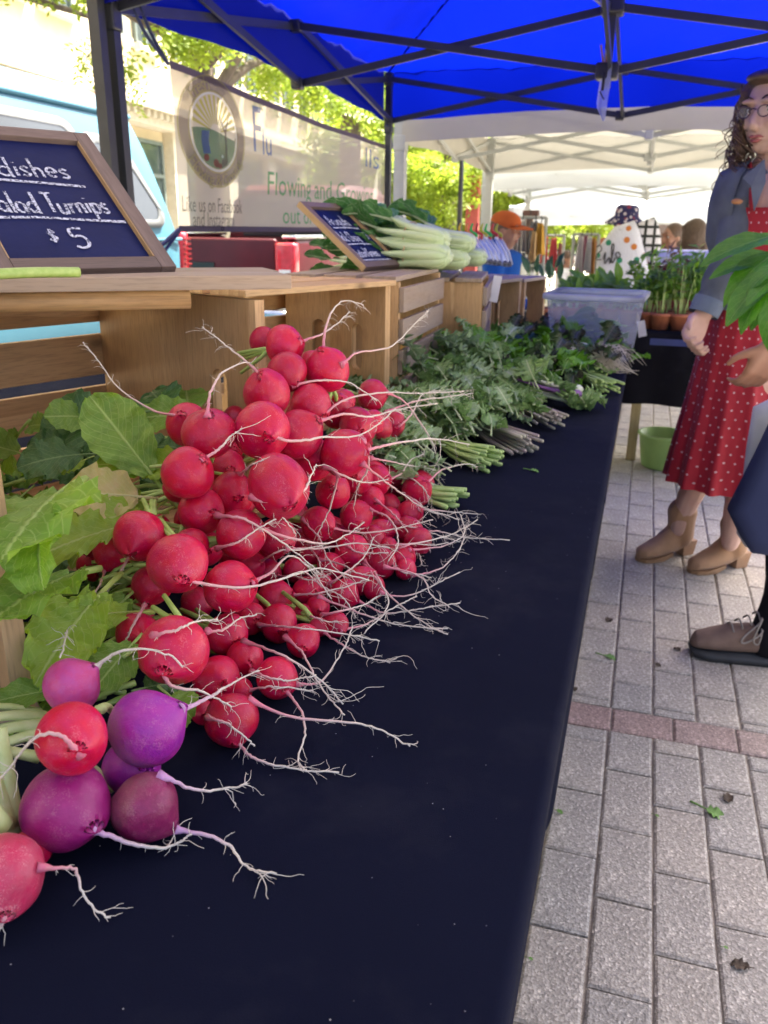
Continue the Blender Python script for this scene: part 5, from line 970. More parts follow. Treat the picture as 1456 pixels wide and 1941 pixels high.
def taproot(path, r, rs, mat):
    pts = [Vector(p) for p in path]; L = sum((b-a).length for a, b in zip(pts, pts[1:]))
    P = catmull(pts, 30); n = len(P)
    r0 = min(.0018, max(.0010, r*.058)); d0 = (P[1]-P[0]).normalized()
    P = [P[0]-d0*.005]+P; n += 1
    for i in range(2, n):      # small kinks
        P[i] = P[i]+Vector((rs.gauss(0, 1), rs.gauss(0, 1), rs.gauss(0, .6)))*.0004
    rad = [max(.0005, r0*((1-i/(n-1))**.85)*(3.4, 2.5, 1.7, 1.25, 1.05)[min(i, 4)]*(1+.04*rs.uniform(-1, 1)))+.0003 for i in range(n)]
    B = RootB(); B.tube(P, rad, 0, 1, 7)
    def rootlet(o, d, ln, r1, v, depth=0):
        q = [o]; dd = d.copy(); m = 9
        for k in range(m):
            dd = (dd+Vector((rs.gauss(0, .24), rs.gauss(0, .24), rs.gauss(-.06, .18)))).normalized(); nx = q[-1]+dd*ln/m
            if nx.z < TZ+.0015: nx.z = TZ+.0015
            q.append(nx)
        B.tube(q, [r1*(1-.8*k/m)+.00015 for k in range(m+1)], v, min(1, v+.5), 4)
        if depth < 1 and rs.random() < .18: rootlet(q[3], (dd+rvec_(rs)).normalized(), ln*.5, r1*.6, v+.3, 1)
    def rvec_(r_): return Vector((r_.gauss(0, .7), r_.gauss(0, .7), r_.gauss(0, .5)))
    k = 7+int(L/.014)
    for _ in range(k):
        i = min(n-2, int(n*(rs.random()**.75))); t_ = (P[min(i+1, n-1)]-P[i-1] if i else d0).normalized()
        d = (t_*.7+rvec_(rs)).normalized(); s_ = i/n
        rootlet(P[i], d, rs.uniform(.003, .011)+.022*s_*rs.random(), .00013+.00013*s_*rs.random(), s_*.8+.25)
    for _ in range(int(rs.random()*2.6)):   # forks near the tip
        i = rs.randint(int(n*.55), n-3); t_ = (P[i+1]-P[i]).normalized()
        rootlet(P[i], (t_+rvec_(rs)*.55).normalized(), rs.uniform(.025, .055), rad[i]*.5, .8)
    return B.mesh(mat)
GR = 'red radishes heaped on the black cloth'
SPECIAL = {'pink': 'pink radish with a white taproot on top of the mixed bunch', 'magenta': 'large magenta radish with hairy roots beside the red one',
           'plum': 'dull plum radish lying lowest on the cloth with forked roots', 'rose': 'big rose red radish with thick pale stalks above it'}
DUP = {}
HEAP = {0: 'topmost red radish of the heap, in front of the crates', 60: 'biggest red radish, just above the purple one', 55: 'small squat red radish lying outermost on the green leaves', 65: 'red radish lying on the bare cloth below the heap, long root trailing', 53: 'red radish at the foot of the heap with a pink root bent downwards', 19: 'very large red radish in mid heap with a curled tuft of root', 7: 'red radish whose long white root reaches into the open crate', 28: 'outermost red radish against the cut green stems', 2: 'dull red radish near the heap top with a root standing upright'}
for i, (x, y, z, r, k, path) in enumerate(RADISH+[(f[0], f[1], f[2], f[3], 'red', None) for f in FILL]):
    rs = random.Random(100+i)
    c = Vector((x, y, z))
    if path: d = (Vector(path[0])-c).normalized()
    else: d = Vector((rs.uniform(.2, 1), rs.uniform(-.8, .5), rs.uniform(-.5, .3))).normalized()
    big = 80 <= i < 88
    n_before = DUP.get(k, 0)
    if not big: lab, grp = HEAP.get(i, 'round red radish with a thin pale taproot in the big heap'), (GR if i not in HEAP else None)
    else:
        grp = None; DUP[k] = n_before+1
        lab = SPECIAL.get(k) or {('red', 0): 'cherry red radish whose white root loops up, above the magenta one', ('red', 1): 'small red radish half hidden behind the rose red one',
                                 ('purple', 0): 'purple radish with a dirty brown underside and thick lilac root', ('purple', 1): 'violet radish tucked under the purple one'}[(k, n_before)]
    o = thing('radish', lab, 'radish', c, 0, grp)
    q = d.to_track_quat('X', 'Z')
    sc = r*(1.07 if i < 80 else 1.0)
    bo = link('body', BODY[k][i % len(BODY[k])], o, (0, 0, 0), q.to_euler(), (sc*rs.uniform(.95, 1.06), sc*rs.uniform(.94, 1.04), sc*rs.uniform(.94, 1.04)))
    if path:
        me = taproot(path, r, rs, m_rootp if k in ('purple', 'magenta', 'plum') else (m_rootw if k in ('pink',) else m_root))
        me.transform(Matrix.Translation(-c))
        link('taproot', me, o)
    if i < 80 and i % 2 == 0 and -d.z < .35 and (-d).dot((CAMLOC-c).normalized()) < .05:      # leaf stalk stubs on the crown side
        sb = MB()
        for _ in range(4):
            e = -d*r*.9; dd = (-d+Vector((rs.gauss(-.4, .25), rs.gauss(0, .25), rs.gauss(0, .25)))).normalized()
            sb.tube([e, e+dd*.02, e+dd*.05+Vector((-.01, .0, -.004))], [.0035, .003, .0025], 6)
        sb.build('stalks', m_stalk, o, True)

# ---------------------------------------------------------------- leaves
def leaf_mesh(name, L, Wd, prof, mat, nu=10, nv=26, ruffle=.0, rfreq=5, fold=.12, curl=.3, lobes=0, lobe_d=.0, pet=.25, pet_r=.003, serr=.03, seed=0, twist=0.0):
    """leaf along +X from the petiole foot, face up +Z; u across, v along"""
    rs = random.Random(seed); vs = []; uv = []; fs = []; Lp = L*pet; Lb = L-Lp
    ph = [rs.uniform(0, 6.28) for _ in range(6)]
    def spine(s):      # arc in xz
        a = curl*s; 
        return Vector((L*s*(1-.18*abs(a)*s), .0, -L*a*s*.45+L*.10*s*math.sin(ph[5])*0))
    for j in range(nv+1):
        v = j/nv; s = pet+(1-pet)*v; c = spine(s)
        w = Wd*.5*prof(v)
        for i in range(nu+1):
            u = i/nu*2-1; au = abs(u)
            ww = w*(1+serr*math.sin(v*38+ph[0]+(1.3 if u > 0 else 0))*au**2)
            if lobes: ww *= 1-lobe_d*(.5+.5*math.cos(v*math.pi*2*lobes+(ph[1] if u > 0 else ph[2])))*min(1, au*1.5)
            y = u*ww*math.cos(fold*au)
            z = au*ww*math.sin(fold)*1.0
            rf = ruffle*Wd*au**1.6*(math.sin(v*rfreq*6.28+ph[3]*(1 if u > 0 else 2))+.5*math.sin(v*rfreq*15+ph[4]+u*3))
            pk = .024*Wd*math.sin(v*29-au*9+ph[1])*(au*(1-au)*4)+.012*Wd*math.sin(v*63+u*11)
            tw = twist*v
            yy, zz = y*math.cos(tw)-(z+rf)*math.sin(tw), y*math.sin(tw)+(z+rf+pk)*math.cos(tw)
            vs.append((c.x+rf*.4*(1 if i % 2 else -1)*.5, yy, c.z+zz)); uv.append(((u+1)/2, v))
    for j in range(nv):
        for i in range(nu): a = j*(nu+1)+i; fs.append((a, a+1, a+nu+2, a+nu+1))
    b = MB().add(vs, fs)
    pts = [spine(s)+Vector((0, 0, -pet_r*.35)) for s in [k*(.96)/9 for k in range(10)]]
    rad = [pet_r*(1-.09*k) for k in range(10)]
    b.tube(pts, rad, 6); uv += [(.5, .5)]*60
    me = b.mesh(name, mat, True); ul = me.uv_layers.new(name='UVMap')
    for lp_ in me.loops: ul.data[lp_.index].uv = uv[lp_.vertex_index]
    return me
def orient(d, up): 
    x = Vector(d).normalized(); z = Vector(up); z = (z-x*z.dot(x))
    z = z.normalized() if z.length > 1e-5 else x.orthogonal().normalized(); y = z.cross(x)
    return Matrix((x, y, z)).transposed()
def put(name, me, parent, p, d, up, s=1.0):
    o = bpy.data.objects.new(name, me); COL.objects.link(o); o.parent = parent
    M_ = Matrix.Translation(p) @ orient(d, up).to_4x4() @ Matrix.Diagonal((*( (s, s, s) if not hasattr(s, '__len__') else s), 1))
    o.matrix_basis = M_; return o
pf_round = lambda v: max(.02, (math.sin(math.pi*min(1, (v*.93+.045))**.85))**.72*(.62+.5*v))      # broad towards the tip
pf_oval = lambda v: max(.02, math.sin(math.pi*(v*.94+.03))**.7)
pf_lance = lambda v: max(.015, math.sin(math.pi*(v*.96+.02)**.8)**.9)
m_rleaf = leafmat('radish_leaf', (.24, .40, .06), (.17, .32, .05), (.42, .56, .18), .36)
m_rleaf2 = leafmat('radish_leaf_bright', (.34, .49, .05), (.25, .41, .045), (.48, .58, .18), .38)
m_rleafd = leafmat('radish_leaf_dark', (.075, .175, .04), (.05, .13, .03), (.2, .32, .12), .22)
m_rleafy = leafmat('radish_leaf_yellowed', (.42, .42, .12), (.52, .44, .20), (.50, .50, .24), .35)
RL = [leaf_mesh('leaf', .20, .105, pf_round, m_rleaf, ruffle=.05, rfreq=3, fold=.22, curl=.35, pet=.28, pet_r=.0036, serr=.035, seed=1),
      leaf_mesh('leaf', .20, .10, pf_round, m_rleaf, ruffle=.07, rfreq=4, fold=.35, curl=.75, pet=.25, pet_r=.0034, serr=.04, seed=2, twist=.3),
      leaf_mesh('leaf', .18, .085, pf_round, m_rleaf2, ruffle=.08, rfreq=4, fold=.4, curl=.5, pet=.3, pet_r=.0034, serr=.04, seed=3, twist=-.4),
      leaf_mesh('leaf', .20, .12, pf_round, m_rleafd, ruffle=.08, rfreq=3, fold=.15, curl=.6, pet=.22, pet_r=.0034, serr=.04, seed=4),
      leaf_mesh('leaf', .18, .12, pf_round, m_rleafy, ruffle=.08, rfreq=2, fold=.1, curl=.25, pet=.22, pet_r=.0036, serr=.03, seed=5),
      leaf_mesh('leaf', .17, .07, pf_lance, m_rleaf2, ruffle=.06, rfreq=5, fold=.5, curl=.9, pet=.3, pet_r=.003, serr=.04, seed=6, twist=.5)]
lm = thing('leaf_heap', 'green radish leaves spilling from the crate left of the heap', 'leaves', (-.62, .75, TZ))
LO = Vector((-.62, .75, TZ))
def pleaf(k, b0, b1, y0, y1, s, up=(.3, -.5, 1), wide=1.0):
    p, q = at_y(b0[0], b0[1], y0), at_y(b1[0], b1[1], y1); L = (q-p).length; ref = (.20, .20, .18, .20, .18, .17)[k]
    sc = L/ref/.93
    put('leaf', RL[k], lm, p-LO, q-p, up, (sc, sc*wide, sc))
pleaf(0, (335, 962), (168, 742), .80, .80, 1, (.55, -.75, .35), .95)
pleaf(4, (300, 945), (132, 925), .76, .70, 1, (.2, -.6, .8), 1.3)
pleaf(3, (240, 850), (75, 770), .90, .86, 1, (.4, -.7, .5), 1.5)
pleaf(3, (190, 860), (35, 860), .84, .76, 1, (.3, -.6, .8), 1.1)
pleaf(0, (160, 905), (-25, 985), .64, .45, 1, (.0, -.55, .85), 1.25)
pleaf(1, (110, 950), (10, 1040), .56, .45, 1, (-.1, -.7, .6), 1.2)
pleaf(2, (230, 1085), (62, 1235), .64, .49, 1, (.2, -.8, .6), 1.1)
pleaf(0, (190, 1075), (-25, 1110), .60, .43, 1, (.1, -.5, .9), .9)
pleaf(0, (170, 1300), (-15, 1315), .52, .47, 1, (.2, -.4, .9), .8)
pleaf(3, (330, 800), (275, 718), .98, 1.02, 1, (.5, -.8, .4), 1.5)
pleaf(0, (360, 800), (352, 722), .98, 1.06, 1, (.5, -.8, .4), 1.5)
pleaf(0, (420, 790), (250, 775), 1.0, .96, 1, (.2, -.5, .9), 1.2)
pleaf(1, (265, 1110), (165, 1195), .66, .58, 1, (.4, -.7, .7), 1.4)
pleaf(3, (250, 1310), (350, 1280), .50, .545, 1, (.3, -.6, .8), 1.3)
pleaf(0, (300, 1300), (378, 1365), .50, .53, 1, (.3, -.6, .8), 1.2)
pleaf(2, (290, 1160), (130, 1150), .64, .55, 1, (.2, -.6, .8), 1.0)
pleaf(0, (280, 1190), (180, 1290), .60, .52, 1, (.3, -.6, .8), 1.2)
pleaf(2, (330, 960), (215, 1000), .74, .68, 1, (.2, -.5, .9), 1.1)
pleaf(2, (310, 985), (60, 1010), .74, .60, 1, (.2, -.4, .9), .8)
pleaf(5, (320, 970), (120, 960), .76, .66, 1, (.2, -.5, .8), 1.1)
pleaf(2, (430, 900), (250, 860), .82, .80, 1, (.2, -.6, .8), .9)
pleaf(3, (370, 860), (290, 830), .84, .84, 1, (.3, -.6, .7), 1.3)
rs = random.Random(42)
for i in range(110):
    py = rs.uniform(770, 1330); f = (py-770)/560
    xr = 390-190*f; px = rs.uniform(40-60*f, xr); y0 = .92-.40*f+rs.uniform(.0, .07)
    ang = rs.uniform(150, 235); ln = rs.uniform(80, 170)
    tip = (px+ln*math.cos(R_(ang)), py-ln*math.sin(R_(ang))*.8)
    pleaf(rs.choice([0, 1, 2, 2, 3, 3, 5, 1]), (px, py), tip, y0, y0-rs.uniform(-.02, .08), 1, (rs.uniform(-.3, .6), rs.uniform(-.9, -.2), rs.uniform(.4, 1)), rs.uniform(.8, 1.3))
stl = MB()
for i in range(60):
    py = rs.uniform(860, 1330); f = (py-860)/470; px = 380-130*f+rs.uniform(-60, 40); y0 = .84-.30*f+rs.uniform(-.01, .03)
    a = at_y(px, py, y0)-LO; b_ = at_y(px-rs.uniform(50, 130), py+rs.uniform(-10, 50), y0-rs.uniform(.01, .06))-LO
    stl.tube(catmull([a, (a+b_)/2+Vector((0, 0, rs.uniform(0, .012))), b_], 6), [.0032, .003, .0028, .0026, .0024, .002], 6)
tag(stl.build('stalks', m_stalk, lm, True), kind='stuff')
# thick stalks of the mixed bunch in front
sb = thing('stalk_bundle', 'thick pale green stalks of the mixed radish bunch', 'stalks', (-.42, .40, TZ)); SO = Vector((-.42, .40, TZ))
m_stalk2 = pm('white_green_stalk', (.58, .66, .34), (.44, .56, .20), 14, .4, stretch=(.4, 5, 5))
for (a, b_, y0, y1, r) in (((85, 1358), (-60, 1372), .475, .42, .006), ((90, 1372), (-60, 1405), .47, .415, .007), ((95, 1385), (-50, 1440), .465, .41, .006), ((70, 1435), (-60, 1430), .43, .39, .006), ((75, 1350), (-60, 1345), .49, .44, .005),
                           ((30, 1575), (0, 1380), .385, .405, .008), ((20, 1570), (-30, 1420), .38, .39, .007), ((8, 1568), (-50, 1500), .36, .35, .007), ((190, 1345), (215, 1350), .45, .47, .005), ((165, 1450), (215, 1500), .44, .44, .004)):
    p, q = at_y(a[0], a[1], y0)-SO, at_y(b_[0], b_[1], y1)-SO
    MB().tube(catmull([p, p.lerp(q, .5)+Vector((0, 0, .004)), q], 8), [r*1.1, r*1.0, r*.95, r*.9, r*.85, r*.8, r*.75, r*.7], 9, sq=.7).build('stalk', m_stalk2, sb, True)

# ---------------------------------------------------------------- bunches of greens
m_kale = leafmat('kale_leaf', (.22, .35, .125), (.15, .27, .09), (.44, .52, .30), .2, 7)
m_kale2 = leafmat('kale_leaf_grey', (.28, .39, .21), (.20, .32, .15), (.50, .56, .40), .2, 7)
m_must = leafmat('mustard_leaf', (.13, .31, .035), (.09, .24, .03), (.30, .45, .14), .3, 7)
m_purp = leafmat('purple_mustard_leaf', (.05, .10, .03), (.035, .07, .028), (.16, .14, .10), .15, 7, purple=(.035, .014, .028))
m_darkg = leafmat('dark_leaf', (.045, .13, .045), (.03, .10, .035), (.11, .2, .09), .15, 8)
m_stemg = pm('green_stem', (.40, .52, .20), (.28, .44, .12), 20, .45); m_stemp = pm('purple_green_stem', (.34, .36, .24), (.26, .17, .22), 14, .45); m_cut = pm('cut_stem_end', (.45, .52, .28), None, 30, .5)
m_band = pm('tan_rubber_band', (.50, .36, .20), None, 20, .5)
def frill(mat, seed, lob=5, d=.62, ruf=.16): return leaf_mesh('leaf', .15, .085, pf_oval, mat, nu=10, nv=24, ruffle=ruf, rfreq=6, fold=.2, curl=.5, lobes=lob, lobe_d=d, pet=.22, pet_r=.0022, serr=.18, seed=seed, twist=.3)
KL = {'kale': [frill(m_kale, 1), frill(m_kale2, 2, 4), frill(m_kale, 3, 6)], 'must': [frill(m_must, 4, 3, .3, .1), frill(m_must, 5, 4, .35, .14)], 'purp': [frill(m_purp, 6, 6, .6, .2), frill(m_purp, 7, 5, .5, .2), frill(m_must, 8, 5, .5, .15)],
      'round': [leaf_mesh('leaf', .15, .09, pf_round, m_kale2, ruffle=.05, fold=.2, curl=.5, pet=.3, pet_r=.0022, seed=9), leaf_mesh('leaf', .14, .08, pf_round, m_kale, ruffle=.06, fold=.3, curl=.7, pet=.3, pet_r=.0022, seed=10)]}
def bunch(label, cut, head, nleaf, kinds, stem, nst=16, rb=.022, spread=.075, ls=1.0, band=True, seed=1, lift=.03):
    rs = random.Random(seed); cut, head = Vector(cut), Vector(head)
    t = thing('greens_bunch', label, 'greens', (cut.x, cut.y, cut.z-.0))
    ax = (head-cut); L = ax.length; ax.normalize(); sd = ax.cross(Vector((0, 0, 1))).normalized(); up = sd.cross(ax)
    sm = MB(); tie = ax*L*.30
    for i in range(nst):
        a = rs.uniform(0, 6.28); r = rb*math.sqrt(rs.random()); o = sd*r*math.cos(a)*1.4+up*(r*math.sin(a)*.8+rb*.8)
        st_ = -ax*rs.uniform(0, .02)+o*1.15; md = tie+o*.7; e = ax*L*.75+sd*rs.gauss(0, spread*.5)+up*(rs.uniform(0, lift)+rb)
        rr = rs.uniform(.0026, .0045); sm.tube(catmull([st_, md, e], 8), [rr]*4+[rr*.85]*4, 6)
    tag(sm.build('stems', stem, t, True), kind='stuff')
    if band:
        pts = [tie+sd*math.cos(a)*rb*1.15+up*(math.sin(a)*rb*.72+rb*.78) for a in [2*math.pi*k/20 for k in range(21)]]
        MB().tube(pts, .0022, 6).build('rubber_band', m_band, t, True)
    for i in range(int(nleaf*1.9)):
        f = rs.uniform(.16, 1.05); lat = rs.gauss(0, spread*.75)*(.5+.6*f); h = rs.random()
        p = ax*L*f*.8+sd*lat+up*(rb*.6+(lift+.03)*h*(1.15-.35*f))
        d = (ax*rs.uniform(.5, 1.1)+sd*(lat*6+rs.gauss(0, .35))+up*rs.gauss(.15, .25)); u = up*1.0+sd*rs.gauss(0, .45)+ax*rs.gauss(-.2, .3)
        put('leaf', rs.choice(KL[rs.choice(kinds)]), t, p, d, u, ls*rs.uniform(.5, .95))
    return t
ZT = TZ+.003
def gz(px, py, z=ZT): return at_z(px, py, z)
def greens(label, cut, head, *a, zc=ZT, zh=.03, **k):
    c = gz(cut[0], cut[1], zc); h = gz(head[0], head[1], zc+zh); bunch(label, c, h, *a, **k)
greens('greens bunch with pale cut stems nearest the radish roots', (848, 965), (705, 905), 22, ['round', 'round', 'kale'], m_stemg, 18, band=False, seed=1)
greens('bunch with a fan of bright green stems beside the radish heap', (918, 890), (740, 800), 30, ['round', 'kale'], m_stemg, 24, rb=.026, band=False, seed=2, spread=.10)
greens('kale bunch tied with a tan rubber band around green stems', (990, 862), (790, 742), 36, ['kale'], m_stemp, 22, rb=.026, seed=3, spread=.11, ls=1.1)
greens('kale bunch with a band around purple grey stems', (1040, 815), (845, 690), 36, ['kale'], m_stemp, 22, rb=.026, seed=4, spread=.12, ls=1.15, zh=.05)
greens('kale bunch leaning on the grey slatted crate', (1010, 770), (860, 670), 34, ['kale', 'kale', 'must'], m_stemg, 14, rb=.024, seed=5, spread=.13, ls=1.15, zh=.06, band=False)
greens('mustard bunch with white green stems past the kale', (1085, 775), (935, 655), 30, ['must', 'purp'], m_stemg, 20, rb=.026, seed=6, spread=.12, ls=1.1, zh=.05, band=False)
greens('dark purple mustard bunch in front of the open crates', (1150, 748), (965, 640), 34, ['purp', 'purp', 'must'], m_stemg, 24, rb=.028, seed=7, spread=.14, ls=1.1, zh=.02, band=False, zc=TZ-.01)
greens('bright green mustard bunch on top beside the small crate', (1130, 722), (985, 628), 34, ['must', 'must', 'purp'], m_stemg, 22, rb=.028, seed=8, spread=.12, ls=1.05, zh=.03, band=False, zc=TZ-.01)
greens('leafy bunch against the plastic tub', (1120, 700), (1010, 640), 14, ['must', 'purp'], m_stemg, 12, rb=.022, seed=9, spread=.08, ls=.9, zh=.03, band=False, zc=TZ-.01)

# purple and white kohlrabi-like stalk on the greens
m_white_st = pm('white_stalk', (.70, .72, .62), (.55, .62, .42), 8, .4); m_violet = pm('violet_stalk', (.16, .05, .22), (.30, .14, .36), 10, .4)
o_ = gz(1045, 757, TZ+.015)
kz = thing('purple_bulb_stalks', 'purple and white bulb stalks lying on the mustard stems', 'vegetable', o_)
for k, (dx, dz, m_) in enumerate(((0, .010, m_white_st), (.010, .022, m_violet), (-.012, .026, m_violet), (.004, .036, m_white_st), (-.008, .008, m_white_st))):
    MB().tube(catmull([(.075, -.03+dx, dz*.8), (.06, -.02+dx, dz), (.0, dx, dz), (-.10, .06+dx*2, dz+.015)], 9), [.004, .012, .015, .013, .010, .008, .006, .005, .004], 10, sq=.7).build('stalk', m_, kz, True)

# leek bunch with a white beard of roots
m_beard = pm('white_root_beard', (.62, .58, .50), (.50, .45, .36), 30, .7)
o_ = gz(1128, 700, TZ+.018)
lk = thing('root_bunch', 'bunch with a shaggy beard of white roots in front of the tub', 'vegetable', o_)
rs = random.Random(9); bd_ = MB()
for i in range(170):
    a = Vector((rs.gauss(0, .022), rs.gauss(0, .018), .035+rs.gauss(0, .016))); d = Vector((rs.uniform(.3, 1), rs.uniform(-.75, .1), rs.uniform(-.3, .35)))*rs.uniform(.05, .13)
    e = a+d; e.z = max(.004, e.z-.03); bd_.tube(catmull([a, a+d*.5+Vector((0, 0, .012)), e], 5), [.0012, .0012, .001, .0008, .0004], 4)
tag(bd_.build('root_beard', m_beard, lk, True), kind='stuff')
for i in range(7):
    a = Vector((rs.gauss(0, .012), rs.gauss(0, .016), .03+rs.uniform(0, .03))); MB().tube(catmull([a, a+Vector((-.05, .03, .01)), a+Vector((-.12, .06, .015))], 7), [.010, .011, .009, .008, .007, .006, .005], 8).build('shank', m_white_st, lk, True)
bl = leaf_mesh('leaf', .20, .13, pf_oval, m_darkg, ruffle=.03, fold=.2, curl=.3, pet=.15, pet_r=.004, seed=12)
put('leaf', bl, lk, Vector((-.13, .02, .05)), (.9, -.35, -.1), (.2, -.6, .8), .95); put('leaf', bl, lk, Vector((-.17, .10, .05)), (-.6, .5, .2), (.2, -.6, .8), .9)

# small scraps of leaf on cloth and paving
m_scrap = pm('leaf_scrap', (.12, .26, .04), (.08, .18, .03), 40, .5)
for (px, py, z, s, lab) in ((1008, 889, TZ+.004, .020, 'small green leaf scrap on the bare cloth beside the kale stems'), (1345, 1525, .006, .05, 'limp green leaf with its stalk on the paving'), (1058, 1533, .006, .018, 'green scrap on the paving by the cloth edge'),
                            (1243, 1543, .006, .011, 'tiny curled green scrap on a paver joint'), (1373, 1795, .006, .010, 'small green scrap beside a dark leaf on the paving'), (1003, 1815, .006, .010, 'bright crumb of leaf at the foot of the cloth'), (1150, 1240, .006, .04, 'wilted dark green sprig on the paving below the kale')):
    p = at_z(px, py, z); me = leaf_mesh('leaf_scrap', s*1.6, s*.7, pf_oval, m_scrap, nu=6, nv=8, ruffle=.1, fold=.3, curl=.3, pet=.45, pet_r=s*.05, seed=int(px))
    tag(link('leaf_scrap', me, None, p-Vector((s*.8, 0, 0)), (0, 0, rnd(-.5, .5))), lab, 'leaf scrap')
m_dirtl = pm('brown_leaf', (.10, .07, .045), (.06, .045, .03), 40, .8)
for (px, py, s) in ((1430, 1835, .03), (1380, 1500, .03), (1160, 1170, .03), (1290, 1235, .025), (1240, 1255, .02), (1090, 1300, .02)):
    p = at_z(px, py, .005); me = leaf_mesh('dry_leaf', s*1.3, s*.8, pf_oval, m_dirtl, nu=6, nv=8, ruffle=.15, fold=.3, curl=.2, pet=.2, pet_r=s*.03, seed=int(px))
    tag(link('dry_leaf', me, None, p, (0, 0, rnd(0, 6))), 'dry brown leaf fragment lying on the paving', 'dry leaf', 'dry leaf fragments on the paving')

# ---------------------------------------------------------------- bok choy on the crates
m_bokw = pm('bok_choy_white', (.56, .65, .44), (.40, .54, .24), 5, .35, stretch=(.5, 4, 4)); m_bokl = leafmat('bok_choy_leaf', (.10, .26, .07), (.065, .19, .055), (.46, .56, .36), .25, 6, var=.15)
BL = [leaf_mesh('leaf', .22, .14, pf_oval, m_bokl, ruffle=.04, rfreq=2, fold=.25, curl=.25, pet=.12, pet_r=.005, serr=.01, seed=21), leaf_mesh('leaf', .20, .12, pf_round, m_bokl, ruffle=.06, rfreq=3, fold=.4, curl=.6, pet=.1, pet_r=.005, serr=.01, seed=22)]
def bok(label, base, d, s=1.0, seed=1, band=True):
    rs = random.Random(seed); t = thing('bok_choy', label, 'bok choy', base); M_ = orient(d, (0, 0, 1)); 
    for i in range(7):
        a = i*.9+rs.uniform(0, .4); off = Vector((0, math.cos(a)*.021, math.sin(a)*.016))*s
        L = rs.uniform(.15, .20)*s; out = Vector((0, math.cos(a), math.sin(a)))
        pts = [Vector((.0, 0, 0))+off*.25, Vector((.018*s, 0, 0))+off*.95, Vector((.06*s, 0, 0))+off*1.15, Vector((L*.7, 0, 0))+off*1.15+out*.01*s, Vector((L, 0, 0))+off*1.3+out*.025*s]
        P = [M_ @ p for p in catmull(pts, 10)]
        MB().tube(P, [x*s for x in (.010, .021, .026, .027, .026, .023, .019, .016, .012, .009)], 10, sq=.62).build('petiole', m_bokw, t, True)
        dd = M_ @ (Vector((1, 0, 0))+out*.35+Vector((0, rs.gauss(0, .2), rs.gauss(.05, .15)))); uu = M_ @ (-out*.5+Vector((0, -.3, 1)))
        put('leaf', BL[i % 2], t, P[-2], dd, uu, s*rs.uniform(.75, 1.05))
    if band:
        MB().tube([M_ @ Vector((.10*s, math.cos(a)*.043*s, math.sin(a)*.034*s)) for a in [2*math.pi*k/20 for k in range(21)]], .002, 6).build('rubber_band', m_band, t, True)
    return t
for i, (px, py, y, d, lab) in enumerate((((842), 457, 2.30, (-1, .28, .13), 'upper bok choy in front of the small chalkboard, band around its stalks'), (846, 486, 2.28, (-1, .22, .0), 'lower bok choy lying on the crate under the other one'),
        (893, 462, 2.52, (-1, .25, .08), 'bok choy with a bluish end behind the two front ones'), (882, 492, 2.50, (-1, .2, 0), 'bok choy lying low next to the plastic pouches'), (915, 488, 2.66, (-1, .3, .0), 'bok choy end closest to the plastic pouches'),
        (690, 500, 2.48, (-1, .5, .05), 'bok choy leaves half hidden behind the small chalkboard'), (860, 462, 2.72, (-1, .2, .05), 'bok choy at the back of the row'))):
    p = at_y(px, py, y); bok(lab, p, d, (1.05, 1.1, 1.0, .95, .9, .6, .9)[i], i+3)

# ---------------------------------------------------------------- clear pouches with coloured clips
m_pouch = glass('clear_pouch', (.42, .50, .80), .35, .25); m_pdark = pm('dark_contents', (.03, .03, .035), (.12, .13, .15), 60, .6); m_pwhite = pm('white_fold', (.75, .77, .85), None, 10, .4)
CC = {'yellow': pm('yellow_plastic', (.60, .42, .02), None, 10, .35), 'orange': pm('orange_plastic', (.58, .22, .02), None, 10, .35), 'green': pm('green_plastic', (.01, .42, .07), None, 10, .35), 'red': pm('red_plastic', (.50, .02, .02), None, 10, .35), 'lime': pm('lime_plastic', (.40, .42, .02), None, 10, .35)}
for i, (cn, px) in enumerate((('yellow', 876), ('orange', 889), ('green', 898), ('red', 908), ('lime', 917), ('green', 925), ('red', 937), ('lime', 945))):
    y = 2.86+.03*i; b0 = at_y(px+22-i*.5, 497+i*1.2, y); b0.z = max(b0.z, 1.047 if y < 2.9 else 1.02); t0 = at_y(px+4, 452, y)
    t = thing('clip_pouch', {'yellow': 'clear pouch with a yellow bent clip, first beside the bok choy', 'orange': 'clear pouch with an orange bent clip', 'green': 'clear pouch with a green bent clip', 'red': 'clear pouch with a red bent clip', 'lime': 'clear pouch with a lime yellow bent clip'}[cn], 'pouch', b0, 0, 'clear pouches with bent plastic clips' if cn in ('green', 'red', 'lime') else None)
    ax = t0-b0; sd = Vector((.25, 1, 0)).normalized(); fr = Vector((1, -.25, .2)).normalized()
    rg = []
    for q in range(7):
        s = q/6; c = ax*s; w = .030*(1-.55*s); th = .010*(.4+.9*math.sin(math.pi*min(1, s*1.1+.08)))
        rg.append([c+sd*w*math.cos(a)+fr*th*math.sin(a)*(1+.2*math.sin(3*a+i)) for a in [2*math.pi*k/12 for k in range(12)]])
    MB().loft(rg).build('bag', m_pouch, t, True)
    MB().ball(ax*.10, (.016, .022, .011), 10, 8).build('contents', m_pdark, t, True)
    MB().tube([ax*.05+sd*.02+fr*.008, ax*.5+sd*.012+fr*.013, ax*.98+fr*.004], [.0035, .003, .002], 6).build('fold', m_pwhite, t, True)
    MB().box(ax*1.0, (.012, .018, .010), None, .002).build('collar', CC['red'] if i % 2 else m_pwhite, t)
    u = Vector((0, 0, 1)); k = .032
    MB().tube(catmull([ax*1.0, ax+u*k*.4+sd*.004, ax+u*k*.75-fr*.012-sd*.010, ax+u*k*1.1-fr*.014-sd*.012, ax+u*k*1.6-fr*.012-sd*.006], 12), [.005, .0055, .0055, .005, .005, .005, .005, .005, .0045, .004, .0035, .003], 8).build('clip', CC[cn], t, True)
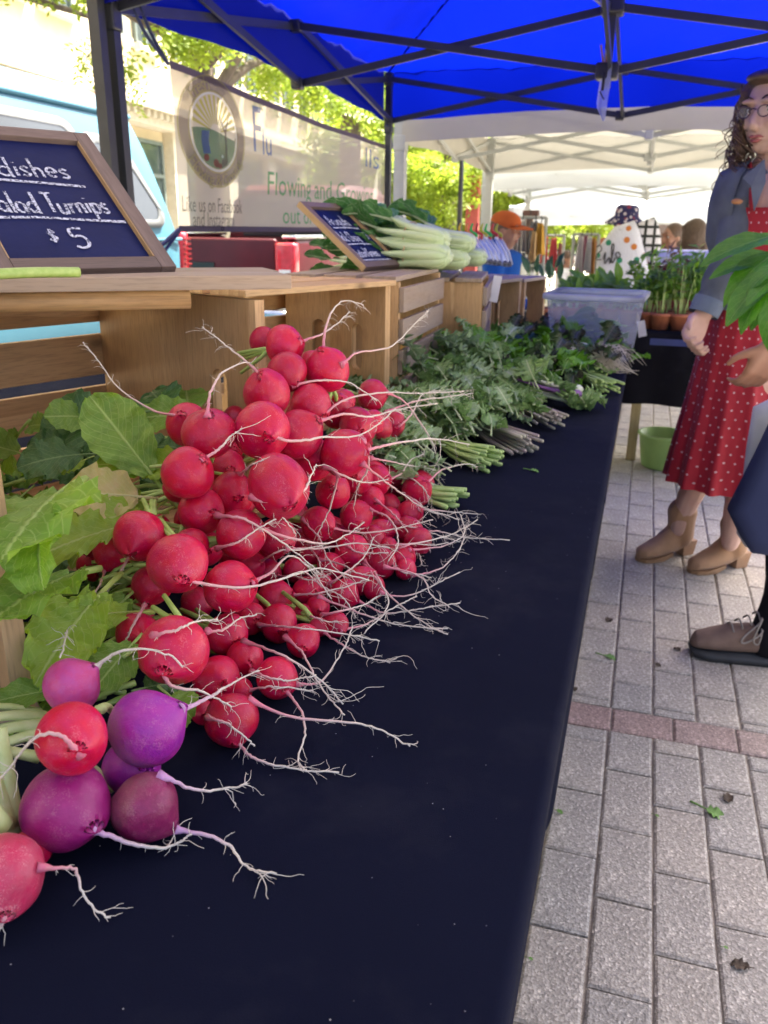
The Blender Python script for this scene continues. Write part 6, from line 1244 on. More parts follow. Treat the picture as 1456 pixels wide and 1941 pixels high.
m_card = pm('white_card', (.78, .78, .80), (.70, .70, .73), 6, .5)
cd = thing('price_card', 'blank white card hanging from the top of the open crate', 'card', at_y(938, 521, 2.86))
MB().box((0, 0, 0), (.028, .001, .088)).build('card', m_card, cd, False, loc=(.006, -.003, -.046), rot=(0, .14, .3)); MB().tube([(0, 0, 0), (.0, -.003, -.003)], .001, 5).build('pin', m_black, cd)
cd2 = thing('price_card', 'white card hanging by the corner of the plastic tub', 'card', at_y(1217, 618, 3.3))
MB().box((0, 0, 0), (.03, .001, .06)).build('card', m_card, cd2, False, loc=(.0, 0, -.01), rot=(0, -.25, .2)); MB().tube([(0, 0, .02), (.004, 0, .03)], .0012, 5).build('pin', m_black, cd2)

# ---------------------------------------------------------------- frosted tub full of greens
def frost():
    m, t, b, out = nodes('frosted_plastic'); b.inputs['Base Color'].default_value = (.70, .74, .78, 1); b.inputs['Roughness'].default_value = .35
    tr = N(t, 'ShaderNodeBsdfTranslucent'); tr.inputs[0].default_value = (.7, .75, .85, 1); tp = N(t, 'ShaderNodeBsdfTransparent'); tp.inputs[0].default_value = (.9, .93, 1, 1)
    m1 = N(t, 'ShaderNodeMixShader'); m1.inputs[0].default_value = .5; t.links.new(b.outputs[0], m1.inputs[1]); t.links.new(tr.outputs[0], m1.inputs[2])
    m2 = N(t, 'ShaderNodeMixShader'); m2.inputs[0].default_value = .72; t.links.new(m1.outputs[0], m2.inputs[1]); t.links.new(tp.outputs[0], m2.inputs[2]); t.links.new(m2.outputs[0], out.inputs[0]); return m
m_frost = frost()
tb_l, tb_r = at_y(1035, 556, 2.95), at_y(1226, 556, 2.95)
tub = thing('storage_tub', 'frosted plastic tub full of greens at the table end', 'tub', ((tb_l.x+tb_r.x)/2, 3.11, TZ-.0125), R_(-3))
Wt, Dt, Ht_ = (tb_r.x-tb_l.x)/2, .17, tb_l.z-TZ+.014
def rr(w, d, z, r=.03, n=5):
    out = []
    for (sx, sy, a0) in ((1, -1, -90), (1, 1, 0), (-1, 1, 90), (-1, -1, 180)):
        for k in range(n+1): a = R_(a0+90*k/n); out.append(Vector((sx*(w-r)+r*math.cos(a), sy*(d-r)+r*math.sin(a), z)))
    return out
MB().loft([rr(Wt*.74, Dt*.78, .004), rr(Wt*.80, Dt*.82, .01), rr(Wt*.95, Dt*.96, Ht_-.02), rr(Wt*.95, Dt*.96, Ht_-.004)], False).add(rr(Wt*.74, Dt*.78, .004), [tuple(range(24))]).build('wall', m_frost, tub, True)
MB().loft([rr(Wt*.955, Dt*.965, Ht_-.022), rr(Wt*1.03, Dt*1.05, Ht_-.020), rr(Wt*1.035, Dt*1.055, Ht_-.004), rr(Wt*.955, Dt*.965, Ht_)], False).build('rim', pm('tub_rim', (.55, .60, .72), None, 10, .35, transl=.4), tub, True)
rs = random.Random(4)
lv = [leaf_mesh('leaf', .2, .10, pf_oval, m_darkg, fold=.2, curl=.4, pet=.2, pet_r=.004, seed=31), leaf_mesh('leaf', .2, .09, pf_oval, m_must, fold=.2, curl=.4, pet=.2, pet_r=.004, seed=32), leaf_mesh('leaf', .2, .07, pf_lance, leafmat('violet_leaf', (.16, .08, .22), (.10, .05, .15), (.4, .3, .45), .2), fold=.2, curl=.4, pet=.2, pet_r=.004, seed=33)]
for i in range(26):
    k = rs.choice([0, 0, 1, 2]); x = rs.uniform(-.6, .5)*Wt; d = Vector((rs.choice([-1, 1])*rs.uniform(.5, 1), rs.gauss(0, .25), rs.gauss(0, .2)))
    if d.x > 0: x = -abs(x)
    put('leaf', lv[k], tub, Vector((x-d.x*.06, rs.uniform(-.55, .5)*Dt, rs.uniform(.04, Ht_*.62))), d, (rs.gauss(0, .3), -.7, 1), rs.uniform(.55, .8))

# ---------------------------------------------------------------- banner
def bann():
    m = fabric('banner_mesh_cloth', (.50, .46, .40), 700, .85, .1, transl=.4, tcol=(.52, .47, .39), alpha=.26); return m
m_ban = bann(); m_banhem = fabric('banner_hem', (.16, .13, .13), 600, .9, .2)
XB = -1.66
TL, BLb, TR = at_x(318, 114, XB), at_x(336, 440, XB), at_x(733, 276, XB)
bw_, zb, zt0, zt1 = TR.y-TL.y, BLb.z, TL.z, TR.z
bn = thing('banner', 'hanging farm banner with a round logo and Like us on Facebook text', 'banner', (XB, TL.y, zb))
def bpt(s, t_, off=0.0):   # s along (0 near end), t_ up
    z0 = .0+.0*s; z1 = (zt0-zb)+(zt1-zt0)*s-.008*math.sin(math.pi*s)
    return Vector((off+.012*math.sin(s*7+1)*math.sin(t_*2.4)+.006*math.sin(s*19), bw_*s, z0+(z1-z0)*t_))
def bstrip(t0, t1, n=40, k=8, off=0.0):
    vs = []; fs = []
    for i in range(n+1):
        for j in range(k+1): vs.append(bpt(i/n, t0+(t1-t0)*j/k, off))
    for i in range(n):
        for j in range(k): a = i*(k+1)+j; fs.append((a, a+k+1, a+k+2, a+1))
    return MB().add(vs, fs)
bstrip(.04, .955).build('sheet', m_ban, bn, True)
bstrip(.955, 1.0, 40, 1).build('top_hem', m_banhem, bn, True); bstrip(0, .04, 40, 1).build('bottom_hem', m_banhem, bn, True)
def ban_flat(mb_pts_faces, name, mat, off):    # map flat (s metres, height metres) art on the cloth
    vs, fs = mb_pts_faces
    out = []
    for (x, z) in vs:
        s = x/bw_; zz = (zt0-zb)+(zt1-zt0)*s-.008*math.sin(math.pi*s); out.append(bpt(s, z/zz, off))
    MB().add(out, fs).build(name, mat, bn)
def disc(cx, cz, rx, rz, r_in=0, n=48, a0=0, a1=360):
    vs = []; fs = []
    for k in range(n+1):
        a = R_(a0+(a1-a0)*k/n); vs += [(cx+rx*math.cos(a), cz+rz*math.sin(a)), (cx+rx*r_in*math.cos(a), cz+rz*r_in*math.sin(a))]
    for k in range(n): fs.append((2*k, 2*k+2, 2*k+3, 2*k+1))
    return vs, fs
def bink(name, c): return fabric(name, c, 700, .85, .1, transl=.45, tcol=c, alpha=.30)
K_br, K_gold, K_gr, K_bl, K_ye, K_wh, K_red, K_txt, K_tg = bink('ink_brown', (.25, .20, .16)), bink('ink_gold', (.40, .36, .15)), bink('ink_green', (.06, .20, .10)), bink('ink_blue', (.10, .16, .42)), bink('ink_yellow', (.45, .42, .08)), bink('ink_pale', (.6, .64, .66)), bink('ink_red', (.35, .06, .06)), bink('ink_grey', (.10, .10, .11)), bink('ink_bright_green', (.10, .36, .14))
lc = at_x(401, 252, XB); lcx, lcz = lc.y-TL.y, lc.z-zb; LRx = (at_x(467, 252, XB).y-at_x(337, 252, XB).y)/2; LRz = (at_x(401, 158, XB).z-at_x(401, 367, XB).z)/2
F = .0
ban_flat(disc(lcx, lcz, LRx, LRz, .965), 'logo_outer_ring', K_gold, .0025); ban_flat(disc(lcx, lcz, LRx*.96, LRz*.96, .76), 'logo_band', K_br, .0025)
ban_flat(disc(lcx, lcz, LRx*.745, LRz*.745, .955), 'logo_inner_ring', K_gold, .0025); ban_flat(disc(lcx, lcz, LRx*.705, LRz*.705, .96), 'logo_pale_ring', K_wh, .0025)
for k in range(13):
    a0 = 12+k*12.5; a = disc(lcx-.0, lcz-.0, LRx*.66, LRz*.66, .25, 4, a0, a0+6.5); ban_flat(a, 'logo_sun_ray', K_ye, .0025)
hill = []; n_ = 24
for k in range(n_+1):
    u = -1+2*k/n_; zt_ = .10*math.cos(u*2.0+.8)-.02; zb_ = -math.sqrt(max(0, 1-u*u)); hill.append((u, max(zb_, zt_*1.0), zb_))
hv_ = [(lcx+LRx*.66*u, lcz+LRz*.66*z) for (u, a, b_) in hill for z in (a, b_)]
ban_flat((hv_, [(2*k, 2*k+2, 2*k+3, 2*k+1) for k in range(n_)]), 'logo_hill', K_gr, .0028)
rv = [(-.62, -.02), (-.30, .02), (-.36, -.25), (-.28, -.60), (-.60, -.62), (-.66, -.25)]
ban_flat(([(lcx+LRx*.66*a, lcz+LRz*.66*b_) for a, b_ in rv], [(0, 1, 2, 5), (5, 2, 3, 4)]), 'logo_river', K_bl, .0036)
tv = [(.40, -.8), (.52, -.8), (.48, .25), (.42, .25), (.43, .1), (.20, .50), (.16, .48), (.40, .02), (.62, .55), (.66, .52), (.48, .05)]
ban_flat(([(lcx+LRx*.66*a, lcz+LRz*.66*b_) for a, b_ in tv], [(0, 1, 2, 3), (4, 5, 6, 7), (4, 8, 9, 10)]), 'logo_tree', K_br, .0044)
for (a, b_, r, m_) in ((-.48, -.72, .10, K_red), (-.05, -.84, .12, K_red), (.30, -.80, .12, K_br), (.12, -.90, .08, K_red), (.24, -.62, .05, K_wh)): ban_flat(disc(lcx+LRx*.66*a, lcz+LRz*.66*b_, LRx*.66*r*1.1, LRz*.66*r, 0, 14), 'logo_crop', m_, .0050)
def text_mesh(txt, size, shear=0.0, sx=1.0):
    cu = bpy.data.curves.new('txt', 'FONT'); cu.body = txt; cu.size = size; cu.shear = shear; cu.resolution_u = 2
    o = bpy.data.objects.new('txt', cu); COL.objects.link(o); dg = bpy.context.evaluated_depsgraph_get(); me = bpy.data.meshes.new_from_object(o.evaluated_get(dg))
    vs = [(v.co.x*sx, v.co.y) for v in me.vertices]; fs = [tuple(p.vertices) for p in me.polygons]
    bpy.data.objects.remove(o); bpy.data.curves.remove(cu); bpy.data.meshes.remove(me); return vs, fs
def btext(txt, x, z, size, mat, name='letter', shear=0, sx=1.0, off=.003):
    vs, fs = text_mesh(txt, size, shear, sx); par = list(range(len(vs)))
    def fd(i):
        while par[i] != i: par[i] = par[par[i]]; i = par[i]
        return i
    for f in fs:
        for k in f[1:]: par[fd(k)] = fd(f[0])
    grp = {}
    for f in fs: grp.setdefault(fd(f[0]), []).append(f)
    for fl in grp.values():      # one object for each printed letter
        ids = sorted({k for f in fl for k in f}); ix = {k: j for j, k in enumerate(ids)}
        ban_flat(([(x+vs[k][0], z+vs[k][1]) for k in ids], [tuple(ix[k] for k in f) for f in fl]), name, mat, off)
def bpos(px, py): p = at_x(px, py, XB); return p.y-TL.y, p.z-zb
def arc_text(txt, size, rad, a0, a1, mat, flip):
    n_ = len(txt)
    for k, ch in enumerate(txt):
        if ch == ' ': continue
        vs, fs = text_mesh(ch, size); w = max(v[0] for v in vs) if vs else 0
        a = R_(a0+(a1-a0)*(k+.5)/n_); rot = a-math.pi/2 if not flip else a+math.pi/2
        out = [((v[0]-w/2)*math.cos(rot)-(v[1]-size*.35)*math.sin(rot), (v[0]-w/2)*math.sin(rot)+(v[1]-size*.35)*math.cos(rot)) for v in vs]
        ban_flat(([(lcx+LRx*rad*math.cos(a)+p[0]*LRx/LRz, lcz+LRz*rad*math.sin(a)+p[1]) for p in out], fs), 'logo_letter', mat, .0036)
arc_text('Fresh', .07, .86, 140, 100, K_gold, False); arc_text('Flowing & Growing', .062, .86, 215, 330, K_gold, True)
x_, z_ = bpos(341, 392); x2, _ = bpos(458, 400); btext('Like us on Facebook', x_, z_-.015, .078, K_txt, sx=(x2-x_)/ (max(v[0] for v in text_mesh('Like us on Facebook', .078)[0])))
x_, z_ = bpos(362, 424); x2, _ = bpos(442, 424); btext('and Instagram', x_, z_-.01, .078, K_txt, sx=(x2-x_)/(max(v[0] for v in text_mesh('and Instagram', .078)[0])))
x_, z_ = bpos(478, 286); btext('F', x_, z_, .26, K_bl, sx=.85)
x_, z_ = bpos(497, 290); btext('lu', x_, z_-.005, .15, K_bl, sx=1.0); x_, z_ = bpos(688, 322); x2, _ = bpos(716, 326); btext('lls', x_, z_+.02, .15, K_bl, sx=(x2-x_)/(max(v[0] for v in text_mesh('lls', .15)[0])))
x_, z_ = bpos(505, 368); x2, _ = bpos(705, 400); btext('Flowing and Growing', x_, z_, .14, K_tg, shear=.1, sx=(x2-x_)/(max(v[0] for v in text_mesh('Flowing and Growing', .14)[0])))
x_, z_ = bpos(533, 415); x2, _ = bpos(592, 422); btext('out of', x_, z_-.02, .11, K_tg, shear=.1, sx=(x2-x_)/(max(v[0] for v in text_mesh('out of', .11)[0])))
m_rope = pm('blue_black_cord', (.02, .03, .10), None, 60, .7)
def cord(label, pts, r=.006):
    o = MB().tube(catmull(pts, 14), r, 7).build('tie_cord', m_rope, None, True); tag(o, label, 'cord')
cord('dark cord tying the banner top to the canopy frame', [Vector((XB, TL.y, TL.z-.01)), at_x(285, 60, -1.64), at_x(258, -12, -1.62)]); cord('second dark cord running up beside the first at the banner top', [Vector((XB, TL.y, TL.z-.012)), at_x(275, 62, -1.64), at_x(244, -8, -1.62)])
cord('short cord tying the far banner corner to the blue canopy post', [Vector((XB, TR.y, TR.z)), Vector((-1.64, TR.y+.05, TR.z-.0)), Vector((-1.62, 5.25, 1.78))], .008)
cord('blue cord tying the lower banner corner down', [Vector((XB, TL.y, zb+.01)), at_x(316, 456, -1.62), at_x(298, 470, -1.60)], .008); cord('blue cord hanging below the lower banner corner', [Vector((XB, TL.y, zb)), at_x(322, 462, -1.62), at_x(310, 480, -1.60)], .006)

# ---------------------------------------------------------------- plastic sleeve pegged to the canopy frame
m_sleeve = glass('plastic_sleeve', (.55, .60, .85), .35, .3)
pg0 = at_y(1146, 100, 3.86)
sl = thing('hanging_sleeve', 'clear plastic sleeve pegged to the canopy frame with a clothes peg', 'sign', pg0)
vs = []; fs = []
def slp(px, py): return at_y(px, py, 3.82)-pg0
L_ = [(1147, 92), (1142, 128), (1136, 160), (1131, 195), (1132, 205), (1141, 228)]; R2 = [(1148, 96), (1162, 130), (1158, 165), (1153, 200), (1150, 222), (1148, 232)]
for a, b_ in zip(L_, R2):
    for k in range(5): p = slp(a[0]+(b_[0]-a[0])*k/4, a[1]+(b_[1]-a[1])*k/4); p.y += .03*math.sin(k*1.2)-.04*k/4; vs.append(p)
for i in range(5):
    for k in range(4): a = i*5+k; fs.append((a, a+1, a+6, a+5))
MB().add(vs, fs).build('sleeve', m_sleeve, sl, True)
mk = MB(); mk.tube(catmull([slp(1146, 140)+Vector((0, -.045, 0)), slp(1146, 150)+Vector((0, -.045, 0)), slp(1143, 175)+Vector((0, -.045, 0))], 6), .006, 6); mk.tube([slp(1138, 176)+Vector((0, -.045, 0)), slp(1146, 192)+Vector((0, -.045, 0))], .003, 6)
mk.build('dark_writing', m_black, sl, True)
m_peg = pm('peg_wood', (.42, .20, .09), (.34, .15, .06), 30, .6)
for s in (-1, 1): MB().bar(slp(1147+s*7, 88)+Vector((0, -.03, 0)), slp(1147+s*3, 120)+Vector((0, -.03, 0)), .012, .008).build('peg', m_peg, sl)

# ================================================================ PEOPLE AND THE NEXT STALLS
m_skin = pm('skin', (.56, .37, .31), (.49, .31, .26), 14, .6, bmp=.1, bscale=200); m_skin2 = pm('skin_tan', (.38, .20, .13), (.30, .15, .10), 14, .5)
for m_ in (m_skin, m_skin2):
    b = m_.node_tree.nodes['Principled BSDF']; b.inputs['Subsurface Weight'].default_value = .08; b.inputs['Subsurface Scale'].default_value = .01
def remesh(o, vox, sm=4):
    r = o.modifiers.new('remesh', 'REMESH'); r.mode = 'VOXEL'; r.voxel_size = vox; r.use_smooth_shade = True
    if sm: s_ = o.modifiers.new('smooth', 'SMOOTH'); s_.factor = .5; s_.iterations = sm
    return o
def limb(b, pts, rad, n=12, m=14):
    P = catmull(pts, m); k = len(rad)-1; rr_ = []
    for i in range(m):
        u = k*i/(m-1); j = min(int(u), k-1); rr_.append(rad[j]+(rad[j+1]-rad[j])*(u-j))
    b.tube(P, rr_, n)
    b.ball(P[0], rr_[0]*.98, 10, 8); b.ball(P[-1], rr_[-1]*.98, 10, 8)
def hand(b, wrist, dirv, palm_n, s=1.0, curl=.5, thumb=1, spread=.25):
    """palm, four bent fingers of unequal length and a thumb from the side of the palm"""
    d = Vector(dirv).normalized(); n = Vector(palm_n); n = (n-d*n.dot(d)).normalized(); sd = d.cross(n)
    w = Vector(wrist)
    for k in range(4):
        f = (k-1.5)/1.5; b.tube([w+d*.005*s+sd*f*.016*s, w+d*.045*s+sd*f*.026*s, w+d*.085*s+sd*f*.030*s], [.016*s, .017*s, .0125*s], 10)
    for k, L in enumerate((.068, .078, .074, .058)):
        f = (k-1.5)/1.5; p = w+d*.082*s+sd*f*.030*s; a = 0; dd = (d+sd*f*spread*.4).normalized(); pts = [p]
        for q, frac in enumerate((.42, .32, .26)):
            a += curl*(.8 if q == 0 else 1.0); v = dd*math.cos(a)+n*math.sin(a); p = p+v*L*s*frac; pts.append(p)
        b.tube(pts, [.0095*s, .0088*s, .008*s, .0066*s], 8); b.ball(pts[-1], .0066*s, 8, 6)
        for q in pts[1:3]: b.ball(q, .0088*s, 8, 6)
    t0 = w+d*.022*s+sd*thumb*.026*s; td = (d*.55+sd*thumb*.75+n*.35).normalized()
    tp = [t0, t0+td*.034*s, t0+td*.034*s+(td*.6+d*.5+n*.3).normalized()*.030*s, t0+td*.034*s+(td*.6+d*.5+n*.3).normalized()*.030*s+(d*.8+n*.5).normalized()*.024*s]
    b.tube(tp, [.014*s, .0115*s, .0098*s, .0075*s], 8); b.ball(tp[-1], .0075*s, 8, 6)
def head(b, c, fwd, s=1.0, up=(0, 0, 1)):
    f = Vector(fwd).normalized(); u = Vector(up); u = (u-f*u.dot(f)).normalized(); l = u.cross(f); c = Vector(c)
    M_ = Matrix((f, l, u)).transposed()
    def P(x, y, z): return c+M_ @ (Vector((x, y, z))*s)
    b.ball(P(-.012, 0, .022), (.098*s, .078*s, .098*s), 18, 14, M_); b.ball(P(.030, 0, -.035), (.062*s, .062*s, .075*s), 16, 12, M_)
    b.ball(P(.052, 0, -.088), (.030*s, .032*s, .026*s), 12, 8, M_)                                                   # chin
    b.tube([P(.080, 0, .022), P(.100, 0, -.010), P(.108, 0, -.028)], [.010*s, .013*s, .015*s], 10); b.ball(P(.100, 0, -.030), (.016*s, .019*s, .012*s), 10, 8, M_)    # nose
    for sg in (-1, 1):
        b.ball(P(.060, sg*.038, -.020), (.030*s, .026*s, .026*s), 10, 8, M_); b.ball(P(.078, sg*.032, .040), (.018*s, .028*s, .009*s), 10, 8, M_)   # cheek, brow
        b.ball(P(-.008, sg*.078, -.008), (.018*s, .009*s, .030*s), 10, 8, M_)                                          # ear
    b.ball(P(.084, 0, -.062), (.012*s, .026*s, .012*s), 10, 8, M_)
    return P, M_
def face(t, P, M_, s, lips, iris=(.10, .07, .05)):
    me = MB(); ir = MB(); la = MB()
    for sg in (-1, 1): me.ball(P(.0685, sg*.032, .016), .0122*s, 12, 8); ir.ball(P(.0758, sg*.032, .014), .0058*s, 10, 6); la.tube(catmull([P(.074, sg*.019, .017), P(.0815, sg*.032, .0235), P(.073, sg*.046, .017)], 8), .0017*s, 6)
    e = me.build('eyes', pm('eye_white', (.72, .70, .68), None, 10, .3), t, True); ir.build('irises', plain('iris', iris, .2), e, True); la.build('lashes', plain('lash', (.03, .02, .015), .8), t, True)
    li = MB(); li.tube(catmull([P(.083, -.024, -.062), P(.094, -.010, -.058), P(.0945, 0, -.060), P(.094, .010, -.058), P(.083, .024, -.062)], 12), [.002*s, .004*s, .005*s, .005*s, .005*s, .005*s, .005*s, .005*s, .005*s, .005*s, .004*s, .002*s], 8)
    li.tube(catmull([P(.082, -.020, -.067), P(.093, 0, -.071), P(.082, .020, -.067)], 10), [.002*s, .004*s, .006*s, .006*s, .006*s, .006*s, .006*s, .006*s, .004*s, .002*s], 8)
    li.build('lips', plain('lips', lips, .4), t, True)
    br = MB()
    for sg in (-1, 1): br.tube(catmull([P(.088, sg*.014, .046), P(.088, sg*.034, .054), P(.070, sg*.056, .046)], 8), [.002*s, .0035*s, .004*s, .004*s, .0035*s, .003*s, .002*s, .001*s], 6, sq=.6)
    br.build('eyebrows', plain('eyebrow', (.07, .04, .025), .8), t, True)
def ringx(c, rx, ry, n=40, fold=0.0, nf=9, ph=0.0, rz=0.0):
    out = []
    for k in range(n):
        a = 2*math.pi*k/n; r = 1+fold*math.sin(nf*a+ph)+fold*.5*math.sin((nf*2+1)*a+ph*2)
        x, y = rx*math.cos(a)*r, ry*math.sin(a)*r
        out.append(Vector((c[0]+x*math.cos(rz)-y*math.sin(rz), c[1]+x*math.sin(rz)+y*math.cos(rz), c[2])))
    return out

# ---------------------------------------------------------------- woman in the red dress
YW = 3.08
wo = thing('person', 'woman in a red dotted dress, denim jacket and tan ankle boots', 'person', (.33, YW, 0))
WO = Vector((.33, YW, 0))
def wp(px, py, y=YW): return at_y(px, py, y)-WO
hip = wp(1408, 640); sh_c = wp(1452, 345); hc = wp(1466, 214, 3.05); fwd = Vector((-.60, -.78, -.16))
b = MB(); P, Mh = head(b, hc, fwd, 1.0)
limb(b, [hc+Vector((.015, .02, -.06)), hc+Vector((.02, .03, -.13)), sh_c+Vector((0, .02, .03))], [.050, .050, .062])
b.tube(catmull([sh_c+Vector((0, .01, .05)), sh_c+Vector((-.01, 0, -.06)), sh_c+Vector((-.01, 0, -.20)), hip+Vector((.01, 0, .12)), hip], 14), [.05, .085, .105, .11, .11, .105, .10, .095, .095, .10, .11, .12, .12, .10], 16)
# legs: ankles over the boots
an1, an2 = wp(1290, 985, 3.12), wp(1390, 1010, 3.02)
limb(b, [hip+Vector((-.05, .07, -.05)), wp(1345, 860, 3.12), wp(1308, 940, 3.12), an1+Vector((-.005, 0, -.04))], [.085, .056, .046, .030]); limb(b, [hip+Vector((.06, -.07, -.05)), wp(1420, 880, 3.02), wp(1400, 960, 3.02), an2+Vector((-.005, 0, -.04))], [.085, .058, .050, .032])
# near arm with hand
el, wr = wp(1378, 500, 2.97), wp(1332, 598, 2.93)
shl = wp(1415, 348, 3.02)
limb(b, [shl+Vector((.03, .02, 0)), el, wr], [.036, .034, .029]); hand(b, wr, wp(1303, 652, 2.88)-wr, (.55, -.6, -.1), 1.12, .85, 1)
shr = sh_c+Vector((.10, .12, -.02)); limb(b, [shr, shr+Vector((.08, .02, -.28)), shr+Vector((-.05, -.12, -.42))], [.05, .042, .03]); hand(b, shr+Vector((-.05, -.12, -.42)), (-.7, -.5, -.2), (0, 0, -1), 1.0, .5)
remesh(b.build('body', m_skin, wo, True), .0055, 3)
face(wo, P, Mh, 1.0, (.36, .10, .10))
gl = MB()
for sg in (-1, 1): gl.tube([P(.104+.004*math.cos(a), sg*.033+.023*math.cos(a), .012+.016*math.sin(a)) for a in [2*math.pi*k/22 for k in range(23)]], .0019, 6)
gl.tube([P(.106, -.010, .018), P(.110, 0, .021), P(.106, .010, .018)], .0024, 6)
for sg in (-1, 1): gl.tube([P(.100, sg*.058, .020), P(.04, sg*.080, .018), P(-.02, sg*.082, .012)], .0024, 6)
gg = gl.build('glasses', plain('plum_frame', (.07, .03, .05), .25), wo, True)
gz_ = MB()
for sg in (-1, 1):
    vs = [P(.104, sg*.033, .012)]+[P(.104, sg*.033+.022*math.cos(a), .012+.015*math.sin(a)) for a in [2*math.pi*k/20 for k in range(20)]]; gz_.add(vs, [(0, k+1, (k+1) % 20+1) for k in range(20)])
gz_.build('lenses', glass('lens', (.8, .8, .85), .85, .03), gg, True)
# hair: cap plus curls
m_hair = pm('dark_brown_hair', (.13, .075, .045), (.07, .04, .025), 60, .45, stretch=(1, 1, .2), bmp=.5, bscale=120)
hr = MB(); rs = random.Random(11)
hr.ball(P(-.030, 0, .045), (.098, .090, .090), 18, 14, Mh); hr.ball(P(-.055, 0, -.01), (.075, .092, .10), 16, 12, Mh)
for sg in (-1, 1): hr.ball(P(.005, sg*.078, .03), (.055, .022, .07), 12, 10, Mh)
hr.ball(P(.03, 0, .105), (.06, .075, .022), 12, 8, Mh)
remesh(hr.build('hair', m_hair, wo, True), .007, 2)
cu = MB()
def curl(o, L, r0, amp, turns, drift, ph):
    pts = []; n = 26
    for k in range(n):
        s = k/(n-1); pts.append(o+drift*s+Vector((math.cos(s*turns*6.28+ph)*amp*(.4+s), math.sin(s*turns*6.28+ph)*amp*(.4+s), -L*s)))
    cu.tube(pts, [r0*(1-.65*k/n) for k in range(n)], 7)
for i in range(120):
    sg = rs.choice([-1, -1, 1]); a = rs.uniform(-.06, .05)
    o = P(a, sg*rs.uniform(.074, .098), rs.uniform(-.05, .06)); curl(o, rs.uniform(.10, .23), rs.uniform(.0016, .0034), rs.uniform(.008, .020), rs.uniform(1.2, 2.6), Vector((rs.gauss(-.01, .02), rs.gauss(0, .02), 0)), rs.uniform(0, 6))
for (px, py, L, ph) in ((1402, 175, .20, 0), (1408, 190, .22, 1), (1396, 215, .16, 2), (1412, 220, .15, 3), (1418, 245, .12, 4), (1404, 235, .16, 5), (1426, 265, .07, 1), (1400, 195, .21, 4), (1410, 160, .24, 2.5), (1404, 205, .17, 3.7)):
    curl(wp(px, py, 3.02), L, .0036, .016, 2.2, Vector((.02, 0, 0)), ph)
cu.build('curls', m_hair, wo, True)
# dress
def dotted(name, base, dot, pitch=.030, r=.105, rough=.75):
    m, t, b, out = nodes(name); uv = N(t, 'ShaderNodeTexCoord'); sp = N(t, 'ShaderNodeSeparateXYZ'); t.links.new(uv.outputs['UV'], sp.inputs[0])
    v = math_(t, 'DIVIDE', sp.outputs[1], pitch); row = math_(t, 'FLOOR', v); odd = math_(t, 'MULTIPLY', math_(t, 'FRACT', math_(t, 'MULTIPLY', row, .5)), 1.0)
    u = math_(t, 'ADD', math_(t, 'DIVIDE', sp.outputs[0], pitch*1.15), odd)
    fu, fv = math_(t, 'SUBTRACT', math_(t, 'FRACT', u), .5), math_(t, 'SUBTRACT', math_(t, 'FRACT', v), .5)
    d = math_(t, 'SQRT', math_(t, 'ADD', math_(t, 'MULTIPLY', fu, fu), math_(t, 'MULTIPLY', fv, fv)))
    k = ramp(t, d, [(r-.02, 1.), (r+.02, 0.)]); ov = coords(t)
    c = mix(t, noise(t, ov, 10, 4), base, tuple(x*.7 for x in base)); c = mix(t, k, c, dot)
    t.links.new(c, b.inputs['Base Color']); b.inputs['Roughness'].default_value = rough; b.inputs['Sheen Weight'].default_value = .1; bump(t, b, noise(t, ov, 800, 2), .2, .001); return m
m_dress = dotted('red_dotted_cloth', (.42, .010, .030), (.62, .45, .48))
def uvloft(name, rings, mat, parent, per):
    b = MB().loft(rings, False); me = b.mesh(name, mat, True); ul = me.uv_layers.new(name='UVMap'); n = len(rings[0]); uvs = []; acc = 0
    for i, r in enumerate(rings):
        if i: acc += (r[0]-rings[i-1][0]).length
        for k in range(n): uvs.append((per*k/n, acc))
    for p in me.polygons:
        ks = [me.loops[l].vertex_index for l in p.loop_indices]; wrap = any(k % n == 0 for k in ks) and any(k % n == n-1 for k in ks)
        for l in p.loop_indices:
            k = me.loops[l].vertex_index; u, v = uvs[k]
            if wrap and k % n == 0: u += per
            ul.data[l].uv = (u, v)
    return link(name, me, parent)
hemL, hemR = wp(1264, 902, 3.0), wp(1470, 960, 3.0)
rings = []
prof = [(0, wp(1448, 395), .118, .125, 0), (.12, wp(1440, 450), .122, .13, .0), (.25, wp(1428, 520), .112, .118, .01), (.36, wp(1418, 585), .118, .125, .02), (.42, wp(1414, 620), .130, .14, .025), (.55, wp(1406, 690), .148, .155, .03), (.70, wp(1396, 770), .168, .172, .045), (.85, wp(1385, 850), .190, .19, .06), (1.0, wp(1376, 912), .205, .205, .07)]
for i in range(40):
    u = i/39*(len(prof)-1); j = min(int(u), len(prof)-2); f = u-j; A, B = prof[j], prof[j+1]
    c = A[1].lerp(B[1], f); rings.append(ringx(c, A[2]+(B[2]-A[2])*f, A[3]+(B[3]-A[3])*f, 90, A[4]+(B[4]-A[4])*f, 13, .5+i*.012))
uvloft('dress', rings, m_dress, wo, 1.15)
st_ = MB()
for sg in (-1, 1): st_.tube(catmull([wp(1440, 400, 2.96)+Vector((.05*sg+.03, 0, 0)), sh_c+Vector((.05*sg, -.09, -.03)), sh_c+Vector((.06*sg, .0, .055)), sh_c+Vector((.06*sg, .10, -.03))], 10), [.022]*10, 8, sq=.4)
st_.build('straps', m_dress, wo, True)
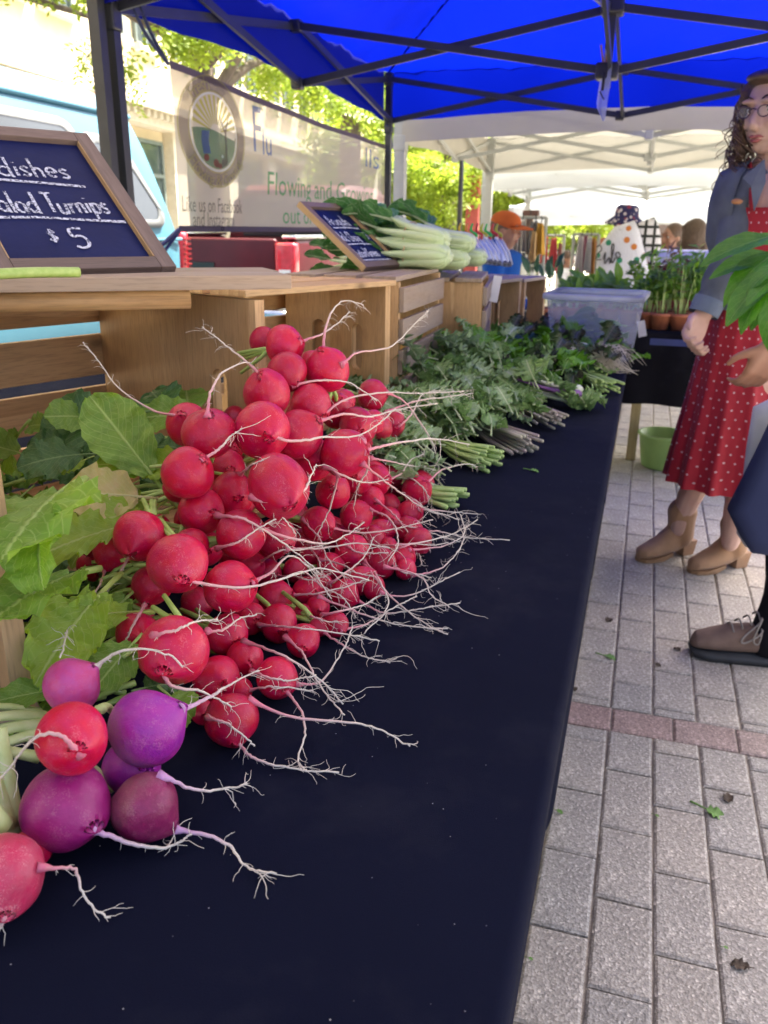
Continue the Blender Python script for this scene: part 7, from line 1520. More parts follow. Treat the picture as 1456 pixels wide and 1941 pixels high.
# denim jacket
m_denim = pm('denim', (.135, .16, .20), (.075, .092, .125), 9, .85, bmp=.35, bscale=700, detail=6)
jk = []
jp = [(sh_c+Vector((0, .015, .055)), .085, .080), (sh_c+Vector((-.005, .01, .02)), .135, .125), (sh_c+Vector((-.01, .0, -.06)), .150, .138), (sh_c+Vector((-.01, .0, -.18)), .145, .138), (hip+Vector((.02, .0, .22)), .138, .134), (hip+Vector((.015, .0, .10)), .145, .140)]
n = 40
for i in range(16):
    u = i/15*(len(jp)-1); j = min(int(u), len(jp)-2); f = u-j; c = jp[j][0].lerp(jp[j+1][0], f); rx, ry = jp[j][1]+(jp[j+1][1]-jp[j][1])*f, jp[j][2]+(jp[j+1][2]-jp[j][2])*f
    fa = math.atan2(-1, -.12); op = .50 if i > 1 else .6
    jk.append([c+Vector((rx*math.cos(fa+op+(2*math.pi-2*op)*k/n), ry*math.sin(fa+op+(2*math.pi-2*op)*k/n), .006*math.sin(k*1.3+i)))*1 for k in range(n+1)])
jb = MB(); vs = [p for r in jk for p in r]; fs = [(i*(n+1)+k, i*(n+1)+k+1, (i+1)*(n+1)+k+1, (i+1)*(n+1)+k) for i in range(15) for k in range(n)]
jo = jb.add(vs, fs).build('jacket', m_denim, wo, True); so_ = jo.modifiers.new('thick', 'SOLIDIFY'); so_.thickness = .006
sv = MB(); P1 = catmull([shl+Vector((.05, .03, .005)), shl+Vector((.008, .005, -.015)), shl+Vector((-.010, 0, -.08)), el+Vector((.0, 0, .03)), el+(wr-el)*.55, el+(wr-el)*.95], 22)
sv.tube(P1, [(.056+.004*math.sin(i*2.1)+.003*math.sin(i*4.7))*(1-.010*i)*(.7 if i == 0 else 1) for i in range(22)], 18, True)
slv = sv.build('sleeve', m_denim, wo, True)
cf = MB(); cd_ = (wr-el).normalized(); cf.tube([wr-cd_*.055, wr-cd_*.03, wr-cd_*.004], [.050, .051, .049], 18, False); cf.build('cuff', pm('denim_light', (.16, .21, .28), (.11, .15, .22), 12, .85, bmp=.3, bscale=600), slv, True)
sv = MB(); sv.tube(catmull([shr+Vector((0, 0, .03)), shr+Vector((.08, .02, -.28)), shr+Vector((-.04, -.11, -.40))], 14), [.062]*14, 16, False); sv.build('sleeve', m_denim, wo, True)
lp_ = MB(); lp_.add([wp(1450, 300, 2.93), wp(1408, 338, 2.91), wp(1424, 354, 2.895), wp(1430, 400, 2.885), wp(1452, 345, 2.91)], [(0, 1, 2), (0, 2, 4), (4, 2, 3)])
o = lp_.build('lapel', m_denim, wo, False); so_ = o.modifiers.new('thick', 'SOLIDIFY'); so_.thickness = .005
MB().ball(wp(1397, 382, 2.885), (.017, .005, .008), 10, 8).build('wooden_pin', m_peg, wo, True)
# boots
m_suede = pm('tan_suede', (.42, .25, .14), (.35, .20, .105), 18, .85, bmp=.2, bscale=400, sheen=.2); m_sole = pm('tan_sole', (.34, .20, .10), None, 20, .6)
def boot(px_t, py_t, px_h, py_h, ank):
    toe, heel = at_z(px_t, py_t, 0)-WO, at_z(px_h, py_h, 0)-WO; d = (heel-toe); L = d.length; d.normalize(); sd = Vector((-d.y, d.x, 0)); up = Vector((0, 0, 1))
    def ring(c, w, h, n=16): return [c+sd*w*math.cos(2*math.pi*k/n)+up*h*math.sin(2*math.pi*k/n) for k in range(n)]
    hh = .062; b = MB()
    path = [(0.0, .022, .012, .018), (.06, .030, .034, .022), (.22, .036, .042, .030), (.40, .046, .042, .042), (.58, .066, .040, .058), (.74, .088, .038, .075), (.9, .10, .034, .07), (1.0, .105, .02, .05)]
    b.loft([ring(toe+d*L*s+up*(z+.004), w, h) for s, z, w, h in path])
    a0 = toe+d*L*.80+up*.08; at_ = Vector((a0.x*.4+ank.x*.6, a0.y*.4+ank.y*.6, .185)); sh = [a0, a0.lerp(at_, .4), a0.lerp(at_, .75), at_]
    limb(b, sh, [.050, .050, .052, .056], 14, 10)
    bt = remesh(b.build('boot', m_suede, wo, True), .006, 3)
    s_ = MB(); pr = []
    for s, w in ((0, .012), (.06, .032), (.2, .042), (.4, .040), (.58, .034)): pr.append((s, w))
    low = [toe+d*L*s+sd*w+up*(.002+(.012 if s > .45 else 0)) for s, w in pr]+[toe+d*L*s-sd*w+up*(.002+(.012 if s > .45 else 0)) for s, w in reversed(pr)]
    s_.loft([low, [p+up*.012 for p in low]]); s_.build('sole', m_sole, bt)
    hk = MB(); c = toe+d*L*.93; hk.loft([[c+d*x*.8+sd*y*.8+up*.001 for x, y in ((-.03, -.028), (.03, -.028), (.03, .028), (-.03, .028))], [c+d*x+sd*y+up*hh for x, y in ((-.036, -.032), (.03, -.03), (.03, .03), (-.036, .032))]]); hk.build('heel', m_suede, bt)
boot(1208, 1064, 1303, 1048, an1); boot(1306, 1086, 1404, 1072, an2)

# ---------------------------------------------------------------- customer at the right edge
YM = 2.42
ma = thing('person', 'customer in black trousers and brown laced shoes holding green leaves', 'person', (.55, YM, 0)); MO = Vector((.55, YM, 0))
def mp_(px, py, y): return at_y(px, py, y)-MO
toe = at_z(1303, 1236, 0)-MO; hl = toe+Vector((.295, .02, 0))
m_trs = fabric('black_trousers', (.010, .010, .014), 700, .9, .3); m_shoe = pm('brown_suede', (.22, .145, .11), (.16, .105, .08), 20, .85, bmp=.3, bscale=300); m_rub = pm('dark_grey_sole', (.035, .038, .042), None, 20, .7); m_lace = pm('grey_lace', (.28, .25, .22), None, 60, .8)
def shoe(toe, yo):
    d = Vector((1, .07, 0)).normalized(); sd = Vector((-d.y, d.x, 0)); up = Vector((0, 0, 1)); L = .295; t0 = toe+Vector((0, yo, 0))
    def ring(s, z, w, h, n=18): c = t0+d*L*s+up*z; return [c+sd*w*math.cos(2*math.pi*k/n)+up*h*math.sin(2*math.pi*k/n) for k in range(n)]
    b = MB(); b.loft([ring(s, z, w, h) for s, z, w, h in ((0.01, .036, .012, .010), (.05, .046, .036, .022), (.18, .054, .046, .030), (.35, .064, .046, .040), (.52, .070, .042, .044), (.68, .074, .040, .046), (.85, .074, .038, .044), (.97, .070, .030, .038), (1.0, .066, .018, .03))])
    sh = remesh(b.build('shoe', m_shoe, ma, True), .006, 2)
    s_ = MB(); pr = ((0, .012, .022), (.05, .038, .006), (.18, .049, .002), (.4, .046, .002), (.65, .042, .002), (.9, .040, .002), (1.01, .022, .004))
    lo_ = [t0+d*L*s+sd*w+up*z for s, w, z in pr]+[t0+d*L*s-sd*w+up*z for s, w, z in reversed(pr)]; hi_ = [p+up*(.021-(p.z if p.z > .01 else 0)*.5) for p in lo_]
    s_.loft([lo_, hi_]); s_.build('sole', m_rub, sh, True)
    lc_ = MB()
    for k in range(5): s = .34+k*.075; z = .100+.014*k; lc_.tube(catmull([t0+d*L*s+sd*.030+up*(z-.008), t0+d*L*(s+.02)+up*(z+.012), t0+d*L*(s+.04)-sd*.030+up*(z-.004)], 7), .0028, 6)
    for sg in (-1, 1): lc_.tube(catmull([t0+d*L*.62+up*.135, t0+d*L*.60-sd*(.035+.01*sg)+up*(.14+.01*sg), t0+d*L*(.50+.05*sg)-sd*.052+up*.09, t0+d*L*(.54+.06*sg)-sd*.050+up*.075, t0+d*L*.62-sd*.045+up*.11, t0+d*L*.63+up*.132], 18), .0028, 6)
    lc_.build('laces', m_lace, sh, True)
shoe(toe, 0); shoe(toe+Vector((.34, .22, 0)), 0)
ank = hl+Vector((-.075, 0, .10)); ank2 = ank+Vector((.34, .22, 0)); hp = Vector((.24, .10, .92))
tr = MB(); limb(tr, [ank+Vector((0, 0, -.03)), ank+Vector((.02, 0, .12)), ank+Vector((.03, .0, .42)), hp+Vector((0, -.08, 0))], [.062, .060, .072, .095]); limb(tr, [ank2+Vector((0, 0, -.03)), ank2+Vector((.02, -.02, .40)), hp+Vector((0, .08, 0))], [.062, .07, .095]); tr.ball(hp+Vector((0, 0, .02)), (.13, .17, .12))
remesh(tr.build('trousers', m_trs, ma, True), .010, 3)
b = MB(); hcm = Vector((.22, .05, 1.62)); Pm, Mm = head(b, hcm, (-1, .1, -.2), 1.05)
limb(b, [hcm+Vector((.02, 0, -.05)), hcm+Vector((.03, 0, -.14))], [.055, .06]); b.tube(catmull([hp, hp+Vector((.01, 0, .3)), hp+Vector((.0, 0, .52))], 8), [.12, .125, .13, .135, .14, .135, .11, .06], 14)
hw = mp_(1452, 650, 2.30); hw2 = hw+Vector((.02, 0, 0))
sl_ = hp+Vector((-.02, -.19, .46)); limb(b, [sl_, Vector((.22, -.16, .88+.1)), hw2], [.055, .045, .032]); hand(b, hw2, Vector((-.30, .05, -.9)), (-.5, .75, .0), 1.05, .55, -1)
slr = hp+Vector((0, .19, .46)); limb(b, [slr, slr+Vector((.05, .04, -.3)), slr+Vector((-.12, -.1, -.5))], [.055, .045, .032]); hand(b, slr+Vector((-.12, -.1, -.5)), (-.3, -.1, -1), (-.3, 0, 0), 1.05, .8)
remesh(b.build('body', m_skin2, ma, True), .007, 3); face(ma, Pm, Mm, 1.05, (.30, .12, .10))
hh_ = MB(); hh_.ball(Pm(-.02, 0, .04), (.105, .090, .095), 16, 12, Mm); remesh(hh_.build('hair', m_hair, ma, True), .012, 2)
jm = MB(); jm.tube(catmull([hp+Vector((0, 0, .02)), hp+Vector((.01, 0, .3)), hp+Vector((0, 0, .54))], 10), [.155, .158, .16, .165, .168, .17, .165, .15, .11, .07], 18, sq=1.15)
limb(jm, [sl_+Vector((0, 0, .01)), Vector((.23, -.16, .99)), hw2.lerp(Vector((.22, -.16, .98)), .45)], [.075, .065, .055]); limb(jm, [slr+Vector((0, 0, .01)), slr+Vector((.05, .04, -.3)), slr+Vector((-.08, -.07, -.45))], [.075, .065, .055])
remesh(jm.build('jacket', fabric('charcoal_jacket', (.03, .03, .035), 600, .9), ma, True), .012, 3)

# leaves held in the hand
m_ramp = leafmat('broad_green_leaf', (.085, .22, .035), (.055, .165, .03), (.16, .32, .09), .35, 5, rough=.35)
ramp_l = [leaf_mesh('leaf', .20, .055, pf_lance, m_ramp, nu=8, nv=18, ruffle=.03, rfreq=2, fold=.35, curl=.5, pet=.12, pet_r=.003, serr=0, seed=41), leaf_mesh('leaf', .20, .06, pf_lance, m_ramp, nu=8, nv=18, ruffle=.04, rfreq=2, fold=.3, curl=.9, pet=.1, pet_r=.003, serr=0, seed=42, twist=.4)]
rbh = thing('leaf_bunch', 'bunch of long broad green leaves held by the customer', 'greens', at_y(1462, 560, 2.28)); RO = at_y(1462, 560, 2.28)
for (a, b_, k, y0, y1, w) in (((1475, 445), (1334, 472), 0, 2.26, 2.16, .95), ((1480, 480), (1352, 500), 0, 2.30, 2.22, 1.0), ((1485, 470), (1360, 540), 1, 2.26, 2.18, 1.1), ((1480, 500), (1372, 592), 0, 2.22, 2.12, 1.15), ((1475, 520), (1395, 598), 1, 2.20, 2.10, 1.1), ((1480, 520), (1415, 560), 0, 2.16, 2.08, 1.0),
                              ((1475, 545), (1448, 655), 1, 2.14, 2.06, 1.0), ((1470, 540), (1420, 610), 0, 2.24, 2.16, 1.2), ((1490, 450), (1400, 452), 1, 2.34, 2.30, 1.1), ((1490, 500), (1420, 520), 1, 2.18, 2.10, 1.0), ((1470, 560), (1462, 640), 0, 2.24, 2.2, 1.1)):
    p, q = at_y(a[0], a[1], y0), at_y(b_[0], b_[1], y1); L = (q-p).length; put('leaf', ramp_l[k], rbh, p-RO, q-p, (-.35, -.7, .7), (L/.185, L/.185*w*1.25, L/.185))
stm = MB()
for k in range(9): stm.tube(catmull([Vector((.0, .0, 0))+rvec(.012), Vector((.03, .02, -.07))+rvec(.008), Vector((.04, .03, -.15))+rvec(.012)], 6), .004, 6)
tag(stm.build('stems', m_stalk2, rbh, True), kind='stuff')
# bags
m_navy = fabric('navy_tote_cloth', (.035, .045, .11), 700, .9, .2); m_wbag = fabric('white_bag_cloth', (.52, .55, .58), 600, .85, .12)
def bag(label, name, pts_front, th, mat, y, cat='bag', handles=None):
    c = sum((at_y(px, py, y) for px, py in pts_front), Vector())/len(pts_front)
    t = thing(name, label, cat, c); n = len(pts_front); P0 = [at_y(px, py, y)-c for px, py in pts_front]
    rg = []
    for k, (s, dy) in enumerate(((.60, -th*1.05), (.86, -th*.9), (.96, -th*.6), (1.0, -th*.15), (1.0, th*.15), (.96, th*.6), (.86, th*.9), (.60, th*1.05))): rg.append([Vector((p.x*s, p.y*s+dy, p.z*s)) for p in P0])
    o = MB().loft(rg).build('sack', mat, t, True, weld=True)
    if handles:
        for h in handles: MB().tube(catmull([at_y(px, py, y)-c for px, py in h], 10), .008, 7, sq=.4).build('handle', mat, t, True)
    return t
bag('navy tote bag hanging beside the customer, bottom corner forward', 'tote_bag', [(1379, 966), (1400, 1010), (1422, 1044), (1470, 1050), (1540, 1030), (1560, 900), (1530, 760), (1475, 770), (1430, 865)], .06, m_navy, 2.28, handles=[[(1500, 770), (1495, 690), (1490, 640)], [(1525, 770), (1510, 690), (1495, 640)]])
bag('white cloth bag hanging behind the navy tote', 'cloth_bag', [(1396, 1010), (1412, 1035), (1470, 1060), (1530, 1050), (1540, 900), (1520, 790), (1470, 752), (1428, 772), (1415, 850)], .05, m_wbag, 2.46, handles=[[(1480, 770), (1485, 690), (1490, 640)]])

# ---------------------------------------------------------------- next stall: black draped table with potted plants
YF = 4.05
t2 = folding_table('table under the black drape that carries potted plants', -1.05, 1.5, YF+.02, YF+.85, .735)
dr = MB(); vs = []; fs = []; n_ = 90
hz = at_y(1250, 772, YF).z
for i in range(n_+1):
    x = -1.1+2.65*i/n_; f = .012*math.sin(i*.9)+.008*math.sin(i*.37)
    for (yy, zz, k) in ((YF+.88, .745, 0), (YF+.4, .745, 0), (YF+.006, .745, 0), (YF, .735, 0), (YF, .6, .4), (YF, .45, .8), (YF, hz+.012*math.sin(i*.2), 1)): vs.append((x, yy-f*k, zz))
for i in range(n_):
    for k in range(6): a = i*7+k; fs.append((a, a+7, a+8, a+1))
tag(dr.add(vs, fs).build('tablecloth', m_cloth2, None, True), 'black drape on the potted plant table, ending above the paving', 'tablecloth')
m_ywood = wood('yellow_wood', (.50, .42, .24), (.42, .33, .17), 2)
tag(MB().bar((0, 0, 0), (0, 0, .42), .05).build('wooden_post', m_ywood, None, loc=at_y(1204, 800, YF+.55)*Vector((1, 1, 0)) if False else Vector((at_y(1204, 790, YF+.5).x, YF+.5, 0))), 'short yellow wooden post under the black drape', 'post')
gx = at_y(1268, 790, YF+.35).x
gt = MB(); gt.lathe([(.0, .004), (.10, .004), (.11, .01), (.135, .17), (.145, .175), (.145, .185), (.13, .185), (.105, .02), (0, .015)], 28)
tag(gt.build('green_basin', pm('light_green_plastic', (.30, .48, .16), None, 10, .4), None, True, loc=(gx, YF+.40, 0)), 'light green plastic basin under the black drape', 'basin')
m_terra = pm('terracotta', (.38, .13, .065), (.30, .10, .05), 14, .8, bmp=.15); m_soil = pm('soil', (.04, .03, .022), None, 60, .95); m_tray = pm('blue_tray', (.03, .05, .16), None, 10, .4)
m_herb = leafmat('herb_leaf', (.22, .38, .05), (.15, .30, .04), (.32, .45, .15), .35); m_herbr = leafmat('reddish_herb_leaf', (.22, .20, .06), (.26, .10, .07), (.3, .25, .15), .3)
HL = [leaf_mesh('leaf', .05, .02, pf_lance, m_herb, nu=4, nv=6, fold=.2, curl=.6, pet=.1, pet_r=.0012, seed=51), leaf_mesh('leaf', .045, .016, pf_lance, m_herbr, nu=4, nv=6, fold=.2, curl=.6, pet=.1, pet_r=.0012, seed=52), leaf_mesh('leaf', .12, .05, pf_lance, m_herb, nu=6, nv=10, fold=.2, curl=.5, pet=.1, pet_r=.002, seed=53), leaf_mesh('leaf', .22, .07, pf_lance, m_darkg, nu=6, nv=12, fold=.2, curl=.3, pet=.1, pet_r=.003, seed=54)]
def potplant(label, x, y, z, h, kind, seed, r=.055, group=None, nst=8):
    rs = random.Random(seed); t = thing('potted_plant', label, 'potted plant', (x, y, z), 0, group)
    MB().lathe([(0, 0), (r*.68, 0), (r*.92, r*1.25), (r*1.04, r*1.25), (r*1.04, r*1.55), (r*.93, r*1.55), (r*.9, r*1.4), (0, r*1.4)], 20).build('pot', m_terra, t, True)
    MB().lathe([(0, r*1.41), (r*.89, r*1.41), (r*.89, r*1.43), (0, r*1.45)], 16).build('soil', m_soil, t)
    sm = MB(); lf = []
    for i in range(nst):
        a = rs.uniform(0, 6.28); e = Vector((math.cos(a), math.sin(a), 0))*rs.uniform(.02, .4)*h; q = [Vector((math.cos(a)*r*.4, math.sin(a)*r*.4, r*1.4)), Vector((math.cos(a)*r*.5, math.sin(a)*r*.5, r*1.4+h*.5))+e*.3, Vector((0, 0, r*1.4+h*rs.uniform(.7, 1)))+e]
        C_ = catmull(q, 8); sm.tube(C_, [.003, .0028, .0025, .0022, .002, .0018, .0015, .001], 5)
        if kind == 'broad': lf.append((3, C_[5], (e+Vector((0, 0, .7*h))), .62)); continue
        for k in range(2, 8):
            for _ in range(2 if kind == 'herb' else 1): d = Vector((rs.gauss(0, 1), rs.gauss(0, 1), rs.gauss(.5, .4))); lf.append((rs.choice([0, 0, 1]) if kind == 'herb' else 2, C_[k], d, rs.uniform(.7, 1.3)))
    sm.build('stems', m_stemg, t, True)
    if kind == 'herb':       # tiny leaves: one part
        bb = MB()
        for (k, p, d, s) in lf:
            M_ = orient(d, (rs.gauss(0, .4), -.5, 1)); me = HL[0]; L = .05*s
            pts = [M_ @ Vector(v)*L for v in ((0, 0, 0), (.4, .2, .05), (1, 0, -.1), (.4, -.2, .05))]; bb.add([p+v for v in pts], [(0, 1, 2, 3)])
        o = bb.build('foliage', m_herbr if seed == 63 else m_herb, t, True); tag(o, kind='stuff')
    else:
        for (k, p, d, s) in lf: put('leaf', HL[k], t, p, d, (rs.gauss(0, .4), -.6, .8), s*.75)
    return t
GP = 'herb pots along the black draped table'
for i, (px, kd, h, y, lab) in enumerate(((1252, 'herb', .22, YF+.10, 'terracotta pot with a bushy green herb at the drape edge'), (1287, 'herb', .26, YF+.10, 'terracotta pot with thin green stems next to the woman'), (1322, 'herb', .24, YF+.12, 'terracotta pot of herbs partly behind the jacket sleeve'),
        (1270, 'herb', .30, YF+.30, 'second row herb with reddish tall stems'), (1310, 'herb', .30, YF+.32, 'second row bright green herb behind the denim sleeve'), (1345, 'herb', .28, YF+.25, 'herb pot right behind the denim cuff'), (1228, 'herb', .20, YF+.14, 'herb pot closest to the rim of the plastic tub'),
        (1020, 'broad', .26, YF+.10, 'plant with tall upright dark green leaves behind the small crate'), (1046, 'broad', .20, YF+.16, 'second tall-leaved plant next to the tub corner'), (1085, 'leaf', .10, YF+.2, 'leafy seedling pot behind the left part of the tub'), (1120, 'leaf', .11, YF+.22, 'leafy seedling with star-like leaves behind the tub'),
        (1155, 'leaf', .13, YF+.24, 'taller leafy seedling behind the middle of the tub'), (1190, 'leaf', .10, YF+.2, 'leafy seedling behind the right part of the tub'), (1140, 'leaf', .12, YF+.45, 'leafy pot in the back row behind the tub'), (1100, 'leaf', .12, YF+.5, 'leafy pot in the back row next to the clothes rack'), (1210, 'herb', .28, YF+.45, 'fine-leaved herb in the back row below the patterned bag'))):
    x = at_y(px, 610, y).x; potplant(lab, x, y, .7465, h, kd, 60+i, .05, None, 10 if kd != 'broad' else 5)
tr_ = MB(); x0, x1 = at_y(1235, 620, YF+.1).x, at_y(1350, 620, YF+.1).x
tag(MB().box(((x0+x1)/2, YF+.0, .7), (x1-x0, .004, .03)).build('tray_edge', m_tray, None), 'blue tray edge under the herb pots', 'tray')
p = at_y(1305, 490, 5.3)
wt = thing('white_tray', 'white plastic crate standing behind the herb pots', 'crate', (p.x, 5.3, p.z-.04))
MB().box((0, 0, .045), (.34, .24, .085), None, .012).build('box', pm('white_plastic', (.72, .74, .82), None, 10, .4), wt, True); MB().box((0, -.123, .05), (.34, .012, .012), None, .003).build('rib', pm('white_plastic_rib', (.6, .62, .72), None, 10, .4), wt)
MB().box((0, 0, -.25), (.40, .28, .48)).build('plinth', fabric('dark_red_cloth', (.12, .015, .02), 500, .9), wt)

# ---------------------------------------------------------------- people further off
def far_person(label, x, y, ztop, fwd, top_mat, kind, skin=m_skin2, hairm=m_hair, s=1.0, lean=0.0):
    t = thing('person', label, 'person', (x, y, 0)); f = Vector((fwd[0], fwd[1], 0)).normalized(); l = Vector((0, 0, 1)).cross(f)
    hc_ = Vector((0, 0, ztop-.13*s))+f*lean; nk = hc_+Vector((0, 0, -.14*s))-f*.02; b = MB(); P_, M_ = head(b, hc_, (f.x, f.y, -.12), s)
    limb(b, [hc_+Vector((0, 0, -.05)), nk], [.055*s, .06*s]); ch = nk+Vector((0, 0, -.18*s)); pel = Vector((0, 0, max(.32, ztop-.85*s)))
    b.tube(catmull([nk, ch, pel], 9), [.06*s, .11*s, .13*s, .14*s, .135*s, .13*s, .13*s, .135*s, .12*s], 14)
    arms = []
    for sg in (-1, 1):
        sh = nk+l*sg*.19*s+Vector((0, 0, -.06*s)); elb = sh+Vector((0, 0, -.27*s))+l*sg*.03+f*.02; wri = elb+f*.20*s+Vector((0, 0, -.10*s)); arms.append((sh, elb, wri)); limb(b, [sh, elb, wri], [.05*s, .042*s, .03*s]); hand(b, wri, f+Vector((0, 0, -.3)), (0, 0, -1), s, .5)
        if kind == 'seat': kn = pel+f*.42+l*sg*.10+Vector((0, 0, .02)); ft = Vector((kn.x, kn.y, .08))
        else: kn = pel*.55+l*sg*.08; ft = l*sg*.09+Vector((0, 0, .05))
        limb(b, [pel+l*sg*.08, kn, ft], [.085, .06, .04]); limb(b, [ft+Vector((0, 0, -.02)), ft+f*.16+Vector((0, 0, -.03))], [.042, .032])
    remesh(b.build('body', skin, t, True), .011, 3); face(t, P_, M_, s, (.3, .12, .1))
    c = MB(); c.tube(catmull([nk+Vector((0, 0, .01)), nk+Vector((0, 0, -.05)), ch, pel], 12), [.085*s, .13*s, .165*s, .175*s, .175*s, .17*s, .165*s, .16*s, .16*s, .16*s, .165*s, .15*s], 18, sq=.85)
    for sh, elb, wri in arms: limb(c, [sh, elb, elb.lerp(wri, .85)], [.075*s, .062*s, .050*s])
    remesh(c.build('top', top_mat, t, True), .014, 4)
    lg = MB()
    for sg in (-1, 1):
        if kind == 'seat': kn = pel+f*.42+l*sg*.10+Vector((0, 0, .02)); ft = Vector((kn.x, kn.y, .12))
        else: kn = pel*.55+l*sg*.08; ft = l*sg*.09+Vector((0, 0, .1))
        limb(lg, [pel+l*sg*.08, kn, ft], [.105, .08, .065])
    lg.ball(pel, (.17, .17, .12)); remesh(lg.build('trousers', m_trs, t, True), .018, 2)
    h = MB(); h.ball(P_(-.025, 0, .035), (.102*s, .088*s, .095*s), 16, 12, M_); h.ball(P_(-.05, 0, -.03), (.07*s, .085*s, .08*s), 14, 10, M_)
    ho = h.build('hair', hairm, t, True); remesh(ho, .012, 2)
    return t, P_, M_, f, l, ho
def standpt(px, py, y): return at_y(px, py, y)
# man in orange cap
q = standpt(962, 397, 6.2); m_hood = fabric('royal_blue_fleece', (.012, .09, .38), 500, .95, .2)
t, P_, M_, f, l, ho = far_person('man in an orange cap and a blue hooded sweatshirt', q.x, 6.2, q.z-.01, (1, -.12), m_hood, 'stand', m_skin2)
cp = MB(); cp.ball(P_(-.012, 0, .058), (.112, .094, .074), 18, 12, M_); m_orange = fabric('orange_cap_cloth', (.50, .115, .03), 600, .85, .15)
co = cp.build('cap', m_orange, t, True)
bm_ = MB(); vs = []; fs = []
for k in range(13):
    a = R_(-75+150*k/12)
    for r in (.09, .135, .185): vs.append(P_(r*math.cos(a)*.95+.02, r*math.sin(a)*.62, .045-.14*(max(0, r-.09))-.02*abs(math.sin(a))))
for k in range(12):
    for j in range(2): a = k*3+j; fs.append((a, a+3, a+4, a+1))
o = bm_.add(vs, fs).build('brim', m_orange, co, True); so_ = o.modifiers.new('thick', 'SOLIDIFY'); so_.thickness = .004
hd = MB(); hd.tube(catmull([P_(-.03, .085, -.12), P_(-.10, .05, -.10), P_(-.125, 0, -.095), P_(-.10, -.05, -.10), P_(-.03, -.085, -.12)], 14), .042, 12); remesh(hd.build('hood', m_hood, t, True), .012, 3)
# woman with bucket hat carrying bags
q = standpt(1190, 389, 8.2); m_hat = None
m_peach = fabric('peach_top_cloth', (.42, .16, .10), 500, .9, .15)
t, P_, M_, f, l, ho = far_person('shopper in a dark floral bucket hat behind the patterned bag', q.x-.02, 8.2, q.z-.02, (.5, -1), m_peach, 'stand', m_skin2, lean=.05)
def floral():
    m, t_, b, out = nodes('floral_navy'); v = coords(t_); vo = N(t_, 'ShaderNodeTexVoronoi', Scale=22.0); t_.links.new(v, vo.inputs['Vector'])
    c = mix(t_, ramp(t_, vo.outputs['Distance'], [(.28, 1.), (.36, 0.)]), (.02, .02, .09), (.55, .50, .55)); c = mix(t_, ramp(t_, noise(t_, v, 18, 2), [(.6, 0.), (.66, 1.)]), c, (.20, .02, .05)); t_.links.new(c, b.inputs['Base Color']); b.inputs['Roughness'].default_value = .9; return m
hb = MB(); pr = [(.02, .155), (.075, .15), (.095, .13), (.105, .06), (.115, .045), (.185, -.01), (.18, -.014), (.11, .036)]
rg = [[P_(r*math.cos(a)*1.05-.01, r*math.sin(a), z) for a in [2*math.pi*k/28 for k in range(28)]] for r, z in pr]; hb.loft(rg, False).add(rg[0], [tuple(range(28))]).build('bucket_hat', floral(), t, True)
# shoppers from behind
q = standpt(1322, 413, 7.6); m_hb = pm('light_brown_hair', (.10, .065, .04), (.065, .04, .025), 40, .6, bmp=.6, bscale=60)
t, P_, M_, f, l, ho = far_person('seated person with brown hair and a pale grey shirt seen from behind', q.x, 7.6, q.z-.01, (.1, 1), fabric('pale_grey_shirt', (.42, .46, .48), 500, .9, .1), 'seat', m_skin, m_hb)
hx = MB(); hx.ball(P_(-.035, 0, .0), (.10, .105, .135), 16, 12, M_); [hx.ball(P_(-.05+rs.uniform(-.05, .05), rs.uniform(-.1, .1), rs.uniform(-.14, .09)), rs.uniform(.02, .042), 8, 6) for _ in range(30)]; ho2 = hx.build('loose_hair', m_hb, t, True); remesh(ho2, .012, 1)
q = standpt(1300, 418, 8.3); t, *_ = far_person('seated person in a bright blue shirt beside the pale grey shirt', q.x-.10, 8.3, q.z-.02, (-.6, -.5), fabric('bright_blue_shirt', (.02, .30, .62), 500, .9, .1), 'seat', m_skin2, m_hair)
q = standpt(1270, 440, 8.8); t, *_ = far_person('dark-haired person in teal beyond the blue shirt', q.x-.02, 8.8, q.z, (-.8, -.4), fabric('teal_shirt', (.10, .32, .30), 500, .9, .1), 'seat', m_skin2, m_hair)
q = standpt(1078, 474, 10.5); t, *_ = far_person('distant shopper in a white shirt beyond the clothes rack', q.x, 10.5, q.z, (1, -.3), fabric('white_shirt', (.7, .7, .7), 500, .9, .1), 'seat', m_skin2, m_hair, .8)

# patterned bags
def pattern_bag():
    m, t, b, out = nodes('leaf_print_cloth'); v = coords(t, 'Object', (1, .25, 1)); vo = N(t, 'ShaderNodeTexVoronoi', Scale=13.0, Randomness=.9); t.links.new(v, vo.inputs['Vector'])
    sp = N(t, 'ShaderNodeSeparateColor'); t.links.new(vo.outputs['Color'], sp.inputs[0])
    k = ramp(t, vo.outputs['Distance'], [(.30, 1.), (.34, 0.)]); c1 = mix(t, ramp(t, sp.outputs[0], [(.49, 0.), (.5, 1.)]), (.50, .17, .03), (.62, .64, .70)); c1 = mix(t, ramp(t, sp.outputs[1], [(.79, 0.), (.8, 1.)]), c1, (.02, .22, .12))
    w = N(t, 'ShaderNodeTexWave', Scale=9.0, Distortion=12.0, Detail=2.0); t.links.new(v, w.inputs['Vector']); ln = ramp(t, w.outputs['Fac'], [(.40, 0.), (.5, .7), (.60, 0.)])
    c = mix(t, ln, (.62, .64, .72), (.12, .14, .16)); c = mix(t, k, c, c1); t.links.new(c, b.inputs['Base Color']); b.inputs['Roughness'].default_value = .8; return m
m_print = pattern_bag()
t = bag('white shopping bag printed with orange leaves and green sprigs', 'printed_bag', [(1128, 545), (1134, 470), (1152, 446), (1165, 430), (1203, 418), (1214, 440), (1228, 500), (1238, 545)], .10, m_print, 7.4)
c_ = t.location; rs = random.Random(3)
scr = MB()
def sp_(px, py): return at_y(px, py, 7.285)-Vector(c_)
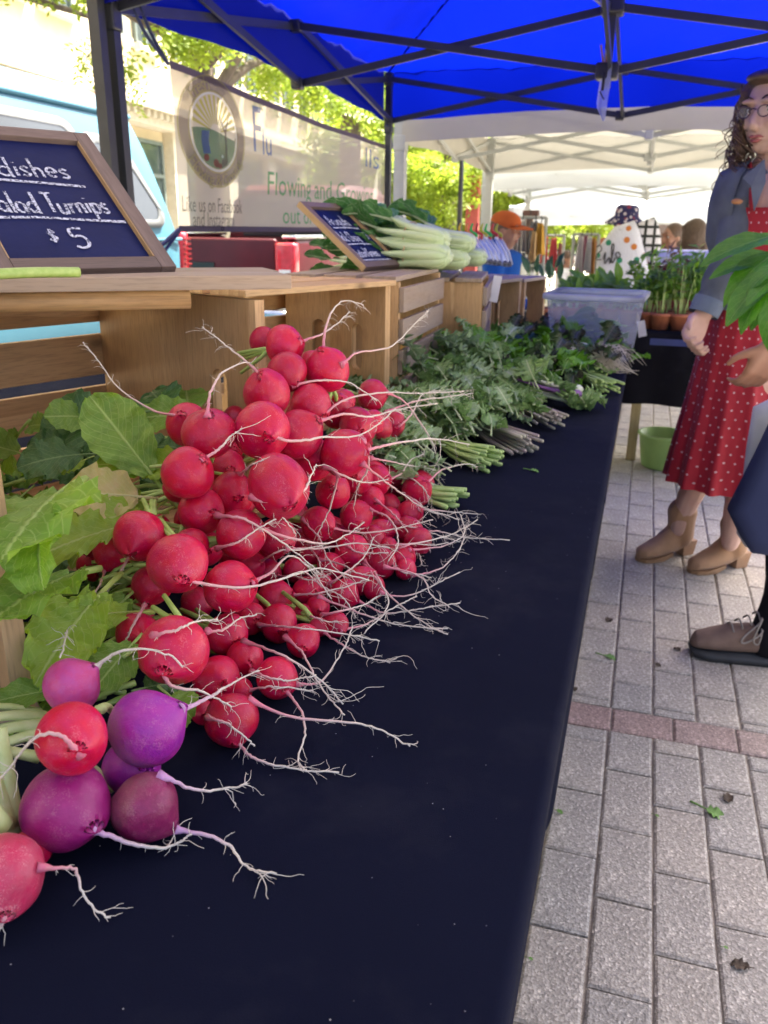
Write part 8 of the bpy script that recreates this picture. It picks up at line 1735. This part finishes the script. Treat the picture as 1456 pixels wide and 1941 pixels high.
for ln in ([(1131, 468), (1138, 465), (1140, 474), (1132, 482), (1131, 492), (1140, 492)], [(1143, 492), (1148, 478), (1146, 500), (1155, 488), (1156, 500)], [(1158, 498), (1164, 466), (1160, 466), (1160, 498), (1167, 488)], [(1171, 490), (1167, 482), (1172, 478), (1176, 484), (1171, 491)]): scr.tube(catmull([sp_(*p) for p in ln], 18), .005, 6)
scr.build('black_lettering', m_black, t, True)
def check_mat():
    m, t, b, out = nodes('white_squares_on_black'); v = coords(t, 'Object'); s = N(t, 'ShaderNodeSeparateXYZ'); t.links.new(v, s.inputs[0]); fs_ = []
    for ax_, sc in ((0, 14), (2, 14)): fs_.append(math_(t, 'ABSOLUTE', math_(t, 'SUBTRACT', math_(t, 'FRACT', math_(t, 'MULTIPLY', s.outputs[ax_], sc)), .5)))
    k = ramp(t, math_(t, 'MAXIMUM', fs_[0], fs_[1]), [(.32, 1.), (.36, 0.)]); c = mix(t, k, (.02, .025, .022), (.68, .68, .72)); t.links.new(c, b.inputs['Base Color']); b.inputs['Roughness'].default_value = .8; return m
bag('black shopping bag with white squares beside the leaf print bag', 'checked_bag', [(1206, 424), (1228, 416), (1240, 412), (1250, 430), (1256, 480), (1258, 530), (1240, 535), (1226, 490)], .08, check_mat(), 7.45)

# clothes racks with scarves and garments
def garment(label, px0, px1, py0, py1, y, mat, seed, fringe=False):
    a, b_ = at_y(px0, py0, y), at_y(px1, py0, y); zb_ = at_y((px0+px1)/2, py1, y).z; rs = random.Random(seed); t = thing('hanging_garment', label, 'garment', a); w = b_.x-a.x; h = a.z-zb_
    vs = []; fs = []; n = 14; m = 10; p1 = rs.uniform(0, 6)
    for i in range(n+1):
        for j in range(m+1): s = j/m; vs.append((w*(.5+(i/n-.5)*(.7+.75*s)), .06*math.sin(i*1.4+p1)*(.3+s), -h*(.75 if fringe else 1)*s+.01*math.sin(i*.8)))
    for i in range(n):
        for j in range(m): k = i*(m+1)+j; fs.append((k, k+m+1, k+m+2, k+1))
    o = MB().add(vs, fs).build('cloth', mat, t, True); so_ = o.modifiers.new('thick', 'SOLIDIFY'); so_.thickness = .006
    if fringe:
        fb = MB()
        for i in range(26): x = w*i/25*1.03; fb.tube([(x, .02*math.sin(i), -h*.74), (x+rs.gauss(0, .006), 0, -h*.88), (x+rs.gauss(0, .01), 0, -h)], .0045, 4)
        tag(fb.build('fringe', mat, t, True), kind='stuff')
    MB().tube([(w/2, 0, .06), (w/2+.01, 0, .03), (w/2, 0, -.005)], .004, 6).build('hook', m_black, t)
    return t
def fb_(n, c): return fabric(n, c, 300, .9, .2)
GA = ((980, 1000, 418, 500, 7.0, (.50, .48, .46), 'pale grey fringed scarf at the rack end by the orange cap', True), (996, 1012, 412, 460, 7.05, (.55, .42, .33), 'beige scarf folded over the grey ones', False), (1004, 1024, 420, 496, 7.0, (.24, .24, .25), 'dark grey scarf with a long fringe', True), (1018, 1032, 424, 482, 6.95, (.60, .34, .06), 'mustard yellow scarf at the end of the scarf rack', False), (1008, 1018, 440, 495, 6.9, (.58, .40, .20), 'light tan scarf hanging in front', False),
      (1031, 1040, 450, 500, 8.6, (.70, .08, .07), 'bright red garment hanging behind the scarves', False), (1044, 1058, 452, 516, 8.6, (.62, .10, .12), 'coral red garment on the far rack', False), (1059, 1066, 462, 505, 8.7, (.45, .20, .18), 'dull red garment at the dark end of the far rack', False), (1096, 1108, 448, 520, 7.7, (.62, .58, .60), 'white and pink garment on the rack next to the printed bag', False), (1107, 1116, 448, 512, 7.75, (.62, .28, .36), 'pink garment between pale ones', False), (1114, 1124, 450, 516, 7.7, (.60, .60, .62), 'pale grey garment next to the orange one', False), (1120, 1132, 452, 520, 7.8, (.50, .24, .08), 'orange brown garment close to the printed bag', False))
for i, (x0, x1, y0, y1, y, c, lab, fr_) in enumerate(GA): garment(lab, x0, x1, y0, y1, y, fb_('garment_cloth_%d' % i, c), i, fr_)
for (px0, px1, py, y, lab) in ((975, 1036, 412, 7.02, 'dark rail that carries the scarves'), (1024, 1070, 446, 8.65, 'rail that carries the red garments'), (1088, 1136, 444, 7.72, 'rail that carries the pale garments')):
    a, b_ = at_y(px0, py, y), at_y(px1, py, y); t = thing('clothes_rail', lab, 'clothes rail', (a.x, y, 0)); MB().tube([(0, 0, a.z), (b_.x-a.x, 0, a.z)], .012, 8).build('bar', m_framew, t, True)
    for x in (0, b_.x-a.x): MB().tube([(x, 0, 0), (x, 0, a.z)], .014, 8).build('upright', m_framew, t, True); MB().tube([(x, -.2, .015), (x, .2, .015)], .014, 8).build('foot', m_framew, t, True)
bx = at_y(1007, 405, 7.3)
tag(MB().box((0, 0, 0), (.125, .12, .05), None, .004).build('brown_box', pm('brown_board', (.16, .08, .065), None, 10, .7), None, loc=bx), 'small brown board standing above the scarf rack', 'board')
MB().tube([(0, 0, 0), (0, 0, bx.z-.03)], .012, 8).build('support_post', m_framew, None, loc=(bx.x, bx.y, 0)); tag(bpy.data.objects['support_post'], 'thin post under the brown board', 'post')
